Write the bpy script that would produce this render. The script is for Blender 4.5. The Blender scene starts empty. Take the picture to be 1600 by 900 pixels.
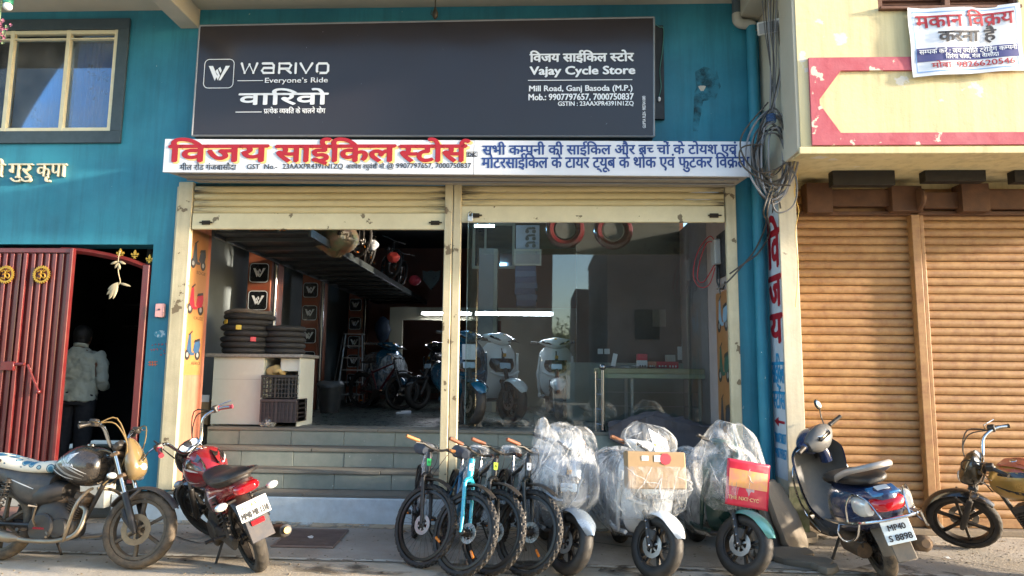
import bpy, bmesh, math, random
from math import sin, cos, pi, radians, atan2, sqrt
from mathutils import Vector, Matrix, noise, bvhtree
random.seed(7)
S = bpy.context.scene
C = S.collection
# ---------------------------------------------------------------- camera
F_PX = 1067.0
PITCH, ROLL, YAW, EYE = radians(6.9), radians(.57), radians(2.4), 1.7
fw = Vector((-sin(YAW)*cos(PITCH), cos(YAW)*cos(PITCH), sin(PITCH)))
r0 = Vector((cos(YAW), sin(YAW), 0)); u0 = r0.cross(fw)
rt = cos(ROLL)*r0 + sin(ROLL)*u0
up = cos(ROLL)*u0 - sin(ROLL)*r0
cam = bpy.data.cameras.new('camera'); camo = bpy.data.objects.new('camera', cam); C.objects.link(camo)
cam.sensor_width = 36; cam.lens = F_PX/1600*36; cam.clip_start = .05; cam.clip_end = 3000
camo.matrix_world = Matrix(((rt.x, up.x, -fw.x, 0), (rt.y, up.y, -fw.y, 0), (rt.z, up.z, -fw.z, EYE), (0, 0, 0, 1)))
S.camera = camo
# ---------------------------------------------------------------- light
SUN_EL = radians(11)
sd = Vector((sin(radians(80))*cos(SUN_EL), -cos(radians(80))*cos(SUN_EL), sin(SUN_EL)))   # towards the sun: right and behind the camera
w = bpy.data.worlds.new('World'); S.world = w; w.use_nodes = True
nt = w.node_tree; sky = nt.nodes.new('ShaderNodeTexSky'); sky.sky_type = 'NISHITA'; sky.sun_disc = False
sky.sun_elevation = SUN_EL; sky.sun_rotation = atan2(sd.x, sd.y); sky.air_density = 1.0; sky.dust_density = 1.6; sky.ozone_density = 2.0
bg = nt.nodes['Background']; bg.inputs[1].default_value = .15
nt.links.new(sky.outputs[0], bg.inputs[0])
sun = bpy.data.lights.new('sun', 'SUN'); suno = bpy.data.objects.new('sun', sun); C.objects.link(suno)
sun.energy = 2.9; sun.angle = radians(2.5); sun.color = (1, .85, .68)
suno.rotation_euler = (-sd).to_track_quat('-Z', 'Y').to_euler()
S.view_settings.view_transform = 'Standard'; S.view_settings.look = 'None'; S.view_settings.exposure = 2.35; S.view_settings.gamma = 1
S.render.resolution_x, S.render.resolution_y = 1600, 900
S.cycles.max_bounces = 7; S.cycles.transparent_max_bounces = 16
try: S.cycles.use_denoising = True
except Exception: pass

def P(px, py, Y):
    "point of the plane y=Y seen at a pixel of the photograph"
    d = fw + (px-800)/F_PX*rt + (450-py)/F_PX*up
    s = Y/d.y
    return Vector((d.x*s, Y, EYE+d.z*s))
def G(px, py, Z=0):
    d = fw + (px-800)/F_PX*rt + (450-py)/F_PX*up
    s = (Z-EYE)/d.z
    return Vector((d.x*s, d.y*s, Z))
# ---------------------------------------------------------------- object helpers
def lin(c):
    if isinstance(c, str):
        c = [int(c[i:i+2], 16)/255 for i in (1, 3, 5)]
        c = [x/12.92 if x <= .04045 else ((x+.055)/1.055)**2.4 for x in c]
    return (c[0], c[1], c[2], 1)
def tag(o, label=None, cat=None, group=None, kind=None):
    if label: o['label'] = label
    if cat: o['category'] = cat
    if group: o['group'] = group
    if kind: o['kind'] = kind
    return o
def thing(name, label, cat, loc=(0, 0, 0), rot=(0, 0, 0), group=None):
    o = bpy.data.objects.new(name, None); C.objects.link(o); o.location = loc; o.rotation_euler = rot
    o.empty_display_size = .1
    return tag(o, label, cat, group)
def copy_tree(o, parent=None):
    c = o.copy(); C.objects.link(c); c.parent = parent
    for ch in list(o.children): copy_tree(ch, c)
    return c
def cr(pts, k=4, closed=False):
    "Catmull-Rom resampling of a list of tuples"
    n = len(pts)
    if n < 3 and not closed: return [tuple(p) for p in pts]
    out = []
    for i in range(n if closed else n-1):
        g = (lambda j: pts[j % n]) if closed else (lambda j: pts[max(0, min(n-1, j))])
        a, b, c, d = g(i-1), g(i), g(i+1), g(i+2)
        for t in range(k):
            t = t/k
            out.append(tuple(.5*((2*q)+(r-p)*t+(2*p-5*q+4*r-s)*t*t+(3*q-p-3*r+s)*t**3) for p, q, r, s in zip(a, b, c, d)))
    if not closed: out.append(tuple(pts[-1]))
    return out
class MB:
    def __init__(s, M=None): s.v = []; s.f = []; s.M = M.copy() if M else Matrix()
    def add(s, vs, fs):
        n = len(s.v); s.v += [s.M @ Vector(v) for v in vs]; s.f += [tuple(n+i for i in f) for f in fs]; return s
    def box(s, x0, x1, y0, y1, z0, z1, M=None):
        vs = [Vector((x, y, z)) for z in (z0, z1) for y in (y0, y1) for x in (x0, x1)]
        if M: vs = [M @ v for v in vs]
        return s.add(vs, [(0, 2, 3, 1), (4, 5, 7, 6), (0, 1, 5, 4), (2, 6, 7, 3), (0, 4, 6, 2), (1, 3, 7, 5)])
    def rbox(s, x0, x1, y0, y1, z0, z1, r=.01, M=None):
        "box with chamfered vertical and horizontal edges (loft of inset rectangles)"
        def ring(z, i):
            a, b, c, d = x0+i, x1-i, y0+i, y1-i; q = max(r-i, 0)*.9+.0005
            return [(a+q, c, z), (b-q, c, z), (b, c+q, z), (b, d-q, z), (b-q, d, z), (a+q, d, z), (a, d-q, z), (a, c+q, z)]
        rs = [ring(z0, r), ring(z0+r, 0), ring(z1-r, 0), ring(z1, r)]
        if M: rs = [[M @ Vector(v) for v in q] for q in rs]
        return s.loft(rs)
    def loft(s, rings, cap=True, closed=False):
        n = len(rings[0]); m = len(rings); vs = [p for r in rings for p in r]; fs = []
        for i in range(m if closed else m-1):
            for j in range(n):
                a, b = i*n+j, i*n+(j+1) % n; c, d = ((i+1) % m)*n+(j+1) % n, ((i+1) % m)*n+j
                fs.append((a, b, c, d))
        if cap and not closed: fs.append(tuple(range(n-1, -1, -1))); fs.append(tuple((m-1)*n+j for j in range(n)))
        return s.add(vs, fs)
    def tube(s, pts, r, n=8, closed=False, flat=1.0):
        pts = [Vector(p) for p in pts]; m = len(pts); rr = r if isinstance(r, (list, tuple)) else [r]*m
        T = []
        for i in range(m):
            a = pts[i-1] if (i > 0 or closed) else pts[i]; b = pts[(i+1) % m] if (i < m-1 or closed) else pts[i]
            t = (b-a); T.append(t.normalized() if t.length > 1e-9 else Vector((0, 0, 1)))
        ref = Vector((0, 0, 1)) if abs(T[0].z) < .9 else Vector((1, 0, 0))
        u = T[0].cross(ref).normalized(); rings = []
        for i in range(m):
            u = (u - T[i]*u.dot(T[i])); u = u.normalized() if u.length > 1e-6 else T[i].orthogonal().normalized(); v = T[i].cross(u)
            rings.append([pts[i]+rr[i]*(cos(2*pi*j/n)*u+sin(2*pi*j/n)*v*flat) for j in range(n)])
        return s.loft(rings, closed=closed)
    def lathe(s, prof, M=None, n=24, cap=True):
        M = M or Matrix()
        return s.loft([[M @ Vector((r*cos(2*pi*j/n), r*sin(2*pi*j/n), h)) for j in range(n)] for r, h in prof], cap=cap)
    def prism(s, pts, d0, d1, M=None):
        M = M or Matrix()
        return s.loft([[M @ Vector((x, y, d)) for x, y in pts] for d in (d0, d1)])
    def ball(s, c, r, sc=(1, 1, 1), n=14, M=None):
        rings = []; c = Vector(c)
        for i in range(n//2+1):
            a = -pi/2+pi*i/(n//2); q = max(cos(a), .02)
            rings.append([c+Vector((r*sc[0]*q*cos(2*pi*j/n), r*sc[1]*q*sin(2*pi*j/n), r*sc[2]*sin(a))) for j in range(n)])
        if M: rings = [[M @ p for p in q] for q in rings]
        return s.loft(rings)
    def lx(s, secs, n=18, k=4, e=2.4, cap=True):
        "loft along x: sections (x, halfwidth, z0, z1[, y0])"
        secs = [tuple(q)+((0,) if len(q) == 4 else ()) for q in secs]
        rings = []
        for x, hw, z0, z1, y0 in (cr(secs, k) if k > 1 else secs):
            rings.append([(x, y0+hw*sgp(cos(2*pi*j/n), 2/e), (z0+z1)/2+(z1-z0)/2*sgp(sin(2*pi*j/n), 2/e)) for j in range(n)])
        return s.loft(rings, cap)
    def lz(s, secs, n=20, k=4, e=2.4, cap=True, y0=0):
        "loft along z: sections (z, x0, x1, halfwidth)"
        rings = []
        for z, x0, x1, hw in (cr(secs, k) if k > 1 else secs):
            rings.append([((x0+x1)/2+(x1-x0)/2*sgp(cos(2*pi*j/n), 2/e), y0+hw*sgp(sin(2*pi*j/n), 2/e), z) for j in range(n)])
        return s.loft(rings, cap)
    def build(s, name, mat, parent=None, smooth=38, bevel=0, loc=None):
        me = bpy.data.meshes.new(name); me.from_pydata(s.v, [], s.f)
        bm = bmesh.new(); bm.from_mesh(me); bmesh.ops.recalc_face_normals(bm, faces=bm.faces); bm.to_mesh(me); bm.free()
        if smooth: me.shade_smooth(); me.set_sharp_from_angle(angle=radians(smooth))
        me.materials.append(mat)
        o = bpy.data.objects.new(name, me); C.objects.link(o); o.parent = parent
        if loc: o.location = loc
        if bevel:
            b = o.modifiers.new('bevel', 'BEVEL'); b.width = bevel; b.segments = 2; b.limit_method = 'ANGLE'; b.angle_limit = radians(40)
        return o
    def tree(s): return bvhtree.BVHTree.FromPolygons(s.v, s.f)
def sgp(x, p): return math.copysign(abs(x)**p, x)
def rot(ax, deg): return Matrix.Rotation(radians(deg), 4, ax)
def tr(*v): return Matrix.Translation(Vector(v if len(v) == 3 else v[0]))
AXY = rot('X', 90)     # local z -> -y (lathes and prisms seen from the side)
def share(src, name, loc, parent, rotz=0, scale=None):
    o = bpy.data.objects.new(name, src.data); C.objects.link(o); o.parent = parent; o.location = loc
    if rotz: o.rotation_euler[2] = rotz
    if scale: o.scale = scale
    return o
def arc(cx, cz, r, a0, a1, n=12): return [(cx+r*cos(radians(a0+(a1-a0)*i/n)), cz+r*sin(radians(a0+(a1-a0)*i/n))) for i in range(n+1)]
def displace(o, amp, scale, ridged=False, seed=0):
    for v in o.data.vertices:
        p = v.co*scale+Vector((seed, seed*.7, 0))
        d = noise.noise(p)+.5*noise.noise(p*2.1)
        if ridged: d = .5-abs(d)*1.6
        v.co += v.normal*amp*d
    o.data.update()
# ---------------------------------------------------------------- materials
MATS = {}
def mat(name, col, rough=.5, metal=0, var=.25, scale=6, col2=None, bump=0, bscale=60, spec=.5, coat=0, dust=0, dustcol='#8a7860', streak=False, hstreak=None, emit=0, alpha=1, chips=0, chipcol='#b8b4a8', chipscale=5, trans=0, grime=None, sub=0):
    if name in MATS: return MATS[name]
    m = bpy.data.materials.new(name); m.use_nodes = True; nt = m.node_tree; N = nt.nodes; L = nt.links; b = N['Principled BSDF']
    c = lin(col); c2 = lin(col2) if col2 else tuple(x*(1-.55) for x in c[:3])+(1,)
    tc = N.new('ShaderNodeTexCoord'); oi = N.new('ShaderNodeObjectInfo')
    ad = N.new('ShaderNodeVectorMath'); ad.operation = 'ADD'; mu = N.new('ShaderNodeVectorMath'); mu.operation = 'SCALE'
    cx = N.new('ShaderNodeCombineXYZ'); [L.new(oi.outputs['Random'], cx.inputs[i]) for i in range(3)]
    mu.inputs['Scale'].default_value = 53; L.new(cx.outputs[0], mu.inputs[0])
    L.new(tc.outputs['Object'], ad.inputs[0]); L.new(mu.outputs[0], ad.inputs[1])
    def nz(sc, det=6, src=ad, rough=.6, stretch=None):
        n = N.new('ShaderNodeTexNoise'); n.inputs['Scale'].default_value = sc; n.inputs['Detail'].default_value = det; n.inputs['Roughness'].default_value = rough
        s = src.outputs[0]
        if stretch:
            mp = N.new('ShaderNodeMapping'); mp.inputs['Scale'].default_value = stretch; L.new(s, mp.inputs[0]); s = mp.outputs[0]
        L.new(s, n.inputs['Vector']); return n.outputs[0]
    def ramp(src, a, b2):
        r = N.new('ShaderNodeMapRange'); r.inputs[1].default_value = a; r.inputs[2].default_value = b2; L.new(src, r.inputs[0]); return r.outputs[0]
    def mixc(f, a, bb):
        x = N.new('ShaderNodeMix'); x.data_type = 'RGBA'
        if isinstance(f, float): x.inputs[0].default_value = f
        else: L.new(f, x.inputs[0])
        for i, q in ((6, a), (7, bb)):
            if isinstance(q, tuple): x.inputs[i].default_value = q
            else: L.new(q, x.inputs[i])
        return x.outputs[2]
    def mul(a, k):
        x = N.new('ShaderNodeMath'); x.operation = 'MULTIPLY'; L.new(a, x.inputs[0])
        if isinstance(k, (int, float)): x.inputs[1].default_value = k
        else: L.new(k, x.inputs[1])
        return x.outputs[0]
    out = mixc(mul(ramp(nz(scale), .35, .75), var), c, c2)
    if streak: out = mixc(mul(ramp(nz(3, 5, stretch=(3, 3, .22)), .46, .72), .5), out, tuple(x*.45 for x in c[:3])+(1,))
    if grime is not None:
        hl, st = grime     # black grime gathered at the two ends of a slat of half-length hl
        sp = N.new('ShaderNodeSeparateXYZ'); L.new(tc.outputs['Object'], sp.inputs[0])
        ab = N.new('ShaderNodeMath'); ab.operation = 'ABSOLUTE'; L.new(sp.outputs[0], ab.inputs[0])
        e = ramp(ab.outputs[0], hl-.5, hl); e = mul(e, e)
        out = mixc(mul(ramp(nz(2.2, 6, stretch=(1.2, 8, 14)), .42, .62), mul(e, st)), out, (.02, .017, .012, 1))
    if hstreak: out = mixc(mul(oi.outputs['Random'], .4), out, c2)
    if hstreak: out = mixc(mul(ramp(nz(2.2, 7, stretch=(.5, 3, 9)), .5, .72), .8), out, lin(hstreak))
    if chips: out = mixc(ramp(nz(chipscale, 8, rough=.55), 1-chips, 1-chips+.015), out, lin(chipcol))
    rsock = None
    if dust:
        dm = mul(ramp(nz(9, 8, rough=.7), .3, .75), dust); out = mixc(dm, out, lin(dustcol))
        q = N.new('ShaderNodeMapRange'); q.inputs[3].default_value = rough; q.inputs[4].default_value = .9; L.new(dm, q.inputs[0]); rsock = q.outputs[0]
    else:
        q = N.new('ShaderNodeMapRange'); q.inputs[1].default_value = .3; q.inputs[2].default_value = .75; q.inputs[3].default_value = rough*.85; q.inputs[4].default_value = min(1, rough*1.25); L.new(nz(scale*2.3, 4), q.inputs[0]); rsock = q.outputs[0]
    L.new(out, b.inputs['Base Color']); L.new(rsock, b.inputs['Roughness'])
    b.inputs['Metallic'].default_value = metal; b.inputs['Specular IOR Level'].default_value = spec; b.inputs['Coat Weight'].default_value = coat; b.inputs['Coat Roughness'].default_value = .06
    if trans: b.inputs['Transmission Weight'].default_value = trans
    if sub: b.inputs['Subsurface Weight'].default_value = sub; b.inputs['Subsurface Radius'].default_value = (.02, .01, .006)
    if bump:
        bp = N.new('ShaderNodeBump'); bp.inputs['Strength'].default_value = bump; bp.inputs['Distance'].default_value = .01
        L.new(nz(bscale, 6), bp.inputs['Height']); L.new(bp.outputs[0], b.inputs['Normal'])
    if emit: b.inputs['Emission Color'].default_value = c; b.inputs['Emission Strength'].default_value = emit
    if alpha < 1: b.inputs['Alpha'].default_value = alpha
    m.diffuse_color = c; MATS[name] = m; return m
def glass_mat(name, tint=(.88, .94, .93), refl=1.0, dust=.05, ior=1.5, bumpy=0):
    m = bpy.data.materials.new(name); m.use_nodes = True; nt = m.node_tree; N = nt.nodes; L = nt.links; N.remove(N['Principled BSDF'])
    t = N.new('ShaderNodeBsdfTransparent'); t.inputs[0].default_value = tint+(1,)
    g = N.new('ShaderNodeBsdfGlossy'); g.inputs['Roughness'].default_value = .015; g.inputs[0].default_value = (refl, refl, refl, 1)
    d = N.new('ShaderNodeBsdfDiffuse'); d.inputs[0].default_value = (.5, .52, .5, 1)
    fr = N.new('ShaderNodeFresnel'); fr.inputs[0].default_value = ior
    tc = N.new('ShaderNodeTexCoord'); nz = N.new('ShaderNodeTexNoise'); nz.inputs['Scale'].default_value = 2.5; nz.inputs['Detail'].default_value = 8
    L.new(tc.outputs['Object'], nz.inputs['Vector'])
    mr = N.new('ShaderNodeMapRange'); mr.inputs[1].default_value = .35; mr.inputs[2].default_value = .8; mr.inputs[3].default_value = dust*.3; mr.inputs[4].default_value = dust*2; L.new(nz.outputs[0], mr.inputs[0])
    a = N.new('ShaderNodeMixShader'); L.new(mr.outputs[0], a.inputs[0]); L.new(t.outputs[0], a.inputs[1]); L.new(d.outputs[0], a.inputs[2])
    c = N.new('ShaderNodeMixShader'); L.new(fr.outputs[0], c.inputs[0]); L.new(a.outputs[0], c.inputs[1]); L.new(g.outputs[0], c.inputs[2])
    if bumpy:
        bp = N.new('ShaderNodeBump'); bp.inputs['Strength'].default_value = bumpy; n2 = N.new('ShaderNodeTexNoise'); n2.inputs['Scale'].default_value = 1.5
        L.new(tc.outputs['Object'], n2.inputs['Vector']); L.new(n2.outputs[0], bp.inputs['Height']); bp.inputs['Distance'].default_value = .01; L.new(bp.outputs[0], g.inputs['Normal']); L.new(bp.outputs[0], fr.inputs['Normal'])
    L.new(c.outputs[0], N['Material Output'].inputs[0]); MATS[name] = m; return m
def wrap_mat(name, op=.45, bub=True):
    "clear bubble wrap: mostly transparent film with milky creases, gloss and bubbles"
    m = bpy.data.materials.new(name); m.use_nodes = True; nt = m.node_tree; N = nt.nodes; L = nt.links; b = N['Principled BSDF']
    b.inputs['Base Color'].default_value = (.72, .74, .75, 1); b.inputs['Roughness'].default_value = .22; b.inputs['Specular IOR Level'].default_value = .7
    tc = N.new('ShaderNodeTexCoord'); nz = N.new('ShaderNodeTexNoise'); nz.inputs['Scale'].default_value = 4.5; nz.inputs['Detail'].default_value = 7; nz.inputs['Roughness'].default_value = .65; nz.inputs['Distortion'].default_value = 1.2
    mp = N.new('ShaderNodeMapping'); mp.inputs['Scale'].default_value = (1.6, 1.6, .45); mp.inputs['Rotation'].default_value = (.5, .2, 0); L.new(tc.outputs['Object'], mp.inputs[0]); L.new(mp.outputs[0], nz.inputs['Vector'])
    mr = N.new('ShaderNodeMapRange'); mr.inputs[1].default_value = .42; mr.inputs[2].default_value = .70; mr.inputs[3].default_value = op*.22; mr.inputs[4].default_value = min(1, op*1.75); L.new(nz.outputs[0], mr.inputs[0])
    L.new(mr.outputs[0], b.inputs['Alpha'])
    vo = N.new('ShaderNodeTexVoronoi'); vo.inputs['Scale'].default_value = 75; L.new(tc.outputs['Object'], vo.inputs['Vector'])
    n2 = N.new('ShaderNodeTexNoise'); n2.inputs['Scale'].default_value = 14; n2.inputs['Detail'].default_value = 6; n2.inputs['Distortion'].default_value = 1.5; L.new(mp.outputs[0], n2.inputs['Vector'])
    b1 = N.new('ShaderNodeBump'); b1.inputs['Strength'].default_value = .55; b1.inputs['Distance'].default_value = .03; L.new(n2.outputs[0], b1.inputs['Height'])
    b2 = N.new('ShaderNodeBump'); b2.inputs['Strength'].default_value = .5 if bub else .05; b2.inputs['Distance'].default_value = .004; b2.invert = True
    L.new(vo.outputs['Distance'], b2.inputs['Height']); L.new(b1.outputs[0], b2.inputs['Normal']); L.new(b2.outputs[0], b.inputs['Normal'])
    MATS[name] = m; return m
# ---------------------------------------------------------------- lettering (flat print)
_gc = {}
def gm(s):
    if s in _gc: return _gc[s]
    c = bpy.data.curves.new('t', 'FONT'); c.body = s; c.size = 1; c.resolution_u = 3
    o = bpy.data.objects.new('t', c); m = o.to_mesh()
    r = ([(v.co.x, v.co.y) for v in m.vertices], [tuple(p.vertices) for p in m.polygons])
    o.to_mesh_clear(); bpy.data.objects.remove(o); bpy.data.curves.remove(c); _gc[s] = r; return r
def gadv(s):
    a = gm(s+'ा')[0]; b = gm('ा')[0]
    return max(x for x, y in a)-max(x for x, y in b)
def compose(s):
    """text in visual order; {X} is the half form of X, ^ the r hook above what stands before it, ~ the r stroke below it"""
    V, F = [], []; x = 0; i = 0; run = ''
    def put(vs, fs, dx=0):
        n = len(V); V.extend((a+dx, b) for a, b in vs); F.extend(tuple(n+j for j in f) for f in fs)
    def flush():
        nonlocal run, x
        if run:
            put(*gm(run), x); x += gadv(run); run = ''
    while i < len(s):
        ch = s[i]
        if ch == '{':
            flush(); g = s[i+1]; vs, fs = gm(g)
            low = max(a for a, b in vs if b < .25); cut = low-.081-.012
            bm = bmesh.new(); bv = [bm.verts.new((a, b, 0)) for a, b in vs]
            for f in fs:
                try: bm.faces.new([bv[j] for j in f])
                except ValueError: pass
            bmesh.ops.bisect_plane(bm, geom=bm.verts[:]+bm.edges[:]+bm.faces[:], plane_co=(cut, 0, 0), plane_no=(1, 0, 0), clear_outer=True)
            bm.verts.index_update()
            put([(v.co.x, v.co.y) for v in bm.verts], [tuple(v.index for v in f.verts) for f in bm.faces], x); bm.free()
            x += cut-.01; i += 3; continue
        if ch in '^~':
            flush()
            if ch == '^': pl = cr([(x-.06, .60), (x-.12, .70), (x-.05, .80), (x+.05, .79), (x+.07, .74)], 4)
            else: pl = [(x-.30, .22), (x-.40, .10), (x-.47, -.02)] if s[i-1] in 'क' else [(x-.13, .24), (x-.26, .14), (x-.42, .03)]
            if ch == '~' and s[i-1] in 'क': pl = [(x-.42, .20), (x-.52, .08), (x-.60, -.02)]
            vs, fs = [], []
            for j, p in enumerate(pl):
                a = pl[max(0, j-1)]; b = pl[min(len(pl)-1, j+1)]; d = Vector((b[0]-a[0], b[1]-a[1])).normalized(); nrm = Vector((-d.y, d.x))*.035
                vs += [(p[0]+nrm.x, p[1]+nrm.y), (p[0]-nrm.x, p[1]-nrm.y)]
                if j: fs.append((2*j-2, 2*j-1, 2*j+1, 2*j))
            put(vs, fs); i += 1; continue
        run += ch; i += 1
    flush(); return V, F
def text_mb(mb, s, x0, x1, z0, z1, y, bold=0, comp=True, italic=0, base=True):
    """lettering in the plane y (facing -y) filling x0..x1; z0 is the baseline and z1 the top of the headline / capitals"""
    V, F = compose(s) if comp else gm(s)
    ax = min(v[0] for v in V); bx = max(v[0] for v in V)
    top = .622 if any('\u0900' < c < '\u0980' for c in s) else (.72 if base else max(v[1] for v in V))
    kx = (x1-x0)/(bx-ax); kz = (z1-z0)/top
    offs = [(0, 0)] if not bold else [(0, 0), (bold, 0), (-bold, 0), (0, bold*.7), (0, -bold*.7), (bold*.7, bold*.5), (-bold*.7, -bold*.5)]
    for q, (dx, dz) in enumerate(offs):
        mb.add([(x0+(a-ax)*kx+dx+italic*b*kz, y-q*.00035, z0+b*kz+dz) for a, b in V], F)
    return mb
def text(name, s, x0, x1, z0, z1, y, m, parent, bold=0, comp=True, **k):
    o = text_mb(MB(), s, x0, x1, z0, z1, y, bold, comp, **k).build(name, m, parent, smooth=0); return o
def ribbon(pts, y, wd):
    "flat stroke in the plane y: pts (x, z)"
    vs, fs = [], []
    for j, p in enumerate(pts):
        a = pts[max(0, j-1)]; b = pts[min(len(pts)-1, j+1)]; d = Vector((b[0]-a[0], b[1]-a[1])).normalized(); w2 = (wd[j] if isinstance(wd, (list, tuple)) else wd)/2
        vs += [(p[0]-d.y*w2, y, p[1]+d.x*w2), (p[0]+d.y*w2, y, p[1]-d.x*w2)]
        if j: fs.append((2*j-2, 2*j-1, 2*j+1, 2*j))
    return vs, fs
def project(tree, pts, fs, side, off=.0015):
    "lay a flat shape given as (x, z) onto the flank of a solid; side +1 / -1 = left / right"
    out = []
    for x, z in pts:
        h, n, i, d = tree.ray_cast(Vector((x, side*1.0, z)), Vector((0, -side, 0)))
        out.append((h.x, h.y+side*off, h.z) if h else (x, side*.05, z))
    return out, fs
def decal(mb, tree, pl, wd, side, k=4, off=.0018):
    pl = cr([tuple(p) for p in pl], k)
    n = len(pl); W = wd if isinstance(wd, (list, tuple)) else [wd, wd]
    W = [w[0] for w in cr([(q,) for q in W], 8)] if len(W) > 2 else W
    vs, fs = [], []
    for j, p in enumerate(pl):
        a = pl[max(0, j-1)]; b = pl[min(n-1, j+1)]; d = Vector((b[0]-a[0], b[1]-a[1])).normalized(); t = j/(n-1)*(len(W)-1); i = min(int(t), len(W)-2); w2 = (W[i]+(W[i+1]-W[i])*(t-i))/2
        for q in (-1, -.33, .33, 1): vs.append((p[0]-d.y*w2*q, p[1]+d.x*w2*q))
        if j:
            for q in range(3): fs.append((4*j-4+q, 4*j-3+q, 4*j+1+q, 4*j+q))
    mb.add(*project(tree, vs, fs, side, off))
# ================================================================ setting
teal = mat('teal_paint', '#2c8195', .6, var=.9, scale=1.3, col2='#1a6278', bump=.15, bscale=25, streak=True, chips=.27, chipcol='#b9c4bd', chipscale=14)
soff = mat('soffit_paint', '#b3b0a2', .8, var=.4, scale=1.5, col2='#8f8c80', bump=.1)
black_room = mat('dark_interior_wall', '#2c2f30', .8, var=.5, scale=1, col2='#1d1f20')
room_grey = mat('grey_interior_wall', '#7d8688', .7, var=.4, scale=1, col2='#3b4144')
room_brown = mat('brown_interior_wall', '#7d4c3a', .75, var=.4, scale=1, col2='#54332a')
cream_wall = mat('cream_interior_wall', '#948f7c', .7, var=.3, scale=2)
kota = mat('green_grey_stone', '#727b72', .55, var=.6, scale=5, col2='#59645d', bump=.1, bscale=30, dust=.3, dustcol='#a6a194', chips=.3, chipcol='#b4b8ae', chipscale=16)
kota_edge = mat('stone_edge', '#6b6b63', .7, var=.6, scale=9, col2='#4d4c46', bump=.3, bscale=50, dust=.3)
plinth_m = mat('whitewashed_plinth', '#d5dee0', .8, var=.4, scale=4, col2='#8da2ac', bump=.2, bscale=20, chips=.3, chipcol='#7c7a72', chipscale=4, dust=.35, dustcol='#8d8474')
salmon = mat('salmon_paint', '#b9745a', .7, var=.4, scale=4, col2='#8e5644', streak=True, bump=.1)
# ground ------------------------------------------------------------
gm1 = mat('road_concrete', '#bcb2a2', .9, var=1, scale=.9, col2='#93866f', bump=.9, bscale=45, dust=.5, dustcol='#a08d70')
gm2 = mat('pavement_concrete', '#a8a196', .9, var=1, scale=1.3, col2='#827a6d', bump=1, bscale=40, dust=.4, dustcol='#8f7f68')
g = MB(); g.add([(-300, -300, 0), (300, -300, 0), (300, 300, 0), (-300, 300, 0)], [(0, 1, 2, 3)]); tag(g.build('ground', gm1, smooth=0), kind='structure')
g = MB(); xs = [-12+i*.5 for i in range(49)]; vs = []; fs = []
for i, x in enumerate(xs):
    vs += [(x, 6.28+.05*sin(x*1.3)+.02*sin(x*7), .006), (x, 7.62, .006)]
    if i: fs.append((2*i-2, 2*i, 2*i+1, 2*i-1))
g.add(vs, fs); tag(g.build('pavement', gm2, smooth=0), kind='structure')
wl = mat('worn_white_line', '#b9b5a8', .8, var=.6, scale=9, col2='#958c7c', chips=.46, chipcol='#746a5c', chipscale=9)
g = MB(); pl = [(-8+i*.25, 0) for i in range(70)]; vs = []; fs = []
for i, (x, _) in enumerate(pl):
    yc = 6.34-.018*(x+5)+.03*noise.noise(Vector((x*1.2, 0, 0))); hw = .03+.014*noise.noise(Vector((x*4, 3, 0)))
    vs += [(x, yc-hw, .011), (x, yc+hw, .011)]
    if i: fs.append((2*i-2, 2*i, 2*i+1, 2*i-1))
g.add(vs, fs); tag(g.build('painted_line', wl, smooth=0), kind='structure')
crk = mat('crack_dark', '#2f2a24', .95)
for pts in ([(2.9, 7.0), (3.3, 6.8), (3.6, 6.83), (4.0, 6.5), (4.4, 6.1)], [(-3.9, 7.1), (-3.3, 6.75), (-2.9, 6.8), (-2.6, 6.5)], [(.2, 7.2), (.9, 6.9), (1.3, 6.6)]):
    pp = cr(pts, 6); g = MB(); vs = []; fs = []
    for i, (x, y) in enumerate(pp):
        x += .02*noise.noise(Vector((x*9, y*9, 0))); y += .05*noise.noise(Vector((x*7, y*7, 5)))
        vs += [(x, y-.006, .016), (x+.004, y+.008, .016)]
        if i: fs.append((2*i-2, 2*i, 2*i+1, 2*i-1))
    tag(g.add(vs, fs).build('ground_crack', crk, smooth=0), kind='structure')
def alpha_patch(name, col, lo=.42, hi=.7, amax=.75, sc=3):
    m = mat(name, col, .9, var=.5); nt = m.node_tree; n = nt.nodes.new('ShaderNodeTexNoise'); n.inputs['Scale'].default_value = sc; n.inputs['Detail'].default_value = 8
    r = nt.nodes.new('ShaderNodeMapRange'); r.inputs[1].default_value = lo; r.inputs[2].default_value = hi; r.inputs[4].default_value = amax; t = nt.nodes.new('ShaderNodeTexCoord')
    nt.links.new(t.outputs['Object'], n.inputs['Vector']); nt.links.new(n.outputs[0], r.inputs[0]); nt.links.new(r.outputs[0], nt.nodes['Principled BSDF'].inputs['Alpha']); return m
oil = alpha_patch('oil_stain', '#3a332b', .45, .62, .7, 5); sand = alpha_patch('dust_drift', '#b8a488', .35, .55, .9, 6)
for (x, y, rx, ry) in ((-3.0, 6.15, .5, .16), (-1.75, 6.0, .35, .14), (-.3, 6.2, .7, .2), (1.1, 6.1, .6, .18), (3.1, 6.2, .5, .25), (-4.6, 6.9, .6, .2), (2.7, 5.9, .7, .1), (-.9, 5.9, .6, .07)):
    g = MB(); g.add([(x+rx*cos(a), y+ry*sin(a)*(1+.3*sin(3*a+x)), .0135) for a in [k*pi/12 for k in range(24)]], [tuple(range(24))]); tag(g.build('oil_stain', oil, smooth=0), kind='structure')
g = MB(); vs = []; fs = []
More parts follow.
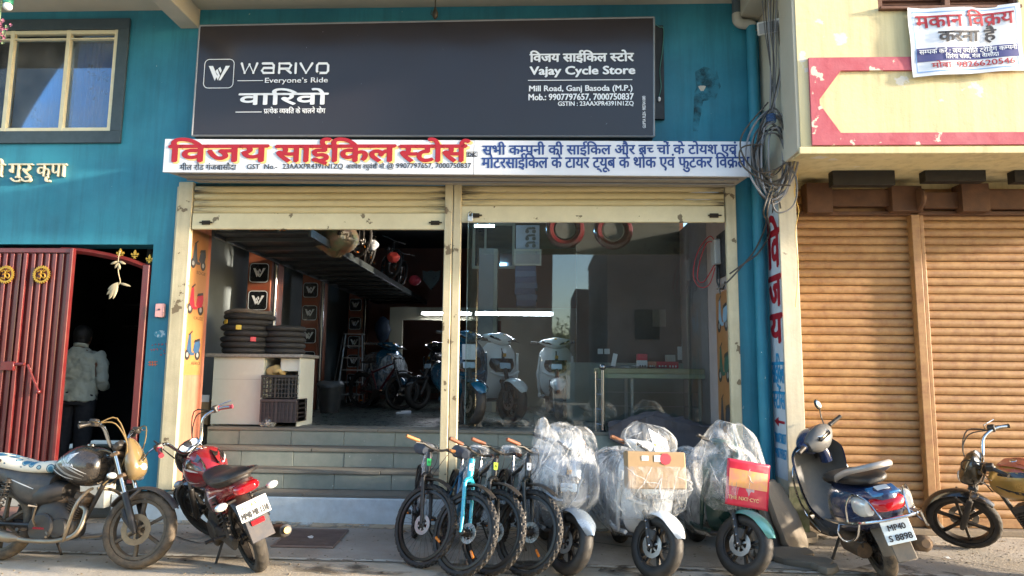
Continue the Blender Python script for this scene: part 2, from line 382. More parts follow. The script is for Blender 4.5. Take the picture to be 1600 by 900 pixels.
for i in range(121):
    x = -6+i*.075; w_ = .10+.09*abs(noise.noise(Vector((x*1.7, 2, 0)))); h_ = .02+.03*abs(noise.noise(Vector((x*3, 5, 0)))); vs += [(x, 7.62-w_-.02, .012), (x, 7.62-w_*.4, .012+h_*.6), (x, 7.605, .012+h_)]
    if i: a = 3*i-3; fs += [(a, a+3, a+4, a+1), (a+1, a+4, a+5, a+2)]
tag(g.add(vs, fs).build('sand_drift', sand), kind='stuff')
# pebbles and litter
g = MB(); 
for i in range(1100):
    x = random.uniform(-5, 5); y = random.uniform(5.2, 7.5); r = random.uniform(.004, .014)
    if random.random() < .4: x = random.uniform(2.2, 5); y = random.uniform(6.6, 7.7)
    g.ball((x, y, .006), r, (1, random.uniform(.6, 1), .5), n=6)
tag(g.build('loose_pebbles', mat('pebble', '#857a68', .9, var=.8, scale=3), smooth=60), kind='stuff')
random.seed(31)
for k, (x, y, m_, lab) in enumerate(((-2.9, 6.9, 'a', 'small crumpled wrapper on the pavement left of the drain grate'), (-2.28, 7.0, 'b', 'white paper scrap lying on the drain grate'), (-1.4, 7.3, 'a', 'brown leaf scrap at the foot of the plinth'), (3.75, 6.7, 'b', 'pale paper scrap on the ground behind the blue scooter'), (2.3, 6.45, 'c', 'dark plastic scrap near the stone slabs'))):
    mm = {'a': mat('litter_brown', '#8a6a48', .8), 'b': mat('litter_white', '#cfcdc6', .7), 'c': mat('litter_dark', '#4a4642', .7)}[m_]
    g = MB(); n_ = 7; vs = [(x+random.uniform(.015, .045)*cos(q*2*pi/n_), y+random.uniform(.015, .04)*sin(q*2*pi/n_), .018+random.uniform(0, .02)) for q in range(n_)]; g.add([(x, y, .03)]+vs, [(0, 1+q, 1+(q+1) % n_) for q in range(n_)])
    tag(g.build('litter_scrap', mm, smooth=0), lab, 'litter')
# ---------------------------------------------------------------- teal building
YW = 7.7
tb = thing('shop_building', 'teal painted shop building with grey canopy over two open shutter bays', 'building', (0, 0, 0))
DL, DR, DZ = -7.3, P(240, 382, YW).x, P(240, 382, YW).z
SL, SR, SZ = -4.12, 2.13, 3.86
WX0, WX1, WZ0, WZ1 = -7.75, P(183, 100, YW).x, P(90, 206, YW).z, P(90, 48, YW).z
ZT = 6.03
g = MB()
for x0, x1, z0, z1 in ((-10, DL, 0, DZ), (DR, SL, 0, DZ), (-10, SL, DZ, WZ0), (-10, WX0, WZ0, WZ1), (WX1, SL, WZ0, WZ1), (-10, SL, WZ1, ZT+2),
                       (SL, SR, SZ, ZT+2), (SR, 2.75, 0, ZT+2)):
    g.box(x0, x1, YW, YW+.3, z0, z1)
g.build('front_wall', teal, tb, smooth=0)
# canopy and beams
g = MB(); g.box(-10, 2.6, 6.2, YW-.002, ZT, ZT+.12); g.build('canopy', soff, tb, smooth=0)
bx0, bx1 = P(283, 43, YW).x, P(312, 43, YW).x
g = MB(); g.box(bx0, bx1, 6.2, YW-.002, P(300, 45, YW).z, ZT-.002); g.build('canopy_beam', soff, tb, smooth=0, bevel=.01)
g = MB(); g.box(2.30, 2.54, 6.2, YW-.002, P(1170, 34, YW).z, ZT-.002); g.build('canopy_beam', soff, tb, smooth=0, bevel=.01)
# dark stain and knocked out hole on the wall right of the board
stn = mat('wall_stain', '#2b4a52', .9, var=.5); nt_ = stn.node_tree; n_ = nt_.nodes.new('ShaderNodeTexNoise'); n_.inputs['Scale'].default_value = 9; n_.inputs['Detail'].default_value = 8
r_ = nt_.nodes.new('ShaderNodeMapRange'); r_.inputs[1].default_value = .42; r_.inputs[2].default_value = .7; r_.inputs[4].default_value = .75; tc_ = nt_.nodes.new('ShaderNodeTexCoord'); nt_.links.new(tc_.outputs['Object'], n_.inputs['Vector']); nt_.links.new(n_.outputs[0], r_.inputs[0]); nt_.links.new(r_.outputs[0], nt_.nodes['Principled BSDF'].inputs['Alpha'])
for pts in (((1086, 112), (1100, 104), (1120, 110), (1126, 135), (1118, 155), (1098, 158), (1088, 140)), ((1090, 135), (1100, 150), (1096, 175), (1090, 205), (1083, 205), (1084, 170), (1084, 145))):
    g = MB(); q = [P(x, y, YW-.0015) for x, y in pts]; g.add(q, [tuple(range(len(q)))]); g.build('wall_stain', stn, tb, smooth=0)
g = MB(); c_ = P(1097, 138, YW-.004); g.add([c_+Vector((.035*cos(a)*(1+.4*sin(3*a)), 0, .045*sin(a)*(1+.3*cos(2*a)))) for a in [k*pi/6 for k in range(12)]], [tuple(range(12))]); g.build('plaster_hole', mat('bare_plaster', '#c9c4b4', .9, var=.5, scale=30), tb, smooth=0)
# window with dark border, cream frame, panes and curtains
wd = mat('window_border', '#3a4a52', .7, var=.3, scale=5, bump=.1)
crm = mat('cream_metal', '#d9d2b0', .45, var=.25, scale=8, dust=.15)
g = MB(); b = P(204, 130, YW-.03).x-P(187, 130, YW-.03).x
for q in ((WX0-b, WX1+b, WZ1, WZ1+b), (WX0-b, WX1+b, WZ0-b*1.1, WZ0), (WX1, WX1+b, WZ0, WZ1), (WX0-b, WX0, WZ0, WZ1)): g.box(q[0], q[1], YW-.035, YW-.002, q[2], q[3])
wb = g.build('window', wd, tb, smooth=0, bevel=.004)
g = MB(); fy0, fy1 = YW-.02, YW+.06
mx = [WX0, P(14, 130, YW).x, P(102, 130, YW).x, WX1]; fwid = .05
for i, x in enumerate(mx): g.box(x-(fwid if i == 3 else fwid/2), x+(fwid if i == 0 else fwid/2), fy0, fy1, WZ0+.002, WZ1-.002)
for z in (WZ0+.002, WZ1-fwid, WZ1-fwid-.07):
    for i in range(3): g.box(mx[i]+fwid/2, mx[i+1]-fwid/2, fy0+.004, fy1, z, z+fwid*(.9 if z > WZ1-fwid-.01 or z < WZ0+.1 else .35))
g.build('window_frame', crm, wb, smooth=0, bevel=.004)
gp = glass_mat('window_glass', (.62, .80, .98), .9, .12)
for i in range(3): g = MB(); g.box(mx[i]+.02, mx[i+1]-.02, YW+.03, YW+.036, WZ0+.05, WZ1-.06); g.build('pane', gp, wb, smooth=0)
cur = mat('blue_curtain', '#5f92b8', .8, var=.5, scale=5, col2='#35658f')
for i in range(3):
    g = MB(); n = 70; vs = []; x0, x1 = mx[i]+.03, mx[i+1]-.03
    for k in range(n+1):
        x = x0+(x1-x0)*k/n; y = YW+.13+.018*sin(k*.9+2*noise.noise(Vector((k*.2, i, 0))))
        vs += [(x, y, WZ0), (x+.01*sin(k), y+.01, WZ1-.1)]
    g.add(vs, [(2*k, 2*k+2, 2*k+3, 2*k+1) for k in range(n)]).build('curtain', cur, wb)
g = MB(); g.box(WX0, WX1, YW+.3, YW+.34, WZ0-.2, WZ1+.2); g.build('window_recess', mat('window_dark', '#132433', .8), wb, smooth=0)
# grey flower motif on the curtains
fl = mat('flower_print', '#1c3450', .8)
g = MB(); random.seed(11)
def leaf(g, x, z, a, L, y):
    pts = [(0, 0), (L*.3, L*.28), (L*.7, L*.2), (L, 0), (L*.7, -L*.2), (L*.3, -L*.28)]
    g.add([(x+u*cos(a)-v*sin(a), y, z+u*sin(a)+v*cos(a)) for u, v in pts], [(0, 1, 2, 3, 4, 5)])
for (cx, cy) in ((70, 100), (45, 130)):
    c = P(cx, cy, YW+.09)
    for k in range(9): leaf(g, c.x, c.z-.0, k*.7+random.random(), .12 if cx > 50 else .05, YW+.09+k*.0004)
for k in range(10):
    c = P(52+random.uniform(-4, 4), 95+k*10, YW+.09); leaf(g, c.x, c.z, random.uniform(-2.5, -.5), .08, YW+.095+k*.0004)
for k in range(12):
    c = P(150+random.uniform(-14, 14), 95+random.uniform(0, 70), YW+.09); leaf(g, c.x, c.z, random.uniform(0, 6), random.uniform(.04, .09), YW+.095+k*.0004)
g.build('flower_motif', fl, wb, smooth=0)
# passage behind the gate opening
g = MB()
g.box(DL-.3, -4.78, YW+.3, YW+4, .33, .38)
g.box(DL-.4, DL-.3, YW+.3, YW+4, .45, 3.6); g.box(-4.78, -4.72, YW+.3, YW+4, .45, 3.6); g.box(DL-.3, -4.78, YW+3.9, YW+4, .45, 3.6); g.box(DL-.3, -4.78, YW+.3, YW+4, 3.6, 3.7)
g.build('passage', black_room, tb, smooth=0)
for q in ((-6.9, -5.4, YW+3.3, YW+3.88, 2.7, 2.74), (-6.9, -5.4, YW+3.3, YW+3.88, 2.35, 2.38), (-6.2, -5.3, YW+3.2, YW+3.88, .452, 1.2)): g = MB(); g.box(*q); g.build('passage_shelf', mat('dark_shelf', '#4a4d4c', .5), tb, smooth=0, bevel=.005)
# plinth below gate (pink riser and white strip)
g = MB(); g.box(-10, -5.1, YW-.62, YW-.002, .0, .16); g.build('gate_step', mat('pink_step', '#9c6a5c', .8, var=.7, scale=4, dust=.6, chips=.3, chipcol='#c8c5bb'), tb, smooth=0, bevel=.01)
g = MB(); g.box(-10, -4.75, YW-.2, YW-.004, .162, .40); g.build('gate_step', mat('pale_step', '#a9aaa0', .8, var=.6, scale=5, dust=.4), tb, smooth=0, bevel=.01)
# plinth and steps: risers of stone tiles, treads of long slabs
g = MB(); g.box(-4.74, 2.5, YW-.1, YW+.06, 0, .30); g.build('plinth', plinth_m, tb, smooth=0, bevel=.012)
stp = thing('entrance_steps', 'green grey stone steps climbing to the shop floor behind the white plinth', 'steps', (0, 0, 0))
core = MB()
def step(yf, z0, z1, last=False):
    t = MB(); 
    xs = [SL+.0]; 
    off = random.uniform(.3, .6); x = SL+off; 
    while x < SR-.1: xs.append(x); x += .62+random.uniform(-.04, .04)
    xs.append(SR-.01)
    for a, b in zip(xs, xs[1:]):
        m = MB(); dy = random.uniform(-.003, .003); m.box(-(b-a)/2+.003, (b-a)/2-.003, -.012+dy, .012, -(z1-z0)/2+.002, (z1-z0)/2-.002)
        m.build('tile', kota, stp, smooth=0, bevel=.002, loc=((a+b)/2, yf, (z0+z1)/2))
    xs2 = [SL, SL+1.9+random.uniform(-.5, .5), SL+4.0+random.uniform(-.4, .4), SR-.01]
    for a, b in zip(xs2, xs2[1:]):
        m = MB(); m.box(-(b-a)/2+.003, (b-a)/2-.003, -.03, .40, -.018, .018)
        m.build('tread_slab', kota_edge, stp, smooth=0, bevel=.005, loc=((a+b)/2, yf+.006*random.uniform(-1, 1), z1+.018+random.uniform(-.002, .002)))
    core.box(SL, SR-.01, yf+.013, yf+.4, z0-.1, z1)
m = MB()
for a, b in ((SL, -2.6), (-2.6, -.4), (-.4, SR-.01)):
    m = MB(); m.box(-(b-a)/2+.003, (b-a)/2-.003, 0, .42, -.015, .015); m.build('tread_slab', kota_edge, stp, smooth=0, bevel=.005, loc=((a+b)/2, YW-.09, .318))
step(7.93, .335, .51); step(8.2, .546, .725); step(8.47, .762, .935)
core.build('step_core', mat('mortar', '#55524b', .9), stp, smooth=0)
FZ = .972
# interior shell
g = MB()
g.box(SL-.6, SR+.3, 8.86, 17.2, FZ-.25, FZ-.022)
g.build('floor_base', kota_edge, tb, smooth=0)
ft = mat('polished_floor', '#4d5754', .28, var=.9, scale=4, col2='#303836', spec=.6)
tile = MB(); tile.box(-.298, .298, -.298, .298, -.01, .01); t0 = None
for j in range(13):
    for i in range(12):
        p = (SL-.3+i*.6, 9.17+j*.6, FZ-.011)
        if t0 is None: t0 = tile.build('floor_tile', ft, tb, smooth=0, bevel=.002, loc=p)
        else: share(t0, 'floor_tile', p, tb)
g = MB(); g.box(SL-.6, SR+.3, 9.17+13*.6-.3, 17.2, FZ-.022, FZ-.002); g.build('floor_far', ft, tb, smooth=0)
g = MB(); g.box(-4.72, -4.66, YW+.56, 17.2, FZ-.2, 4.9); g.box(-4.66, SL-.02, YW+.5, YW+.56, FZ-.2, 4.9); g.build('side_wall', room_grey, tb, smooth=0)
g = MB(); g.box(-4.66, 2.6, 17.2, 17.3, FZ-.2, 4.9); g.build('back_wall', room_brown, tb, smooth=0)
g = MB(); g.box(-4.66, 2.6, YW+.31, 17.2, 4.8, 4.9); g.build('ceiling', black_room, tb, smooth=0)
g = MB(); g.box(SL-.098, SL+.003, YW+.003, YW+.56, .342, SZ-.004); g.build('jamb_wall', salmon, tb, smooth=0)
greywall = mat('pinkish_grey_wall', '#a39a98', .7, var=.3, scale=3, dust=.2)
g = MB(); g.box(SR-.003, SR+.06, YW+.004, 10.4, .342, 3.85); g.build('jamb_wall', greywall, tb, smooth=0)
g = MB(); g.box(SR, SR+.06, 10.4, 17.2, .3, 4.8); g.build('side_wall', room_brown, tb, smooth=0)
g = MB(); g.box(.55, SR, 10.4, 10.5, FZ, 4.8); g.build('partition_wall', mat('dim_partition', '#4b4a48', .8, var=.5, scale=2), tb, smooth=0)
g = MB(); g.box(.40, SR, 10.30, 10.398, FZ, FZ+.86); g.build('dado_panel', mat('dado_paint', '#7c8a84', .5, var=.5, scale=2, dust=.2), tb, smooth=0, bevel=.004)
# far partition with doorway under the tube lights
cx0, cx1 = P(607, 560, 14.2).x, .2
g = MB(); zt = P(640, 480, 14.2).z; dz = P(640, 500, 14.2).z; d0, d1 = P(627, 560, 14.2).x, P(700, 560, 14.2).x
g.box(cx0, d0, 14.2, 14.3, FZ, zt); g.box(d0, d1+1.1, 14.2, 14.3, dz, zt); g.box(d1+1.1, 2.1, 14.2, 14.3, FZ, zt)
g.build('far_partition', cream_wall, tb, smooth=0)
# three display pillars faced with logo panels
pil = mat('pillar_brown', '#8a4f36', .45, var=.4, scale=3, col2='#5c3526', coat=.2)
blk = mat('gloss_black', '#15181c', .25, var=.2)
wht = mat('print_white', '#d8dcdf', .5, var=.08)
LOGO = [[(.06, .80), (.27, .80), (.46, .38), (.40, .22), (.36, .20)], [(.5, .5)]]
def logo(mb, cx, cz, s, y):
    "the W mark: two heavy strokes and a notched inner pair"
    def q(pts): mb.add([(cx+(a-.5)*s, y, cz+(b-.5)*s) for a, b in pts], [tuple(range(len(pts)))])
    q([(.10, .80), (.26, .80), (.44, .42), (.36, .22)]); q([(.36, .60), (.44, .68), (.545, .42), (.47, .24), (.415, .36), (.455, .45)])
    q([(.46, .70), (.54, .76), (.60, .62), (.56, .52)]); q([(.50, .24), (.58, .24), (.90, .80), (.74, .80)])
def frame_ring(mb, cx, cz, s, y, t=.035, r=.17):
    def rr(h, r):
        pts = []
        for qx, qz, a in ((1, 1, 0), (-1, 1, 90), (-1, -1, 180), (1, -1, 270)):
            for k in range(6):
                an = radians(a+k*18); pts.append((cx+qx*(h-r)+r*cos(an), cz+qz*(h-r)+r*sin(an)))
        return pts
    a, b = rr(s*.5, s*r), rr(s*(.5-t), s*(r-t)); n = len(a)
    mb.add([(x, y, z) for x, z in a]+[(x, y, z) for x, z in b], [(i, (i+1) % n, n+(i+1) % n, n+i) for i in range(n)])
def rrect(mb, cx, cz, s, y0, y1, r=.17):
    pts = []
    for qx, qz, a in ((1, 1, 0), (-1, 1, 90), (-1, -1, 180), (1, -1, 270)):
        for k in range(6):
            an = radians(a+k*18); pts.append((cx+qx*(s*.5-s*r)+s*r*cos(an), cz+qz*(s*.5-s*r)+s*r*sin(an)))
    mb.loft([[(x, y, z) for x, z in pts] for y in (y0, y1)])
redbrown = mat('print_rust', '#a2452c', .5)
for (pa, pb, Y, name, dp) in ((383, 420, 10.0, 'brown display pillar with two black logo panels above the tyre stack', .5), (470, 497, 12.2, 'glossy brown logo pillar in the middle of the row inside the shop', .5), (544, 566, 15.0, 'farthest of the three logo pillars, behind the stepladder', .5)):
    pt = thing('display_pillar', name, 'pillar', (0, 0, 0), group='logo pillars down the left side of the shop')
    a, b = P(pa, 500, Y).x, P(pb, 500, Y).x
    ztop = 4.4 if Y < 11 else 4.0
    g = MB(); g.box(a, b, Y, Y+dp, FZ, ztop); g.build('shaft', pil, pt, smooth=0, bevel=.01)
    cx = (a+b)/2; s = min(.30, (b-a)-.04)
    for k in range(6):
        cz = 3.12-.415*k
        g = MB(); rrect(g, cx, cz, s, Y-.012, Y-.002); pn = g.build('logo_panel', blk, pt, smooth=0)
        g = MB(); frame_ring(g, cx, cz, s*.97, Y-.0135); logo(g, cx, cz, s*.8, Y-.0135); g.build('logo', wht, pn, smooth=0)
        text('lettering', 'WARIVO', cx-s*.4, cx+s*.4, cz-.245, cz-.2, Y-.003, redbrown, pt)
    g = MB(); g.tube([(b+.05, Y+.05, FZ), (b+.05, Y+.05, ztop-.3)], .035, 12); g.build('steel_pipe', mat('steel', '#8d9092', .22, 1, var=.1), pt)
# mezzanine
mz = thing('mezzanine', 'dark metal mezzanine rack running back along the left of the shop', 'mezzanine', (0, 0, 0))
mzm = mat('mezz_metal', '#32383a', .4, .3, var=.5, scale=2, col2='#1e2324')
for k in range(14):
    y = 7.9+k*.6; g = MB(); g.box(-3.9, -2.78, y+.004, y+.596, 3.30, 3.33); g.build('deck_panel', mzm, mz, smooth=0, bevel=.004)
    g = MB(); g.box(-3.9, -2.78, y+.28, y+.33, 3.255, 3.299); g.build('crossbar', mzm, mz, smooth=0)
g = MB(); g.box(-2.775, -2.735, 7.9, 16.3, 3.26, 3.36); g.build('edge_beam', mat('edge_metal', '#3f4545', .4, .5), mz, smooth=0, bevel=.004)
g = MB(); g.box(-3.945, -3.905, 7.9, 16.3, 3.26, 3.36); g.build('edge_beam', mzm, mz, smooth=0, bevel=.004)
# ---------------------------------------------------------------- yellow building
yel = mat('yellow_distemper', '#d0c39a', .85, var=.5, scale=1.2, col2='#c9bb85', bump=.35, bscale=14, streak=True, chips=.335, chipcol='#cfc9bb', chipscale=3.2)
yel2 = mat('white_side_wall', '#bdb6a4', .85, var=.5, scale=1.5, col2='#a39b86', bump=.3, bscale=14, chips=.3, chipcol='#8f8a7c', chipscale=4)
pink = mat('pink_band', '#a84c58', .85, var=.7, scale=3, col2='#b8707a', bump=.3, bscale=20, chips=.39, chipcol='#cfc2b0', chipscale=5)
yb = thing('yellow_building', 'peeling yellow building with a raised pink band over closed brown shutters', 'building', (0, 0, 0))
YY = 6.65; UX = P(1247, 235, YY).x; UZ = P(1400, 238, YY).z
g = MB()
wz0, wz1, wx0, wx1 = P(1480, 12, YY).z, P(1480, -110, YY).z, P(1372, 10, YY).x, P(1592, 10, YY).x
for q in ((UX+.03, 9, UZ, wz0), (UX+.03, wx0, wz0, wz1), (wx1, 9, wz0, wz1), (UX+.03, 9, wz1, 9)): g.box(q[0], q[1], YY, YY+.25, q[2], q[3])
g.build('upper_wall', yel, yb, smooth=0)
g = MB(); g.box(UX, UX+.03, YY+.012, 8.0, UZ+.02, 9); g.build('side_wall', yel2, yb, smooth=0)
g = MB(); g.box(UX+.002, 9, YY-.03, YY-.001, UZ-.02, UZ+.05); g.build('drip_ledge', yel, yb, smooth=0, bevel=.008)
g = MB(); g.box(UX+.03, 9, YY+.26, 8.0, UZ+.03, UZ+.12); g.build('soffit', yel, yb, smooth=0)
# raised pink band with a pointed end
def bandpoly(): return [P(x, y, YY) for x, y in ((1262, 92), (1262, 228))]
T1, B1 = P(1262, 92, YY), P(1262, 228, YY); B1.x = T1.x
it, ib = P(1312, 112, YY), P(1312, 209, YY); tipx = P(1279, 160, YY)
g = MB(); yo, yi = YY-.028, YY-.001
outer = [(T1.x, T1.z), (9, T1.z), (9, it.z), (it.x, it.z), (tipx.x, tipx.z+.02), (tipx.x, tipx.z-.03), (ib.x, ib.z), (9, ib.z), (9, B1.z), (B1.x, B1.z)]
# split into convex strips
for q in ([outer[0], outer[1], outer[2], outer[3]], [outer[6], outer[7], outer[8], outer[9]], [outer[0], outer[3], outer[4], (T1.x, outer[4][1])], [(T1.x, outer[4][1]), outer[4], outer[5], (B1.x, outer[5][1])], [(B1.x, outer[5][1]), outer[5], outer[6], outer[9]]):
    g.loft([[(x, y, z) for x, z in q] for y in (yo, yi)])
g.build('pink_band', pink, yb, smooth=0)
# wooden window at the top
wdm = mat('old_wood', '#6a4634', .7, var=.6, scale=6, col2='#452d22', bump=.2)
g = MB()
for a, b in ((1372, 1380), (1586, 1592), (1478, 1486)): g.box(P(a, 5, YY).x, P(b, 5, YY).x, YY+.02, YY+.1, wz0+.002, wz1-.002)
g.box(wx0, wx1, YY-.05, YY+.1, wz0-.03, wz0+.001); wn = g.build('window', wdm, yb, smooth=0, bevel=.004)
g = MB(); g.box(wx0+.002, wx1-.002, YY+.102, YY+.13, wz0+.002, wz1-.002); g.build('shutter_board', wdm, wn, smooth=0)
for k in range(14):
    g = MB(); g.box(wx0+.04, wx1-.04, -.015, .015, -.004, .004, tr(0, YY+.08, wz0+.04+k*.045) @ rot('X', 30)); g.build('louvre', wdm, wn, smooth=0)
# lower back wall, black vents
YS = 7.82
rust = mat('rusty_brown_metal', '#5d3f2c', .7, .2, var=.8, scale=7, col2='#3a261b', bump=.3, dust=.3, dustcol='#6b4a30')
sy = P(1350, 300, YS).z
g = MB(); g.box(2.74, 9, YS+.06, YS+.2, 0, sy-.002); g.build('shutter_backing', black_room, yb, smooth=0)  # dark backing added so no bright sky shows through the slat gaps
g = MB(); g.box(2.74, 9, YS+.02, YS+.2, sy, UZ+.029); g.build('lintel_wall', yel, yb, smooth=0)
vb = mat('vent_black', '#17130f', .6, var=.4)
for a, b, c, d in ((1302, 1398, 262, 289), (1446, 1540, 260, 283), (1586, 1680, 262, 284)):
    p, q = P(a, d, 7.35), P(b, c, 7.35); g = MB(); g.box(p.x, q.x, 7.35, 7.47, p.z, UZ+.028); g.build('vent_block', vb, yb, smooth=0, bevel=.006)
# pillar between the shops with painted lettering
PX0, PX1, PY = 2.555, 2.745, 7.3
cr_p = mat('pillar_whitewash', '#cfc6ae', .85, var=.5, scale=3, col2='#b3a88c', bump=.3, bscale=20, streak=True, chips=.3, chipcol='#8c8676', chipscale=5, dust=.15)
g = MB(); g.box(PX0, PX1, PY, 8.0, 0, UZ+.02); g.build('pillar', cr_p, yb, smooth=0, bevel=.008)
g = MB(); g.box(PX0-.003, PX1+.001, PY-.004, PY+.001, 0.004, .55); 
moss = mat('mossy_plaster', '#7c7c64', .95, var=.9, scale=12, col2='#4a5a34', bump=.6, bscale=40, chips=.4, chipcol='#56523f', chipscale=8); g.build('mossy_base', moss, yb, smooth=0)
bw = mat('sign_bluewhite', '#c3cdd6', .7, var=.3, scale=3, dust=.15)
g = MB(); g.add([(PX0-.003, PY+.01, .6), (PX0-.003, 7.69, .6), (PX0-.003, 7.69, UZ-.25), (PX0-.003, PY+.01, UZ-.25)], [(0, 1, 2, 3)]); g.build('painted_panel', bw, yb, smooth=0)
redp = mat('sign_red', '#9c1323', .55, var=.15, scale=8); bluep = mat('sign_sky_blue', '#2f93c4', .6, var=.3, scale=9); navy = mat('sign_navy', '#20407f', .55, var=.35, scale=7, col2='#12203f')
def side_text(s, y0, y1, zc0, zc1, m, bold=.004, comp=True):
    mb = MB(Matrix(((0, 1, 0, 0), (-1, 0, 0, 0), (0, 0, 1, 0), (0, 0, 0, 1))) )
    text_mb(mb, s, -y1, -y0, zc0, zc1, PX0-.005, bold, comp)
    # swap: local x -> -Y, local y -> X
    return mb
def zpy(py): return P(1208, py, 7.5).z
for s, a, b, m, bo in (('िव', 418, 362, redp, .022), ('ज', 478, 432, redp, .022), ('य', 535, 492, redp, .022), ('साईिकल', 598, 566, bluep, .006), ('{स}टो^स', 638, 612, bluep, .008)):
    mb = MB()
    V = MB(); text_mb(V, s, 0, .36, zpy(a), zpy(b), 0, bo)
    mb.add([(PX0-.005+v.y, 7.67-v.x, v.z) for v in V.v], V.f); mb.build('lettering', m, yb, smooth=0)
for s, a, b in (('7000750837', 692, 676), ('9907797657', 716, 700)):
    V = MB(); text_mb(V, s, 0, .34, zpy(a), zpy(b), 0, .003, False); mb = MB(); mb.add([(PX0-.005+v.y, 7.66-v.x, v.z) for v in V.v], V.f); mb.build('lettering', bluep, yb, smooth=0)
g = MB(); zz = zpy(659); g.add([(PX0-.006, 7.66, zz), (PX0-.006, 7.52, zz+.05), (PX0-.006, 7.52, zz-.05)], [(0, 1, 2)]); g.add([(PX0-.006, 7.53, zz-.014), (PX0-.006, 7.53, zz+.014), (PX0-.006, 7.34, zz+.014), (PX0-.006, 7.34, zz-.014)], [(0, 1, 2, 3)])
g.build('arrow', redp, yb, smooth=0)
# rolling shutters ---------------------------------------------------
def slat_mb(L, h, d=.02):
    pr = [(0, 0), (-d*.55, h*.08), (-d, h*.3), (-d*1.05, h*.5), (-d*.9, h*.72), (-d*.35, h*.9), (.004, h*.97), (.010, h*.97), (.010, 0)]
    m = MB(); m.loft([[(x, y, z) for y, z in pr] for x in (-L/2, L/2)]); return m
def shutter(parent, x0, x1, Y, z0, z1, h, m, rail, railm, name='rolling_shutter', label=None):
    L = x1-x0; r = MB(); r.rbox(x0, x1, Y-.03, Y+.02, z0, z0+rail, .006)
    s = r.build(name, railm, parent, smooth=30)
    if label: s['label'] = label
    sl = None; z = z0+rail
    while z < z1:
        p = ((x0+x1)/2, Y, z+.001)
        if sl is None: sl = slat_mb(L, h).build('slat', m, s, smooth=25, loc=p)
        else:
            q_ = share(sl, 'slat', (p[0], p[1]+random.uniform(-.003, .003), p[2]), s); q_.rotation_euler[1] = random.uniform(-.0009, .0009)
        z += h
    return s
sb = mat('brown_shutter_paint', '#946c42', .45, .1, hstreak='#6e4226', var=.8, scale=2.2, col2='#6e4528', bump=.15, bscale=18, dust=.4, dustcol='#c9a46c', chips=.3, chipcol='#6d4325', chipscale=3, spec=.5)
sx = [2.76, P(1432, 600, YS).x, P(1453, 600, YS).x, 7.2]
z_top = sy+.25
shutter(yb, sx[0], sx[1], YS, .07, sy, .0935, sb, .1, sb, label='closed brown rolling shutter beside the lettered pillar')
shutter(yb, sx[2], sx[3], YS, .07, sy, .0935, sb, .1, sb, label='closed brown rolling shutter behind the gold motorcycle')
g = MB(); g.box(sx[1], sx[1]+.09, YS-.10, YS+.03, .05, sy-.15); g.box(sx[1]+.10, sx[2], YS-.08, YS+.03, .05, sy-.15); g.build('shutter_post', sb, yb, smooth=0, bevel=.006)
g = MB(); g.box(2.76, 9, YS-.12, YS+.019, .0, .065); g.build('threshold', mat('threshold_stone', '#7d7263', .9, var=.6, scale=6, bump=.4, dust=.5), yb, smooth=0, bevel=.01)
for a, b, c, d, dy in ((1262, 1300, 285, 332, .2), (1300, 1395, 296, 322, .14), (1395, 1440, 290, 330, .2), (1445, 1530, 300, 325, .15), (1505, 1545, 286, 330, .22), (1545, 1640, 296, 326, .16), (1250, 1640, 330, 336, .1)):
    p, q = P(a, d, YS-dy), P(b, c, YS-dy); g = MB(); g.box(p.x, q.x, YS-dy, YS-.03, p.z, q.z); g.build('shutter_hood', rust, yb, smooth=0, bevel=.006)
g = MB(); p = P(1437, 335, YS-.25); q = P(1437, 285, YS-.25); g.lathe([(.02, 0), (.11, .0), (.13, .02), (.12, .05), (.02, .06)], tr(p.x, YS-.2, (p.z+q.z)/2) @ rot('Y', 90) , 20)
g.build('roller_bracket', rust, yb); 
# ---------------------------------------------------------------- main shutters and posts
csl = mat('cream_shutter_slats', '#c9b98c', .45, .1, var=.4, scale=2, col2='#a8966a', dust=.15, dustcol='#8f7c56', grime=(1.45, 1.0), bump=.05)
crail = mat('cream_rail', '#d3c7a0', .5, .1, var=.3, scale=3, chips=.36, chipcol='#6f6248', chipscale=7, dust=.15, bump=.1)
post_m = mat('cream_post', '#cabf9d', .6, .05, var=.6, scale=3, col2='#9c8f70', chips=.36, chipcol='#6a5c44', chipscale=6, bump=.25, dust=.2, streak=True)
YM = YW-.04
mid0, mid1 = P(691, 520, YW-.08).x, P(717, 520, YW-.08).x
zl, zr = P(480, 359, YM).z, P(930, 348, YM).z
for (x0, x1, z0, lab) in ((SL+.07, mid0+.01, zl, 'rolled up cream shutter over the open left bay'), (mid1-.01, SR-.06, zr, 'rolled up cream shutter over the glazed right bay')):
    s = shutter(tb, x0, x1, YM, z0, SZ-.06, .083, csl, P(480, 334, YM).z-P(480, 359, YM).z, crail, label=lab)
    dk = mat('latch_dark', '#3a342a', .5, .6)
    for x in (x0+.12, x1-.17):
        g = MB(); g.rbox(x, x+.1, YM-.045, YM-.031, z0+.05, z0+.10, .004); g.tube([(x-.02, YM-.05, z0+.075), (x+.13, YM-.05, z0+.075)], .008, 8); g.build('latch', dk, s)
g = MB(); g.rbox(SL-.12, SL+.055, YW-.07, YW-.002, .345, SZ, .008); g.rbox(SL-.15, SL-.121, YW-.04, YW-.002, .345, SZ-.05, .004); g.build('shutter_post', post_m, tb, smooth=0)
g = MB(); g.rbox(mid0, (mid0+mid1)/2-.004, YW-.1, YW-.002, .345, SZ, .008); g.rbox((mid0+mid1)/2+.004, mid1, YW-.09, YW-.002, .345, SZ, .008); g.build('shutter_post', post_m, tb, smooth=0)
g = MB(); g.rbox(SR-.045, SR+.07, YW-.07, YW-.002, .345, SZ, .008); g.build('shutter_post', post_m, tb, smooth=0)
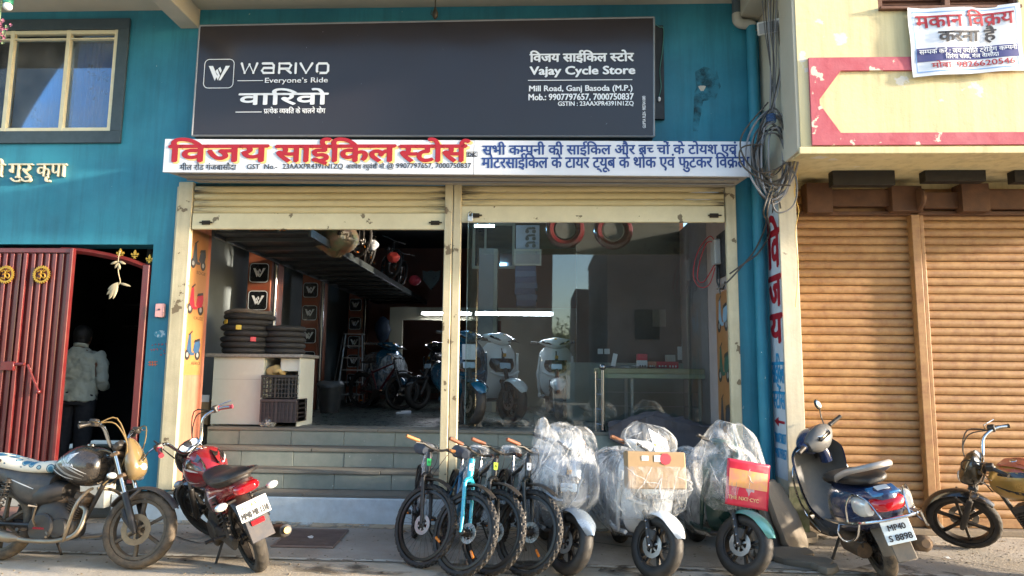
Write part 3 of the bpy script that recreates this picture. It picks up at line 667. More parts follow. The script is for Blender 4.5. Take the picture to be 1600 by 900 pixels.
pl = thing('padlock', 'silver padlock hanging from the left latch of the right hand shutter', 'padlock', (P(735, 338, YM-.06).x, YM-.06, P(735, 338, YM-.06).z))
g = MB(); g.rbox(-.032, .032, -.012, .012, -.06, 0, .006); g.build('body', mat('padlock_white', '#d5d7d5', .3, .4), pl)
g = MB(); g.tube([(-.02, 0, 0), (-.021, 0, .03), (-.012, 0, .048), (0, 0, .054), (.012, 0, .048), (.021, 0, .03), (.02, 0, 0)], .005, 8); g.build('shackle', mat('steel', '#8d9092', .22, 1, var=.1), pl)
# ---------------------------------------------------------------- big black board
BY = 7.42
bc = [P(312, 40, BY), P(1022, 27, BY), P(1022, 213, BY), P(300, 212, BY)]
bb = thing('signboard', 'large glossy black flex board above the white sign, with white company lettering', 'signboard')
flex = mat('black_flex', '#2d2829', .2, var=.25, scale=1.2, col2='#2a2d36', spec=.4, coat=.05, chips=.255, chipcol='#8f9296', chipscale=22)
g = MB(); nx, nz_ = 40, 12; vs = []; fs = []
for i in range(nx+1):
    for j in range(nz_+1):
        u, v = i/nx, j/nz_
        a = bc[0].lerp(bc[1], u); b = bc[3].lerp(bc[2], u); q = a.lerp(b, v)
        ed = min(u, 1-u, v, 1-v)*8; wv = .006*noise.noise(Vector((u*9, v*3, 1)))*min(1, ed)
        vs.append((q.x, BY+wv, q.z))
for i in range(nx):
    for j in range(nz_): a = i*(nz_+1)+j; fs.append((a, a+1, a+nz_+2, a+nz_+1))
g.add(vs, fs).build('flex_face', flex, bb)
g = MB(); g.loft([[(q.x*k+o, y, q.z) for q in bc] for y, k, o in ((BY+.012, 1, 0), (YW-.06, 1, 0))]); g.build('board_box', mat('board_side', '#2c2d31', .6), bb, smooth=0)
g = MB(); bars = MB()
for a, b in ((0, 1), (1, 2), (2, 3), (3, 0)): bars.tube([bc[a]+Vector((0, .004, 0)), bc[b]+Vector((0, .004, 0))], .012, 6)
bars.build('edge_frame', mat('dull_alu', '#85888b', .5, .6), bb)
p, q = P(1023, 186, YW-.05), P(1036, 40, YW-.05)
g = MB(); g.box(p.x, q.x, YW-.055, YW-.004, p.z, q.z); g.build('back_frame', mat('frame_dark', '#23272b', .6), bb, smooth=0)
yy = BY-.008
def T(name, s, px0, px1, pyb, pyt, Y, m, par, bold=0, comp=True, **k):
    a, b = P(px0, pyb, Y), P(px1, pyb, Y); c = P((px0+px1)/2, pyt, Y); d = P((px0+px1)/2, pyb, Y)
    return text(name, s, a.x, b.x, d.z, c.z, Y, m, par, bold, comp, **k)
wp = mat('white_vinyl', '#e6e8ea', .5, var=.08, scale=5)
g = MB(); c = P(342, 115, yy); s_ = P(366, 115, yy).x-P(319, 115, yy).x
frame_ring(g, c.x, c.z, s_, yy, .022, .17); logo(g, c.x, c.z, s_*.88, yy); g.build('logo', wp, bb, smooth=0)
# wide custom capitals
def strokes(mb, x0, x1, z0, z1, y, segs, t):
    for pl in segs:
        pts = [(x0+(x1-x0)*a, z0+(z1-z0)*b) for a, b in pl]; mb.add(*ribbon(pts, y, t))
        for p in pts: mb.add([(p[0]+t/2*cos(k*pi/4), y-.0004, p[1]+t/2*sin(k*pi/4)) for k in range(8)], [tuple(range(8))])
caps = {'W': [[(0, 1), (.22, 0), (.5, .9), (.78, 0), (1, 1)]], 'A': [[(0.05, 1), (.85, 1), (1, .8), (1, 0), (.15, 0), (0, .25), (.15, .52), (.95, .52)]], 'R': [[(0, 0), (0, 1), (.85, 1), (1, .8), (.85, .45), (0.1, .45)], [(.55, .45), (1, 0)]],
        'I': [[(.5, 0), (.5, 1)]], 'V': [[(0, 1), (.5, 0), (1, 1)]], 'O': [[(.15, 0), (.85, 0), (1, .2), (1, .8), (.85, 1), (.15, 1), (0, .8), (0, .2), (.15, 0)]]}
g = MB()
for ch, a, b in (('W', 377, 402), ('A', 409, 428), ('R', 436, 455), ('I', 458, 466), ('V', 469, 488), ('O', 495, 513)):
    A, B = P(a, 114, yy), P(b, 99, yy); strokes(g, A.x, B.x, A.z, B.z, yy, caps[ch], .028)
g.build('lettering', wp, bb, smooth=0)
T('lettering', 'Everyone’s Ride', 414, 512, 129, 121, yy, wp, bb, .0012, False)
def bar(px0, px1, py, h, Y, m, par):
    a, b = P(px0, py, Y), P(px1, py, Y); g = MB(); zc = (a.z+b.z)/2
    g.add([(a.x, Y, zc-h/2), (b.x, Y, zc-h/2), (b.x, Y, zc+h/2), (a.x, Y, zc+h/2)], [(0, 1, 2, 3)]); g.build('rule', m, par, smooth=0)
bar(371, 411, 126, .008, yy, wp, bb); bar(368, 409, 175, .008, yy, wp, bb); bar(825, 988, 125, .009, yy, wp, bb)
T('lettering', 'वाििरवो'.replace('िि', 'ि'), 373, 512, 163, 146, yy, wp, bb, .008)
T('lettering', 'प~{त}येक {व}य{क}ित के चालने योग', 412, 508, 177, 170, yy, wp, bb, .0012)
T('lettering', 'िवजय साईिकल {स}टोर', 828, 990, 96, 84, yy, wp, bb, .006)
T('lettering', 'Vajay Cycle Store', 828, 992, 116, 103, yy, wp, bb, .006, False)
T('lettering', 'Mill Road, Ganj Basoda (M.P.)', 827, 988, 142, 133, yy, wp, bb, .0028, False)
T('lettering', 'Mob.: 9907797657, 7000750837', 826, 990, 156, 146, yy, wp, bb, .003, False)
T('lettering', 'GSTIN : 23AAXPR4391N1ZQ', 872, 990, 165, 158, yy, wp, bb, .0018, False)
V = MB(); text_mb(V, 'GUPTA FLEX- 9827641080', 0, P(1008, 150, yy).z-P(1008, 200, yy).z, 0, .035, 0, .0006, False)
c = P(1009, 200, yy); g = MB(); g.add([(c.x-v.z, yy+v.y, c.z+v.x) for v in V.v], V.f); g.build('lettering', wp, bb, smooth=0)
# white and green wires beside the board with a small connector
wr = thing('hanging_wire', 'thin green wire with a white connector hanging at the right end of the black board', 'wire')
g = MB(); pts = [P(x, y, YW-.07) for x, y in ((1022, 36), (1030, 42), (1037, 46), (1035, 80), (1031, 110), (1033, 135), (1030, 150))]
g.tube(cr([tuple(p) for p in pts], 5), .004, 5); g.build('wire', mat('green_wire', '#4c8f83', .5), wr)
c = P(1030, 155, YW-.07); g = MB(); g.ball(c, .022, (.8, .8, 1.4)); g.build('connector', wp, wr)
# ---------------------------------------------------------------- long white sign box
SY = 7.15
sgn = thing('shop_sign', 'long white sign box over the shutters, red shop name left and blue lines right', 'sign')
whb = mat('sign_white', '#c9cdd3', .5, var=.2, scale=2, col2='#b3b7bd', dust=.06)
under = mat('sign_under', '#a59e92', .6, var=.4, scale=3, dust=.2)
xL, xM, xR = P(256, 240, SY).x, P(740, 240, SY).x, P(1173, 240, SY).x
zt0, zt1, zb0, zb1 = P(256, 217, SY).z, P(1172, 221, SY).z, P(258, 269, SY).z, P(1172, 276, SY).z
def face(x0, x1, name):
    f = lambda x, a, b: a+(b-a)*(x-xL)/(xR-xL)
    g = MB(); g.loft([[(x0, y, f(x0, zb0, zb1)), (x1, y, f(x1, zb0, zb1)), (x1, y, f(x1, zt0, zt1)), (x0, y, f(x0, zt0, zt1))] for y in (SY, SY+.03)])
    return g.build(name, whb, sgn, smooth=0, bevel=.004)
face(xL, xM-.002, 'face_panel'); face(xM+.002, xR, 'face_panel')
g = MB(); g.loft([[(xL+.02+k, y, zb0+.01), (xR-.02-k*.3, y, zb1+.01), (xR-.02, y, zt1-.01), (xL+.02+k, y, zt0-.01)] for y, k in ((SY+.031, 0), (YW-.08, .16))]); g.build('box_body', under, sgn, smooth=0)
g = MB(); 
for y in (SY+.12, SY+.3): g.tube([(xL+.12, y, zb0-.0), (xR-.1, y, zb1-.0)], .011, 6)
g.build('bottom_rail', mat('dull_alu', '#85888b', .5, .6), sgn)
ty = SY-.0015
ylw = mat('sign_yellow_shadow', '#f0c27a', .6)
for s, a, b in (('िवजय', 263, 418), ('साईिकल', 430, 617), ('{स}टो^स^', 624, 733)):
    s = s.replace('{स}टो^स^', '{स}टोस^')
    T('lettering_shadow', s, a+3, b+4, 254.5, 229.5, ty+.0005, ylw, sgn, .0135)
    T('lettering', s, a, b, 252, 227, ty-.003, redp, sgn, .0135)
blki = mat('sign_black_ink', '#2b2b33', .6)
T('lettering', 'मील रोड गंजबासौदा', 281, 369, 265.5, 257.5, ty, blki, sgn, .0006)
T('lettering', 'GST  No.-', 386, 433, 264, 256, ty, blki, sgn, .0006, False)
T('lettering', '23AAXPR4391N1ZQ', 442, 536, 263.5, 255.5, ty, blki, sgn, .0006, False)
T('lettering', 'अवधेश रघुवंशी मो.', 541, 602, 263.5, 257, ty, blki, sgn, .0006)
T('lettering', '@ 9907797657, 7000750837', 605, 736, 262.5, 254.5, ty, blki, sgn, .0006, False)
g = MB(); a, b = P(729, 245, ty), P(746, 237, ty); 
for q in ((a.x, b.x, a.z, a.z+.006), (a.x, b.x, b.z-.006, b.z), (a.x, a.x+.005, a.z, b.z), (b.x-.005, b.x, a.z, b.z)): g.add([(q[0], ty-.001, q[2]), (q[1], ty-.001, q[2]), (q[1], ty-.001, q[3]), (q[0], ty-.001, q[3])], [(0, 1, 2, 3)])
g.build('stamp_box', blki, sgn, smooth=0)
T('lettering', 'DK', 731, 744, 244, 238.5, ty-.001, blki, sgn, .003, False)
T('lettering', 'सभी क{म}पनी की साईिकल और ब{च} चों के टोयश एवं', 754, 1152, 241, 227, ty, navy, sgn, .0045)
T('lettering', 'मोटरसाईिकल के टायर ट्यूब के थोक एवं फुटकर िवक~ेता', 753, 1171, 262, 246, ty, navy, sgn, .0045)
# ---------------------------------------------------------------- sale banner on the yellow house
bn = thing('banner', 'white cloth banner advertising the yellow house with red and black lettering', 'banner')
BN = YY-.06
cloth = mat('banner_white', '#d4d8df', .6, var=.2, scale=3)
def bq(px, py): return P(px, py, BN)
crn = [bq(1418, 12), bq(1592, 5), bq(1600, 110), bq(1428, 120)]
def bpt(u, v, dy=0):
    a = crn[0].lerp(crn[1], u); b = crn[3].lerp(crn[2], u); q = a.lerp(b, v)
    sag = -.03*sin(pi*u)*(1-v)
    return Vector((q.x, BN+.012*sin(u*11+v*2)+.008*sin(v*9+u*3)-dy, q.z+sag*.5))
def bgrid(u0, u1, v0, v1, dy, name, m, nu=30, nv=10):
    g = MB(); vs = [bpt(u0+(u1-u0)*i/nu, v0+(v1-v0)*j/nv, dy) for i in range(nu+1) for j in range(nv+1)]
    g.add(vs, [(i*(nv+1)+j, i*(nv+1)+j+1, (i+1)*(nv+1)+j+1, (i+1)*(nv+1)+j) for i in range(nu) for j in range(nv)]); return g.build(name, m, bn)
bgrid(0, 1, 0, 1, 0, 'cloth', cloth, 40, 20)
bgrid(.05, .96, .60, .79, .004, 'blue_strip', mat('banner_navy', '#3a3f78', .6))
lb = mat('banner_line', '#7aa3d8', .6)
for q in ((.04, .955, .05, .065), (.04, .955, .93, .945), (.04, .048, .065, .93), (.947, .955, .065, .93)): bgrid(*q, .003, 'border_line', lb, 20, 8)
def btext(s, u0, u1, vb, vt, m, bold=0, comp=True):
    V = MB(); text_mb(V, s, u0, u1, -vb, -vt, 0, bold, comp)
    g = MB(); g.add([bpt(v.x, -v.z, .007-v.y) for v in V.v], V.f); g.build('lettering', m, bn, smooth=0)
btext('मकान िवक~य', .07, .93, .30, .12, redp, .005); btext('करना है', .25, .77, .52, .37, blki, .006)
btext('स{म}पक^ करें : जय {ज}योित ट्रेिडंग क{म}पनी', .07, .95, .685, .625, wp, .0008); btext('ितरंगा चौक, गंज वासौदा', .30, .78, .765, .71, wp, .0008)
btext('मोबा. 9826620546', .17, .91, .895, .82, redp, .0012)
# ---------------------------------------------------------------- raised name on the teal wall
nm = thing('wall_lettering', 'raised cream Hindi letters on the teal wall under the window', 'letters')
goldl = mat('letter_cream', '#cfc3a4', .4, .2, var=.2)
for s, a, b in (('ी', -6, 8), ('गुरु', 15, 52), ('कृपा', 59, 105)):
    V = MB(); A, B, Tp, Bt = P(a, 278, YW), P(b, 278, YW), P(a, 257, YW), P(a, 277, YW)
    text_mb(V, s, A.x, B.x, Bt.z, Tp.z, 0, 0)
    for q, (dx, dz) in enumerate(((0, 0), (.007, 0), (-.007, 0), (0, .006))):
        pass
    g = MB(); n = len(V.v)
    for y in (YW-.04, YW-.035, YW-.03, YW-.025, YW-.02, YW-.015, YW-.01, YW-.005):
        g.add([(v.x, y, v.z) for v in V.v], V.f)
    # side walls from boundary edges
    ec = {}
    for f in V.f:
        for i in range(len(f)): e = (f[i], f[(i+1) % len(f)]); k = tuple(sorted(e)); ec[k] = ec.get(k, 0)+1
    for k, c in ec.items():
        if c == 1: a_, b_ = V.v[k[0]], V.v[k[1]]; g.add([(a_.x, YW-.04, a_.z), (b_.x, YW-.04, b_.z), (b_.x, YW-.003, b_.z), (a_.x, YW-.003, a_.z)], [(0, 1, 2, 3)])
    g.build('letter', goldl, nm, smooth=0)
# ---------------------------------------------------------------- red gate
gt = thing('metal_gate', 'dark red folding metal gate with golden om emblems, its right leaf open', 'gate')
gred = mat('gate_red', '#5f141a', .32, .1, var=.4, scale=3, col2='#561218', coat=.3, dust=.12)
gx1 = P(99, 560, YW-.05).x; gz0, gz1 = .46, P(50, 388, YW-.03).z
x = gx1-.05; k = 0; pitch = .085; sl = None
while x > DL-.3:
    if sl is None:
        g = MB(); g.rbox(-.022, .022, -.03, .0, gz0+.05, gz1-.06, .005); sl = g.build('slat', gred, gt, smooth=0, loc=(x, YW-.01, 0))
    else: share(sl, 'slat', (x, YW-.01 - (.02 if k % 6 == 0 else 0), 0), gt)
    x -= pitch; k += 1
g = MB(); g.box(DL-.3, gx1, YW-.012, YW-.004, gz0, gz1); g.build('back_sheet', gred, gt, smooth=0)
g = MB(); g.rbox(DL-.3, gx1, YW-.05, YW+.0, gz1-.055, gz1, .004); g.rbox(DL-.3, gx1, YW-.05, YW+.0, gz0, gz0+.05, .004); g.rbox(gx1-.03, gx1+.01, YW-.06, YW+.0, gz0, gz1, .004); g.build('leaf_frame', gred, gt, smooth=0)
# curved top rail and right jamb
g = MB(); pts = [P(x, y, YW+.02) for x, y in ((95, 391), (130, 393), (165, 399), (200, 407), (232, 419))]
g.tube(cr([tuple(p) for p in pts], 5), .035, 4); g.build('arched_rail', gred, gt, smooth=0)
jx, jx0 = P(234, 500, YW+.02).x, P(221, 500, YW+.02).x
g = MB(); g.rbox(DR-.10, DR-.02, YW-.02, YW+.06, .40, P(230, 414, YW).z, .006); g.build('jamb', gred, gt, smooth=0)
gold = mat('brass_gold', '#c89b3c', .35, .7, var=.3, dust=.15)
def spear(px, py):
    c = P(px, py, YW+.02); s = .055; g = MB(); M_ = tr(c.x, c.y, c.z)
    g.loft([[ (x, y*1.0, z) for x, z in [(0, 1.1*s), (.28*s, .55*s), (.12*s, .1*s), (0, -.2*s), (-.12*s, .1*s), (-.28*s, .55*s)]] for y in (-.008, .008)]) if 0 else None
    m = MB(M_)
    for pts in ([(0, 1.2*s), (.3*s, .6*s), (.1*s, 0), (-.1*s, 0), (-.3*s, .6*s)], [(.1*s, 0), (.3*s, .25*s), (.75*s, .5*s), (.8*s, .1*s), (.5*s, -.05*s), (.45*s, .15*s)], [(-.1*s, 0), (-.3*s, .25*s), (-.75*s, .5*s), (-.8*s, .1*s), (-.5*s, -.05*s), (-.45*s, .15*s)], [(-.6*s, -.15*s), (.6*s, -.15*s), (.6*s, -.32*s), (-.6*s, -.32*s)], [(-.15*s, -.32*s), (.15*s, -.32*s), (.25*s, -.7*s), (-.25*s, -.7*s)]):
        m.loft([[(x, y, z) for x, z in pts] for y in (-.01, .01)])
    m.build('finial', gold, gt, smooth=0)
for q in ((188, 397), (211, 399), (234, 406)): spear(*q)
for px in (9, 65):
    c = P(px, 429, YW-.06); s = P(px+14, 429, YW-.06).x-c.x
    g = MB(tr(c)); pts = []
    for k in range(48): a = 2*pi*k/48; r = s*(1.0 if k % 2 else .84); pts.append((r*cos(a), r*sin(a)))
    inner = [(s*.70*cos(2*pi*k/48), s*.70*sin(2*pi*k/48)) for k in range(48)]
    vs = []; fs = []
    for y in (-.008, .008): vs += [(x, y, z) for x, z in pts]+[(x, y, z) for x, z in inner]
    for k in range(48): n = (k+1) % 48; fs += [(k, n, 48+n, 48+k), (96+k, 144+k, 144+n, 96+n), (k, 96+k, 96+n, n), (48+k, 48+n, 144+n, 144+k)]
    g.add(vs, fs)
    for pl in ([(-.45, .3), (-.25, .45), (-.02, .3), (-.12, .08), (-.3, .05), (-.1, .02), (0, -.2), (-.15, -.45), (-.45, -.35)], [(-.1, .05), (.15, .12), (.35, .05), (.45, -.2), (.3, -.38), (.15, -.25)], [(.05, .45), (.2, .34), (.42, .45)], [(.2, .6), (.26, .58)]):
        p3 = [(a*s, -.004, b*s) for a, b in cr(pl, 3)]; g.tube(p3, s*.085, 5)
    g.build('om_emblem', gold, gt, smooth=0)
g = MB(); a, b = P(10, 569, YW-.06), P(38, 569, YW-.06)
g.tube([(a.x, a.y, a.z), (b.x, b.y, b.z)], .02, 8); g.rbox(P(20, 570, 0.1+YW).x, P(30, 570, YW).x, YW-.09, YW-.04, a.z-.07, a.z+.03, .005)
c, d = P(43, 570, YW-.07), P(60, 612, YW-.07); g.tube([c, d], .014, 8); g.ball(d, .025); g.build('latch', gred, gt)
# pink bell box, faded notices, plastic flower
db = thing('bell_box', 'small pink square bell switch box on the teal wall beside the gate', 'switch box')
a, b = P(245, 496, YW), P(260, 475, YW)
g = MB(); g.rbox(a.x, b.x, YW-.05, YW-.002, a.z, b.z, .006); g.build('box', mat('pink_plastic', '#cf9c98', .5), db); g = MB(); g.ball(((a.x+b.x)/2, YW-.052, (a.z+b.z)/2+.01), .012, (1, .5, 1)); g.build('button', blki, db)
pn = mat('paper_remnant', '#9fb6bd', .8, chips=.5, chipcol='#3f8093', chipscale=14)
t = thing('torn_notice', 'torn pale paper remnant stuck on the teal wall under the pink bell box', 'notice')
a, b = P(240, 529, YW), P(262, 515, YW); g = MB(); random.seed(4)
pts = [(a.x+(b.x-a.x)*(.5+.5*cos(k*2*pi/18)*random.uniform(.75, 1.1)), a.z+(b.z-a.z)*(.5+.5*sin(k*2*pi/18)*random.uniform(.75, 1.1))) for k in range(18)]
g.loft([[(x, y, z) for x, z in pts] for y in (YW-.003, YW-.001)]); g.build('paper', pn, t, smooth=0)
scr = mat('scribble_red', '#9c4a52', .8)
t = thing('wall_scribble', 'small red handwriting and orange smear on the teal wall below the torn notice', 'graffiti')
g = MB(); random.seed(6)
for (px, py, n) in ((238, 538, 5), (236, 547, 5), (252, 553, 3)):
    for k in range(n):
        c = P(px+k*5, py+random.uniform(-1, 1), YW-.003); pts = [(c.x+random.uniform(-.015, .015), c.z+random.uniform(-.015, .015)) for _ in range(4)]; g.add(*ribbon(cr(pts, 3), YW-.003, .006))
g.build('writing', scr, t, smooth=0)
T('lettering', 'ग{म', 0, 1, 1, 0, YW, scr, t) if 0 else None
g = MB(); c = P(238, 568, YW-.003)
for z in (0, -.03): g.add(*ribbon([(c.x-.05, c.z+z+.015), (c.x+.06, c.z+z+.02)], YW-.003, .008))
for dx in (-.03, 0, .03): g.add(*ribbon([(c.x+dx, c.z+.03), (c.x+dx+.005, c.z-.03)], YW-.0034, .01))
g.build('smear', mat('scribble_orange', '#c0603c', .8), t, smooth=0)
hf = thing('hanging_flower', 'dried pale flower hanging on a string from the gate arch', 'dried flower')
dry = mat('dried_petals', '#a3977a', .7, var=.5, scale=20, col2='#8e8262')
c0 = P(185, 402, YW-.08)
g = MB(); g.tube(cr([tuple(P(x, y, YW-.08)) for x, y in ((188, 392), (185, 405), (185, 425), (188, 440), (184, 446))], 4), .005, 5); g.build('string', dry, hf)
def petal(name, px, py, ang, L, W):
    c = P(px, py, YW-.08); g = MB(tr(c) @ Matrix.Rotation(ang, 4, 'Y')); n = 7
    g.loft([[(W*sin(pi*i/n)**.7*.5*cos(t_)+.0, .35*W*sin(pi*i/n)*sin(t_), -L*i/n) for t_ in [2*pi*k/8 for k in range(8)]] for i in range(n+1)]); g.build(name, dry, hf)
for k, (x, y, a, L, W) in enumerate(((185, 408, 1.2, .10, .03), (185, 408, -1.2, .10, .03), (185, 410, .5, .08, .03), (185, 410, -.3, .09, .03), (186, 441, .75, .20, .05), (185, 441, .45, .22, .06), (184, 441, .2, .20, .05), (186, 442, -1.3, .15, .03), (185, 441, .95, .15, .04))): petal('petal', x, y, a, L, W)
# small things high on the left
bulb = thing('light_bulb', 'white bulb with a green cap hanging at the top left corner', 'bulb', tuple(P(12, 10, 6.6)))
g = MB(); g.ball((0, 0, 0), .045, (1, 1, 1)); g.build('globe', mat('bulb_white', '#d7dbd8', .3), bulb); g = MB(); g.lathe([(.03, .03), (.046, .03), (.048, .09), (.02, .1)], n=16); g.build('cap', mat('bulb_green', '#3c9a7c', .4), bulb); g = MB(); g.tube([(0, 0, .1), (0, 0, .6)], .006, 6); g.build('cord', blki, bulb)
fp = thing('hanging_plant', 'pink and white artificial flower garland at the top left edge', 'flowers', tuple(P(2, 45, 6.7)))
random.seed(5); g = MB(); g2 = MB()
for k in range(60):
    c = Vector((random.gauss(-.02, .04), random.gauss(0, .03), random.uniform(-.13, .10)))
    for q in range(5):
        a = q*2*pi/5+random.random(); n = Vector((cos(a), -.5, sin(a)))*.016; m_ = Vector((-sin(a), 0, cos(a)))*.008
        (g if k % 3 else g2).add([c, c+n+m_, c+n*1.3, c+n-m_], [(0, 1, 2, 3)])
g.build('pink_flowers', mat('petal_pink', '#b06a80', .7), fp, smooth=0); g2.build('leaves', mat('leaf_pale', '#7d9470', .7), fp, smooth=0); g = MB(); g.tube([(-.02, 0, -.1), (-.03, 0, .1), (-.03, 0, .5)], .008, 6); g.build('stem', mat('leaf_pale', '#7d9470', .7), fp)
# lantern-like hook over the board and lamp
hk = thing('wall_hook', 'small dark metal hook with a bulb holder above the black board', 'hook', tuple(P(680, 18, 7.3)))
g = MB(); g.lathe([(.012, -.09), (.03, -.06), (.035, -.02), (.02, .02), (.012, .05)], n=12); g.tube([(0, 0, .05), (0, 0, .25)], .006, 6); g.tube([(-.02, 0, -.05), (-.05, 0, -.03), (-.04, 0, .02)], .004, 5); g.build('holder', dk, hk)
fld = thing('floodlight', 'small white floodlight on the pillar above the cable tangle', 'lamp', tuple(P(1203, 42, 7.1)), (0, 0, radians(-25)))
g = MB(rot('X', 25)); g.rbox(-.13, .13, -.02, .03, -.07, .07, .01); g.build('housing', mat('lamp_white', '#c3c3bc', .5), fld); g = MB(rot('X', 25)); g.box(-.11, .11, -.024, -.019, -.055, .055); g.build('lens', mat('lamp_lens', '#8f9496', .15), fld, smooth=0)
g = MB(); g.tube([(-.14, 0, 0), (-.14, .09, .03), (.14, .09, .03), (.14, 0, 0)], .01, 5); g.build('bracket', dk, fld)
# painted drain pipe with a pale elbow
dp = thing('drain_pipe', 'teal painted drain pipe with a pale elbow between the shop wall and pillar', 'pipe')
x0, x1 = P(1177, 400, YW-.09).x, P(1195, 400, YW-.09).x; xc = (x0+x1)/2; rr = (x1-x0)/2*.94
zt = P(1184, 42, YW-.09).z
g = MB(); g.tube([(xc, YW-.09, .02), (xc, YW-.09, zt)], rr, 20); g.build('pipe', teal, dp)
pvc = mat('old_pvc', '#b3b2a8', .5, dust=.3)
e = P(1152, 42, YW-.09); g = MB(); g.tube(cr([(xc+.02, YW-.09, zt), (xc-.02, YW-.09, zt+.03), (e.x+.05, YW-.09, zt+.04), (e.x+.005, YW-.09, zt+.08), (e.x, YW-.09, zt+.16)], 5), rr*.95, 18); g.build('elbow', pvc, dp)
g = MB(); g.tube([(e.x, YW-.09, zt+.15), (e.x, YW-.09, zt+.4)], rr*.9, 16); g.build('grey_pipe', mat('grey_pipe', '#4b5a63', .5), dp)
# ---------------------------------------------------------------- cable tangle
cab = [mat('cable_grey', '#55585b', .55, dust=.3), mat('cable_black', '#232426', .5, dust=.3), mat('cable_pale', '#83858a', .55, dust=.3)]
ct = thing('cable_bundle', 'tangled coil of grey cables hanging from the pillar at the end of the sign', 'cables')
random.seed(21); CY = 7.05
for k in range(15):      # loops of the coil
    cx, cy = 1207+random.uniform(-7, 7), 242+random.uniform(-8, 10); rx, rz = random.uniform(12, 36), random.uniform(38, 72); ph = random.uniform(0, 6)
    pts = []
    for j in range(15):
        a = ph+2*pi*j/14*1.0; px = cx+rx*cos(a)*(1+.15*sin(2*a+k)); py = cy+rz*sin(a)
        p = P(px, py, CY+random.uniform(-.03, .06)); pts.append(tuple(p))
    g = MB(); g.tube(cr(pts, 4), random.choice((.008, .009, .011)), 6); g.build('cable', cab[k % 3], ct)
for k in range(9):       # strands going up
    pts = [P(1207+random.uniform(-6, 6), 180, CY), P(1198+k*3+random.uniform(-5, 5), 110+random.uniform(-20, 20), CY), P(1195+k*3.2, 45, CY-.02), P(1190+k*5, -20, CY)]
    g = MB(); g.tube(cr([tuple(p) for p in pts], 6), random.choice((.006, .008)), 5); g.build('cable', cab[k % 3], ct)
for q in (((1205, 290), (1193, 330), (1197, 350), (1180, 390), (1160, 415), (1137, 440), (1120, 452)), ((1209, 292), (1199, 330), (1202, 365), (1185, 395), (1165, 410), (1140, 428)), ((1222, 250), (1243, 275), (1244, 310), (1232, 328), (1212, 330), (1203, 300)), ((1190, 225), (1160, 230), (1156, 250), (1170, 268), (1200, 285), (1235, 290)), ((1212, 300), (1207, 335), (1212, 360), (1222, 345), (1215, 300)), ((1200, 160), (1160, 210), (1162, 245), (1190, 270), (1230, 250), (1225, 200), (1205, 175))):
    g = MB(); g.tube(cr([tuple(P(x, y, (CY if y < 335 else YW-.15)-.03)) for x, y in q], 6), .009, 6); g.build('cable', cab[1 if q[0][0] < 1212 else 0], ct)
g = MB()
for k in range(6): c = P(1205, 180+k*2, CY-.01); g.tube([(c.x+.05*cos(a), CY+.0+.05*sin(a), c.z) for a in [j*.6 for j in range(11)]], .005, 4)
g.build('blue_tie', mat('tie_blue', '#3a5f8f', .5), ct)
g = MB(); yw_ = mat('yellow_wire', '#c9a24a', .5); g.tube(cr([tuple(P(x, y, 7.2)) for x, y in ((1238, 255), (1246, 275), (1241, 300), (1248, 330), (1243, 360), (1247, 420), (1243, 480))], 6), .005, 5)
t = thing('loose_wire', 'thin yellow wire running down the edge of the lettered pillar', 'wire'); g.build('wire', yw_, t)
# ---------------------------------------------------------------- drain grate, slabs, rubble
gr = thing('drain_grate', 'rectangular rusty floor grate with thin bars in the pavement', 'drain cover')
q = [G(457, 829), G(544, 831), G(520, 858), G(424, 856)]
irn = mat('rusty_iron', '#7a6860', .7, .3, var=.6, scale=8, dust=.3)
g = MB(); 
for a, b in ((0, 1), (1, 2), (2, 3), (3, 0)): g.tube([q[a]+Vector((0, 0, .014)), q[b]+Vector((0, 0, .014))], .012, 4)
g.build('frame', irn, gr, smooth=0)
g = MB(); g.add([p+Vector((0, 0, .009)) for p in q], [(0, 1, 2, 3)]); g.build('pit', mat('pit_dark', '#332b2a', .9), gr, smooth=0)
for k in range(1, 15):
    t_ = k/15; a, b = q[0].lerp(q[3], t_), q[1].lerp(q[2], t_); g = MB(); g.tube([(a+b)/2-(b-a)/2+Vector((0, 0, .014)), b+Vector((0, 0, .014))], .006, 4); g.build('bar', irn, gr, smooth=0)
stone = mat('sandstone_slab', '#7b7468', .85, var=.7, scale=3, col2='#655e53', bump=.5, bscale=25, dust=.3)
def slab(name, label, pts, th, M_, seed=0, group=None):
    rr_ = random.Random(seed); pts = [(x+rr_.uniform(-.012, .012), y+rr_.uniform(-.012, .012)) for x, y in cr(pts, 5, True)]
    t = MB(M_); n = len(pts)
    cx_, cy_ = sum(p[0] for p in pts)/n, sum(p[1] for p in pts)/n
    rg = [[(cx_+(x-cx_)*k, cy_+(y-cy_)*k, z) for x, y in pts] for k, z in ((.3, 0), (.7, 0), (.97, .002), (1, th*.3), (1, th*.5), (.99, th*.75), (.96, th), (.7, th), (.3, th))]
    t.loft(rg); o = t.build(name, stone, smooth=30); displace(o, .014, 8, seed=seed); return tag(o, label, 'stone slab', group)
b0 = G(1222, 838)
for k, (dx, dy, lean, h, wd_, lab) in enumerate(((-.20, -.02, 12, .72, .5, 'leftmost and tallest stone slab leaning on the pillar foot'), (-.06, -.10, 17, .62, .42, 'middle leaning stone slab at the pillar foot'), (.04, -.18, 24, .66, .34, 'right hand leaning stone slab nearest the kerb at the pillar foot'))):
    pts = [(-wd_/2, 0), (wd_/2, 0), (wd_/2-.02, h*.8), (wd_/2-.1, h), (-wd_/2+.06, h*.97), (-wd_/2, h*.7)]
    slab('stone_slab', lab, pts, .06, tr(2.44+dx, 7.16+dy, .0) @ rot('Z', 40) @ rot('Y', 0) @ rot('X', 90-lean+0), seed=k, group='stone slabs leaning on the pillar')
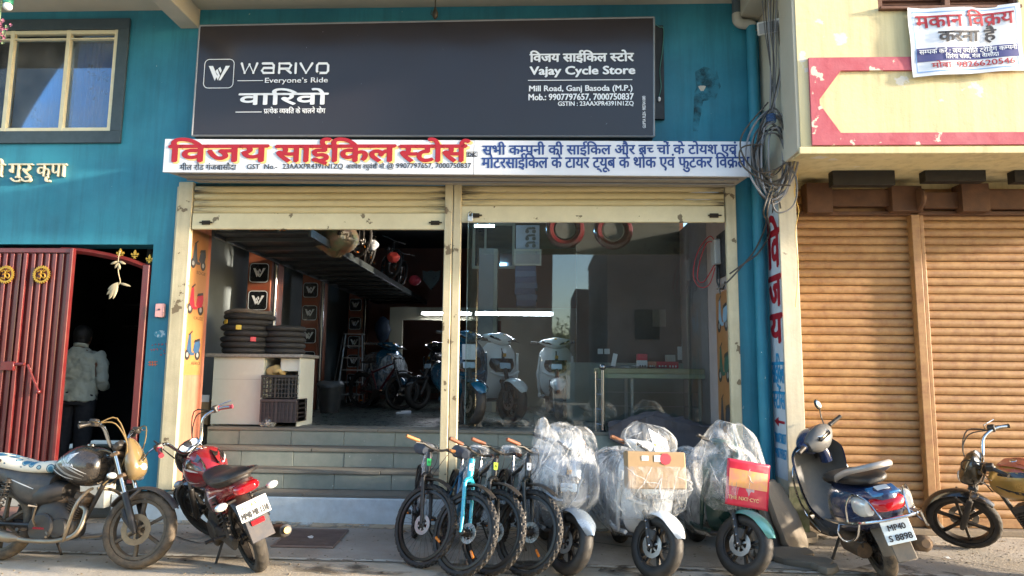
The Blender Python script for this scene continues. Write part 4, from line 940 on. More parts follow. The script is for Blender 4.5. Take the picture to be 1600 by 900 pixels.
for k, (px, py, w_, d_, rz, tx, lab) in enumerate(((1225, 872, .50, .24, 10, 2, 'long flat stone slab lying lowest by the pillar'), (1258, 884, .42, .22, -38, 4, 'broken flat stone slab lying nearest the road'), (1240, 850, .46, .26, 20, 6, 'grey flat stone slab on top of the rubble by the pillar'), (1290, 893, .22, .16, 50, 3, 'small chipped stone slab near the blue scooter'))):
    c = G(px, py); pts = [(-w_/2, -d_/2), (w_/2*.9, -d_/2*.8), (w_/2, d_/2*.6), (w_*.1, d_/2), (-w_/2*.95, d_/2*.8)]
    slab('stone_slab', lab, pts, .055, tr(c.x, c.y, .012+.03*(k == 2)) @ rot('Z', rz) @ rot('X', tx), seed=k+5, group='flat stone slabs at the pillar foot')
# ================================================================ two wheelers
rub = mat('tyre_rubber', '#1d1c1b', .8, var=.5, scale=10, dust=.35, dustcol='#6b6152')
rubd = mat('dusty_tyre_rubber', '#2c2926', .85, var=.5, scale=8, dust=.85, dustcol='#7f6f5a')
rubn = mat('new_tyre_rubber', '#191a1b', .6, var=.3, scale=10, dust=.12)
rim_b = mat('black_alloy', '#1b1c1e', .35, .4, var=.3, dust=.15)
rim_d = mat('dusty_alloy', '#3b3833', .5, .3, var=.5, scale=10, dust=.8, dustcol='#8a7860')
steelm = mat('steel', '#8d9092', .22, 1, var=.1)
disc_m = mat('brake_disc', '#a9a8a4', .35, .9, var=.3, scale=20, dust=.2)
disc_r = mat('rusty_disc', '#9a8468', .45, .7, var=.6, scale=20, dust=.5)
blkp = mat('black_plastic', '#18191b', .45, var=.3, scale=8, dust=.15)
blkg = mat('gloss_black_paint', '#101216', .18, var=.15, coat=.6, dust=.12)
eng_m = mat('engine_grey', '#3a3b3c', .5, .5, var=.6, scale=9, dust=.45, dustcol='#7a6a55')
eng_d = mat('dirty_engine', '#4a4038', .6, .4, var=.8, scale=10, dust=.75, dustcol='#8b7052')
chrome = mat('chrome', '#c8c8c6', .08, 1, var=.1, dust=.08)
chrd = mat('dusty_chrome', '#a89a86', .3, .9, var=.5, scale=12, dust=.45)
seatb = mat('seat_vinyl', '#161618', .5, var=.3, scale=10, bump=.1, dust=.1)
redl = mat('red_lens', '#b30d18', .12, var=.2, scale=12, coat=.8)
clr = mat('clear_lens', '#cfd2cf', .1, .3, var=.3, scale=20, coat=.8)
amb = mat('amber_lens', '#d9791c', .2, var=.2, coat=.5)
plate_m = mat('plate_white', '#d9dad6', .5, var=.1, dust=.12)
plate_b = mat('plate_black_ink', '#1d1d1f', .5)
def tyre(parent, M, R, w, m, kind='road', NU=96):
    h = w*.46; Rc = R-h; NV = 15; rings = []
    for i in range(NU):
        t = 2*pi*i/NU; ring = []
        for j in range(NV):
            a = radians(-128+256*j/(NV-1)); d = 0
            if kind == 'mtb':
                if abs(a) < radians(80): d = .009 if (i//2+j//2) % 2 else -.004
            elif abs(a) < radians(62): d = -.006 if (i + abs(j-NV//2)) % 4 == 0 else .001
            r = Rc+(h+d)*cos(a); ring.append((r*cos(t), (w/2+d*.5)*sin(a), r*sin(t)))
        rings.append(ring)
    g = MB(M); g.loft(rings, closed=True); return g.build('tyre', m, parent, smooth=28)
def wheel(parent, name, M, R, w, kind='alloy', tm=None, rm=None, dm=None, discs=(-1,), tread='road', nsp=6, Rr=None, dr=.11, NU=96):
    Rr = Rr or (R-w*.80); g = MB(M); L = rot('X', 90)
    prof = [(Rr-.018, -w*.30), (Rr+.006, -w*.34), (Rr+.010, -w*.30), (Rr-.006, -w*.12), (Rr-.006, w*.12), (Rr+.010, w*.30), (Rr+.006, w*.34), (Rr-.018, w*.30), (Rr-.020, 0)]
    n = 48; g.loft([[L @ Vector((r*cos(2*pi*i/n), r*sin(2*pi*i/n), hh)) for r, hh in prof] for i in range(n)], closed=True)
    g.lathe([(.012, -.055), (.03, -.05), (.035, -.03), (.028, 0), (.035, .03), (.03, .05), (.012, .055)], L, 16)
    if kind == 'alloy':
        for k in range(nsp):
            a = 2*pi*k/nsp
            for s in ((-1, 1) if nsp <= 5 else (0,)):
                B = Matrix.Rotation(a, 4, 'Y'); 
                g.loft([[B @ Vector((x, y, z)) for y, x in ((-hw_y+0, s*ofs-hw), (hw_y, s*ofs-hw), (hw_y, s*ofs+hw), (-hw_y, s*ofs+hw))] for z, hw, hw_y, ofs in ((.02, .014, .022, .010), (.5*Rr, .010, .014, .016), (Rr-.012, .013, .016, .034))])
    else:
        for k in range(32):
            a = 2*pi*k/32; b = a+(.45 if k % 2 else -.45)*(1 if (k//2) % 2 else -1)*.8; s = .022 if k % 2 else -.022
            p = L @ Vector((.022*cos(b), .022*sin(b), s)); q = L @ Vector(((Rr-.015)*cos(a), (Rr-.015)*sin(a), 0)); g.tube([p, q], .0014, 3)
    wh = g.build(name, rm or rim_b, parent, smooth=40)
    for s in discs:
        d = MB(M); n = 48; y0 = s*(.06 if kind == 'alloy' else .04)
        rr = [(dr*.62, y0-.002), (dr, y0-.002), (dr, y0+.002), (dr*.62, y0+.002)]
        d.loft([[L @ Vector((r*(1+(.03 if (i % 4 < 2 and r > dr*.9) else 0))*cos(2*pi*i/n), r*sin(2*pi*i/n), -hh)) for r, hh in rr] for i in range(n)], closed=True)
        for k in range(6):
            a = 2*pi*k/6; B = Matrix.Rotation(a, 4, 'Y'); d.loft([[B @ Vector((x, y, z)) for x, y in ((-.008, y0-.002), (.008, y0-.002), (.008, y0+.002), (-.008, y0+.002))] for z in (.02, dr*.66)])
        for k in range(24):
            a = 2*pi*k/24; r = dr*(.78 if k % 2 else .9); d.lathe([(.003, y0*0-.0005), (.003, .0005)], M=Matrix.Translation(Vector((r*cos(a), y0+s*.0025, r*sin(a)))) @ L, n=6)
        d.build('brake_disc', dm or disc_m, wh)
    tyre(wh, M, R, w, tm or rub, tread, NU); return wh
def steer(M0, pt, ax, deg):
    ax = Vector(ax).normalized(); return M0 @ tr(pt) @ Matrix.Rotation(radians(deg), 4, ax) @ tr(-Vector(pt))
def fender(mb, c, r, w, a0, a1, th=.004, n=22, tip=.6, drop=.022):
    "curved mudguard round centre c=(x,z)"
    rings = []
    for i in range(n+1):
        t = i/n; a = radians(a0+(a1-a0)*t); ww = w/2*(tip+(1-tip)*min(1, 4*t*(1-t)*1.3))
        o = []; inn = []
        for k in range(9):
            s = -1+2*k/8; rr = r-drop*abs(s)**2.2
            o.append((c[0]+rr*cos(a), s*ww, c[1]+rr*sin(a))); inn.append((c[0]+(rr-th)*cos(a), s*ww*.98, c[1]+(rr-th)*sin(a)))
        rings.append(o+inn[::-1])
    mb.loft(rings); return mb
def helix(mb, a, b, R, r, turns, n=5):
    a, b = Vector(a), Vector(b); d = (b-a); u = d.normalized().orthogonal(); v = d.normalized().cross(u); k = int(turns*9)
    mb.tube([a+d*i/k+R*(cos(i*2*pi/9)*u+sin(i*2*pi/9)*v) for i in range(k+1)], r, n); return mb
def sync(pt, rear, front, z=0):
    pt.location = (rear[0], rear[1], z); yaw = atan2(front[1]-rear[1], front[0]-rear[0]); return yaw
def anchor(t, rear, front, lean, WB, k):
    "stand the vehicle so that its front wheel touches the ground at front, heading from rear to front"
    d = (Vector(front)-Vector(rear)); d.z = 0; d.normalize(); yaw = atan2(d.y, d.x)
    p = Vector(front)-d*WB*k; t.location = (p.x, p.y, 0); t.rotation_euler = (radians(lean), 0, yaw); t.scale = (k, k, k)
def motorcycle(label, rear, front, lean, st, c):
    t = thing('motorcycle', label, 'motorcycle'); anchor(t, rear, front, lean, 1.27, c.get('k', 1))
    WB = 1.27; R = .30; ax = Vector((-.43, 0, .90)).normalized(); hp = (1.0, 0, .80); D = c.get('dirty')
    Fm = steer(Matrix(), hp, ax, st); tm = rubd if D else rub; rmm = rim_d if D else rim_b; em = eng_d if D else eng_m; ch = chrd if D else chrome
    def at_(s, z=WB): return Vector((WB, 0, R))+ax*s
    wheel(t, 'front_wheel', Fm @ tr(WB, 0, R), R, .085, tm=tm, rm=rmm, dm=disc_r if D else disc_m, discs=(-1,), nsp=6, Rr=.225, dr=.12)
    wheel(t, 'rear_wheel', tr(0, 0, R), R, .10, tm=tm, rm=rmm, discs=(), nsp=6, Rr=.225)
    g = MB(Fm)
    for s in (-1, 1):
        o = Vector((0, s*.088, 0)); g.tube([at_(-.03)+o, at_(.02)+o, at_(.30)+o, at_(.31)+o], [.018, .027, .027, .022], 12)
    g.tube([Vector((WB, -.1, R)), Vector((WB, .1, R))], .01, 8); g.tube([at_(-.01)+Vector((.0, -.088, 0)), at_(.1)+Vector((-.05, -.075, 0)), at_(.17)+Vector((-.05, -.075, 0))], [.02, .03, .02], 8)
    g.build('fork_leg', c.get('forkm', blkp), t)
    g = MB(Fm)
    for s in (-1, 1): g.tube([at_(.30)+Vector((0, s*.088, 0)), at_(.66)+Vector((0, s*.088, 0))], .0165, 12)
    g.build('fork_tube', chrome, t)
    g = MB(Fm)
    for q in (.45, .64): p = at_(q); g.rbox(-.035, .04, -.115, .115, -.014, .014, .006, tr(p) @ rot('Y', -25))
    g.tube([at_(.44)+Vector((-.045, 0, 0)), at_(.66)+Vector((-.045, 0, 0))], .028, 12); g.build('triple_clamp', em, t)
    g = MB(Fm); fender(g, (WB, R), R+.035, .13, c.get('fa0', 12), 150, n=24); 
    for s in (-1, 1): g.tube([(WB-.02, s*.07, R+.31), at_(.24)+Vector((0, s*.085, 0))], .012, 6)
    g.build('mudguard', c['fender'], t)
    # handlebar
    hb = at_(.70); g = MB(Fm); rz = c.get('rise', .10); pb = c.get('pull', .20)
    pts = [(hb.x-.02+dx, s_, hb.z+dz) for dx, s_, dz in ((-pb, -.37, rz-.005), (-pb*.6, -.31, rz+.02), (-.03, -.20, rz), (.0, -.10, .01), (0, 0, 0), (0, .10, .01), (-.03, .20, rz), (-pb*.6, .31, rz+.02), (-pb, .37, rz-.005))]
    g.tube(cr(pts, 4), .0145, 10); hbo = g.build('handlebar', chrome, t)
    for s in (-1, 1):
        a = Vector((hb.x-.035-pb, s*.385, hb.z+rz-.012)); b = Vector((hb.x-.025-pb*.6, s*.325, hb.z+rz+.018))
        g = MB(Fm); g.tube([a, a.lerp(b, .05), a.lerp(b, .5), b, b+(b-a)*.05], [.021, .018, .0175, .018, .024], 12); g.build('grip', c.get('grip', blkp), hbo)
        g = MB(Fm); q = b+(b-a)*.35; g.rbox(-.03, .03, -.028, .028, -.03, .028, .008, tr(q)); g.build('switch_box', blkp, hbo)
        g = MB(Fm); g.tube([q+Vector((.05, 0, .005)), q+Vector((.06, s*.06, 0)), q+Vector((-.01, s*.17, -.015))], [.008, .006, .005], 6); g.build('lever', chrome, hbo)
    # cables
    g = MB(Fm)
    for s, e in ((-1, .05), (1, -.02), (-1, -.1)):
        q = Vector((hb.x-pb*.45, s*.27, hb.z+rz+.03)); g.tube(cr([tuple(q), (hb.x+.06, s*.22, hb.z+rz+.06+e*.3), (hb.x+.13, s*.12, hb.z+.02), (hb.x+.08, s*.06, hb.z-.15), (hb.x-.02, e, hb.z-.3)], 4), .0055, 5)
    g.build('control_cable', c.get('cable', blkp), t)
    # headlight, visor, gauges
    hx, hz = hb.x+.10, hb.z-.10
    g = MB(Fm)
    V = c['visor']
    if V == 'flat':     # tall bikini visor leaning back
        g.lz([(hz-.15, hx+.05, hx+.09, .045), (hz-.10, hx+.02, hx+.14, .09), (hz-.01, hx-.01, hx+.135, .11), (hz+.09, hx-.02, hx+.08, .09), (hz+.16, hx-.04, hx+.02, .055), (hz+.185, hx-.05, hx-.01, .025)], 22)
    else:
        g.lx([(hx-.10, .06, hz-.02, hz+.12), (hx-.06, .13, hz-.09, hz+.17), (hx+.01, .13, hz-.12, hz+.13), (hx+.08, .09, hz-.10, hz+.02), (hx+.10, .05, hz-.08, hz-.02)], 20)
    cw = g.build('headlight_cowl', c['cowl'], t)
    if 0:
        g = MB(Fm); rings = []
        for i in range(9):
            u = i/8; z = hz-.13+.38*u; x = hx+.165-.19*u**1.3; hw = .105*(1-.45*u**2)*(1-.5*(1-u)**3)
            rings.append([(x-.05*(s*s), s*hw, z) for s in [k/5-1 for k in range(11)]]+[(x-.05*(s*s)-.006, s*hw*.98, z) for s in [1-k/5 for k in range(11)]])
        g.loft(rings); g.build('visor', c['visorm'], cw)
    g = MB(Fm); g.ball((hx+(.115 if V == 'flat' else .085), 0, hz-.05), .07, (.45, 1.1, .75)); g.build('headlamp', clr, cw)
    g = MB(Fm)
    for s in (-1, 1): g.lathe([(.02, 0), (.048, 0), (.052, .012), (.052, .035), (.046, .04)], tr(hx-.06, s*.055, hz+.10) @ rot('Y', -58), 18)
    g.rbox(-.05, .0, -.11, .11, -.03, .03, .01, tr(hx-.05, 0, hz+.10) @ rot('Y', 30)); ga = g.build('gauge_pod', blkp, cw)
    g = MB(Fm)
    for s in (-1, 1): g.lathe([(.002, .0405), (.042, .0405), (.042, .043), (.002, .043)], tr(hx-.06, s*.055, hz+.10) @ rot('Y', -58), 18)
    g.build('dial', clr, ga)
    for s in (-1, 1):
        g = MB(Fm); g.tube([(hx-.01, s*.08, hz-.12), (hx-.01, s*.17, hz-.125)], .009, 6); g.build('indicator_stalk', blkp, cw)
        g = MB(Fm); g.ball((hx-.0, s*.20, hz-.125), .036, (1.0, 1.2, .75)); g.build('indicator', c.get('ind', clr), cw)
    # tank
    g = MB(); g.lx([(.90, .05, .74, .80), (.87, .13, .67, .885), (.78, .165, .62, .935), (.66, .170, .62, .95), (.54, .125, .66, .90), (.46, .09, .68, .84), (.42, .055, .70, .79)], 24, e=2.3)
    tk = g.build('fuel_tank', c['tank'], t, smooth=60); tt = g.tree()
    g = MB(); g.lathe([(.03, 0), (.032, .008), (.026, .014)], tr(.70, 0, .947), 16); g.build('fuel_cap', chrome, tk)
    for mm, ds in c.get('decals', []):
        for s in (-1, 1):
            d = MB()
            for pl, wd_ in ds: decal(d, tt, pl, wd_, s)
            d.build('stripe', mm, tk, smooth=60)
    if c.get('tank_text'):
        V2 = MB(); text_mb(V2, c['tank_text'], .585, .705, .775, .797, 0, .002, False); d = MB(); d.add(*project(tt, [(v.x, v.z) for v in V2.v], V2.f, -1, .003)); d.build('lettering', wht, tk, smooth=0)
        d = MB()   # feather-like wing mark
        for k in range(5): decal(d, tt, [(.64, .810+k*.013), (.66+.008*k, .822+k*.014), (.625+.045+.012*k, .834+k*.013)], [.010, .008, .003], -1, off=.003)
        d.build('wing_mark', wht, tk, smooth=60)
    if c.get('cover'):   # cloth seat cover running up
        pass
    # seat
    g = MB(); g.lx([(.47, .075, .73, .80), (.40, .105, .71, .815), (.22, .115, .70, .80), (.05, .125, .715, .83), (-.12, .12, .74, .86), (-.26, .095, .77, .865), (-.30, .06, .79, .85)], 20, e=2.8)
    g.build('seat', c['seat'], t, smooth=60)
    # side panels and tail
    g = MB(); g.lx([(.46, .11, .50, .70), (.34, .13, .44, .72), (.20, .135, .46, .735), (.05, .12, .58, .755), (-.12, .115, .66, .775), (-.28, .10, .71, .80), (-.38, .07, .73, .80)], 18, e=3)
    sp = g.build('side_panel', c['side'], t, smooth=60); st_ = g.tree()
    for mm, ds in c.get('side_decals', []):
        for s in (-1, 1):
            d = MB()
            for pl, wd_ in ds: decal(d, st_, pl, wd_, s)
            d.build('stripe', mm, sp, smooth=60)
    g = MB(); g.tube(cr([(-.02, .14, .80), (-.20, .145, .83), (-.37, .11, .86), (-.42, 0, .865), (-.37, -.11, .86), (-.20, -.145, .83), (-.02, -.14, .80)], 5), .014, 8); g.build('grab_rail', blkp, t)
    g = MB(); g.lx([(-.30, .08, .725, .79), (-.38, .095, .715, .80), (-.43, .085, .725, .795), (-.46, .05, .74, .785)], 18, e=2.6); g.build('tail_light', redl, t)
    for s in (-1, 1):
        g = MB(); g.tube([(-.34, s*.08, .69), (-.345, s*.15, .685)], .009, 6); g.build('indicator_stalk', blkp, t)
        g = MB(); g.ball((-.35, s*.19, .685), .036, (.9, 1.3, .8)); g.build('indicator', c.get('ind', clr), t)
    g = MB(); fender(g, (0, R), R+.045, .15, 58, 168, n=20, tip=.9, drop=.03); g.build('rear_mudguard', blkp, t)
    g = MB(); g.rbox(-.006, .006, -.085, .085, -.20, .10, .004, tr(-.40, 0, .56) @ rot('Y', 14)); g.build('mud_flap', mat('flap_blue_black', '#2a2f3b', .55, dust=.3), t)
    PM = tr(-.425, 0, .60) @ rot('Y', 12)
    g = MB(); g.rbox(-.004, .002, -.11, .11, -.065, .065, .002, PM); np_ = g.build('number_plate', plate_m, t, smooth=0)
    def ptext(s, y0, y1, z0, z1, bold=.001):
        V2 = MB(); text_mb(V2, s, y0, y1, z0, z1, 0, bold, False); d = MB(PM); d.add([(-.0055+v.y, -v.x, v.z) for v in V2.v], V2.f); d.build('lettering', plate_b, np_, smooth=0)
    if c.get('plate'):
        if len(c['plate']) == 1: ptext(c['plate'][0], -.098, .098, -.052, -.004, .0022)
        else: ptext(c['plate'][0], -.07, .07, .008, .05, .003); ptext(c['plate'][1], -.08, .09, -.05, -.008, .003)
    if c.get('scrawl'):
        d = MB(PM); random.seed(2)
        for k in range(7): y = -.08+k*.024; pp = [(y+random.uniform(-.01, .012), random.uniform(.01, .05)) for _ in range(5)]; vs, fs = ribbon(cr(pp, 3), 0, .004); d.add([(-.0052, -v[0], v[2]) for v in vs], fs)
        d.build('scrawl', amb, np_, smooth=0)
    g = MB(); g.rbox(-.01, .01, -.05, .05, -.018, .018, .004, tr(-.425, 0, .50)); g.build('reflector', redl, t)
    # frame
    g = MB(); fr_m = c.get('frame', blkp)
    g.tube(cr([(.93, 0, .86), (.70, 0, .72), (.40, 0, .68), (.10, 0, .68), (-.25, 0, .72)], 3), .018, 8)
    g.tube(cr([(.94, 0, .78), (.86, 0, .60), (.76, 0, .36), (.70, 0, .24)], 3), .019, 8)
    for s in (-1, 1):
        g.tube(cr([(.42, s*.09, .64), (.36, s*.1, .45), (.38, s*.09, .26)], 3), .016, 8)
        g.tube([(.38, s*.10, .30), (0, s*.10, .30), (-.05, s*.10, .30)], [.018, .016, .012], 8); g.tube([(.28, s*.1, .48), (-.05, s*.1, .70)], .012, 6)
    g.tube([(0, -.12, .30), (0, .12, .30)], .014, 8); fo = g.build('frame', fr_m, t)
    for s in (-1, 1):
        a, b = Vector((.0, s*.125, .34)), Vector((.09, s*.125, .66)); g = MB(); g.tube([a, a.lerp(b, .35)], .022, 10); g.tube([a, b], .009, 8); g.tube([b-(b-a)*.08, b], .025, 10); helix(g, a.lerp(b, .22), b.lerp(a, .06), .024, .0055, 8); g.build('shock_absorber', blkp, t)
    # engine
    g = MB(); g.lx([(.34, .08, .22, .44), (.42, .12, .18, .50), (.55, .13, .17, .50), (.66, .11, .19, .42), (.73, .06, .22, .34)], 18, e=3)
    for s in (-1, 1): g.lathe([(.02, 0), (.10, 0), (.115, -.012), (.115, -.05)], tr(.48, s*.155, .29) @ rot('X', -90*s) , 22)
    g.lathe([(.02, 0), (.07, 0), (.08, -.012), (.08, -.05)], tr(.63, -.14, .29) @ rot('X', 90), 18)
    en = g.build('engine', c.get('engm', em), t)
    EM = tr(.66, 0, .38) @ rot('Y', 24)
    g = MB(EM)
    for k in range(9): g.rbox(-.065, .065, -.075, .075, -.03+k*.018, -.022+k*.018, .003)
    g.rbox(-.045, .045, -.055, .055, -.06, .14, .01); g.rbox(-.06, .06, -.065, .065, .13, .19, .012); g.build('cylinder', em, en)
    if c.get('eng_text'):
        V2 = MB(); text_mb(V2, c['eng_text'], .43, .53, .28, .295, 0, .0025, False); d = MB(); d.add([(v.x, -.158+v.y, v.z) for v in V2.v], V2.f); d.build('lettering', redp, en, smooth=0)
    g = MB(); g.ball((.53, -.02, .50), .06, (1.2, 1, .8)); g.tube([(.53, -.03, .5), (.64, 0, .5)], .025, 8); g.build('carburettor', em, en)
    g = MB(); g.lx([(.58, .10, .50, .64), (.46, .135, .44, .66), (.32, .125, .42, .64)], 14); g.build('air_box', blkp, t)
    # exhaust
    g = MB(); g.tube(cr([(.74, -.05, .46), (.82, -.08, .42), (.80, -.12, .26), (.66, -.15, .20), (.45, -.16, .19), (.30, -.165, .20)], 4), .019, 10)
    pts = [(.32, -.165, .20), (.25, -.168, .205), (.05, -.175, .235), (-.28, -.185, .30), (-.34, -.187, .312), (-.35, -.187, .314)]
    g.tube(pts, [.02, .042, .050, .052, .046, .02], 14); ex = g.build('exhaust', c.get('exh', em), t)
    g = MB(); a, b = Vector((-.345, -.187, .313)), Vector((-.375, -.188, .319)); g.tube([a, b], [.026, .024], 12); g.build('tailpipe', mat('tailpipe_brass', '#a58c5c', .35, .8), ex)
    g = MB(); d_ = Vector((-1, -.03, .2)); g.rbox(-.17, .1, -.008, .008, -.03, .035, .006, tr(.0, -.225, .255) @ rot('Y', 11)); g.build('heat_shield', c.get('shield', em), ex)
    # pegs, stands, guards
    for s in (-1, 1):
        g = MB(); g.tube([(.36, s*.11, .27), (.36, s*.24, .28)], .015, 8); g.tube([(.08, s*.12, .34), (.08, s*.22, .36)], .013, 8); g.build('footpeg', blkp, t)
    g = MB(); ang = radians(lean); L_ = .30; g.tube([(.40, .09, .24), (.40-.02, .26, .01)], .011, 8); g.rbox(-.04, .04, -.02, .02, -.006, .006, .003, tr(.38, .262, .012)); g.build('kickstand', blkp, t)
    if c.get('guard'):
        g = MB(); 
        for s in (-1, 1): g.tube(cr([(.80, s*.03, .60), (.86, s*.16, .58), (.87, s*.25, .50), (.84, s*.26, .36), (.78, s*.22, .22), (.66, s*.10, .20)], 5), .013, 8)
        g.build('crash_guard', chrd, t)
    g = MB(); g.lx([(.40, .02, .26, .36, .12), (.2, .02, .25, .37, .12), (0, .02, .24, .37, .12), (-.06, .02, .26, .34, .12)], 12, e=3); g.build('chain_cover', blkp if not D else em, t)
    g = MB(); g.tube([(.56, -.16, .26), (.62, -.20, .24), (.66, -.27, .24)], .009, 6); g.tube([(.44, -.15, .30), (.47, -.22, .36), (.50, -.24, .46), (.46, -.28, .47)], .009, 6); g.build('pedal', chrd, t)
    return t
white_s = mat('decal_white', '#d3d3d0', .4, dust=.1); silver_s = mat('decal_silver', '#9b9a96', .35, .3)
# patterned seat cover: cream with blue ovals
def cover_mat():
    m = mat('patterned_cover', '#d8d3c2', .85, var=.2, bump=.2); nt = m.node_tree; N = nt.nodes; L = nt.links
    tc = N.new('ShaderNodeTexCoord'); vo = N.new('ShaderNodeTexVoronoi'); vo.inputs['Scale'].default_value = 12; vo.inputs['Randomness'].default_value = .45; L.new(tc.outputs['Object'], vo.inputs['Vector'])
    r = N.new('ShaderNodeValToRGB'); r.color_ramp.interpolation = 'CONSTANT'; e = r.color_ramp.elements
    e[0].position = 0; e[0].color = lin('#2f6c8c'); e[1].position = .38; e[1].color = lin('#87a9b0'); q = e.new(.44); q.color = lin('#2a5670'); q = e.new(.485); q.color = lin('#d8d3c2')
    L.new(vo.outputs['Distance'], r.inputs[0]); L.new(r.outputs[0], N['Principled BSDF'].inputs['Base Color']); return m
cvr = cover_mat()
sil = mat('faded_silver', '#8b8f94', .35, .4)
tan_v = mat('tan_visor', '#7d6843', .14, var=.5, scale=5, coat=.7, col2='#5c4c34', dust=.15)
b1 = motorcycle('dusty black motorcycle in side view before the red gate, patterned blue and cream seat cover', G(-22, 874), G(209, 889), -7, 8,
    dict(k=1.06, rise=.15, pull=.10, fa0=32, dirty=True, fender=mat('dusty_black', '#34363a', .4, var=.3, dust=.4), visor='flat', visorm=tan_v, cowl=tan_v, tank=mat('tank_black', '#14161a', .15, var=.2, coat=.7, dust=.25), seat=cvr,
         side=mat('side_grey_black', '#2a2d30', .4, dust=.3), forkm=blkp, guard=True, tank_text='HONDA', eng_text='HONDA', cable=mat('cable_brass', '#6d5a38', .4), exh=chrd, engm=eng_m,
         decals=[(silver_s, [([(.50, .855), (.58, .80), (.70, .745), (.80, .70)], [.006, .022, .014, .003]), ([(.47, .80), (.56, .745), (.66, .71), (.78, .68)], [.012, .02, .016, .003])]), (white_s, [([(.54, .86), (.62, .80), (.72, .76), (.82, .72)], [.003, .009, .008, .002]), ([(.46, .745), (.56, .70), (.70, .675)], [.01, .012, .003])])],
         side_decals=[(white_s, [([(.10, .655), (.24, .615), (.34, .585)], [.006, .008, .004])])]))
b1['group'] = 'parked motorcycles'
rd = mat('bike_red', '#8e1420', .15, var=.2, coat=.8, dust=.12)
b2 = motorcycle('red and black motorcycle seen from behind on its side stand before the steps', G(402, 889), G(336, 841), -20, 24,
    dict(k=1.08, rise=.17, fender=blkg, visor='round', cowl=blkg, tank=rd, seat=seatb, side=rd, plate=['MP40 MR 1310'], scrawl=True, grip=mat('grip_red', '#9c2e3c', .6), exh=blkp, shield=blkg,
         decals=[(blkg, [([(.44, .83), (.58, .875), (.72, .89), (.86, .86)], [.05, .09, .09, .05])]), (white_s, [([(.50, .80), (.62, .83), (.76, .88)], [.004, .02, .006]), ([(.56, .70), (.68, .72), (.82, .76)], [.004, .014, .004])])],
         side_decals=[(white_s, [([(.34, .60), (.2, .64), (.05, .68)], [.004, .012, .004])])]))
b2['group'] = 'parked motorcycles'
gld = mat('bike_gold', '#a8823a', .25, .5, var=.3, coat=.5, dust=.2)
org = mat('tank_orange', '#b5573a', .3, var=.2, coat=.4, dust=.2)
b3 = motorcycle('gold and orange motorcycle at the right edge facing the brown shutter', Vector((4.86, 6.05, 0)), Vector((4.24, 7.13, 0)), -20, 24,
    dict(k=1.05, fender=blkg, visor='round', cowl=mat('cowl_black_gold', '#3a3020', .2, var=.4, coat=.7), tank=gld, seat=seatb, side=gld, exh=blkp, ind=mat('smoked_lens', '#5b4a3c', .2, coat=.4),
         decals=[(blkg, [([(.50, .86), (.62, .89), (.78, .88)], [.01, .035, .02]), ([(.46, .72), (.6, .73), (.8, .78)], [.01, .03, .01])]), (org, [([(.52, .905), (.66, .935), (.80, .92)], [.03, .05, .03])])]))
b3['group'] = 'parked motorcycles'
g = MB(); g.lx([(.80, .08, .925, .941), (.66, .095, .935, .958), (.55, .08, .91, .93)], 14); g.build('tank_pad', org, [c for c in b3.children if c.name.startswith('fuel_tank')][0])
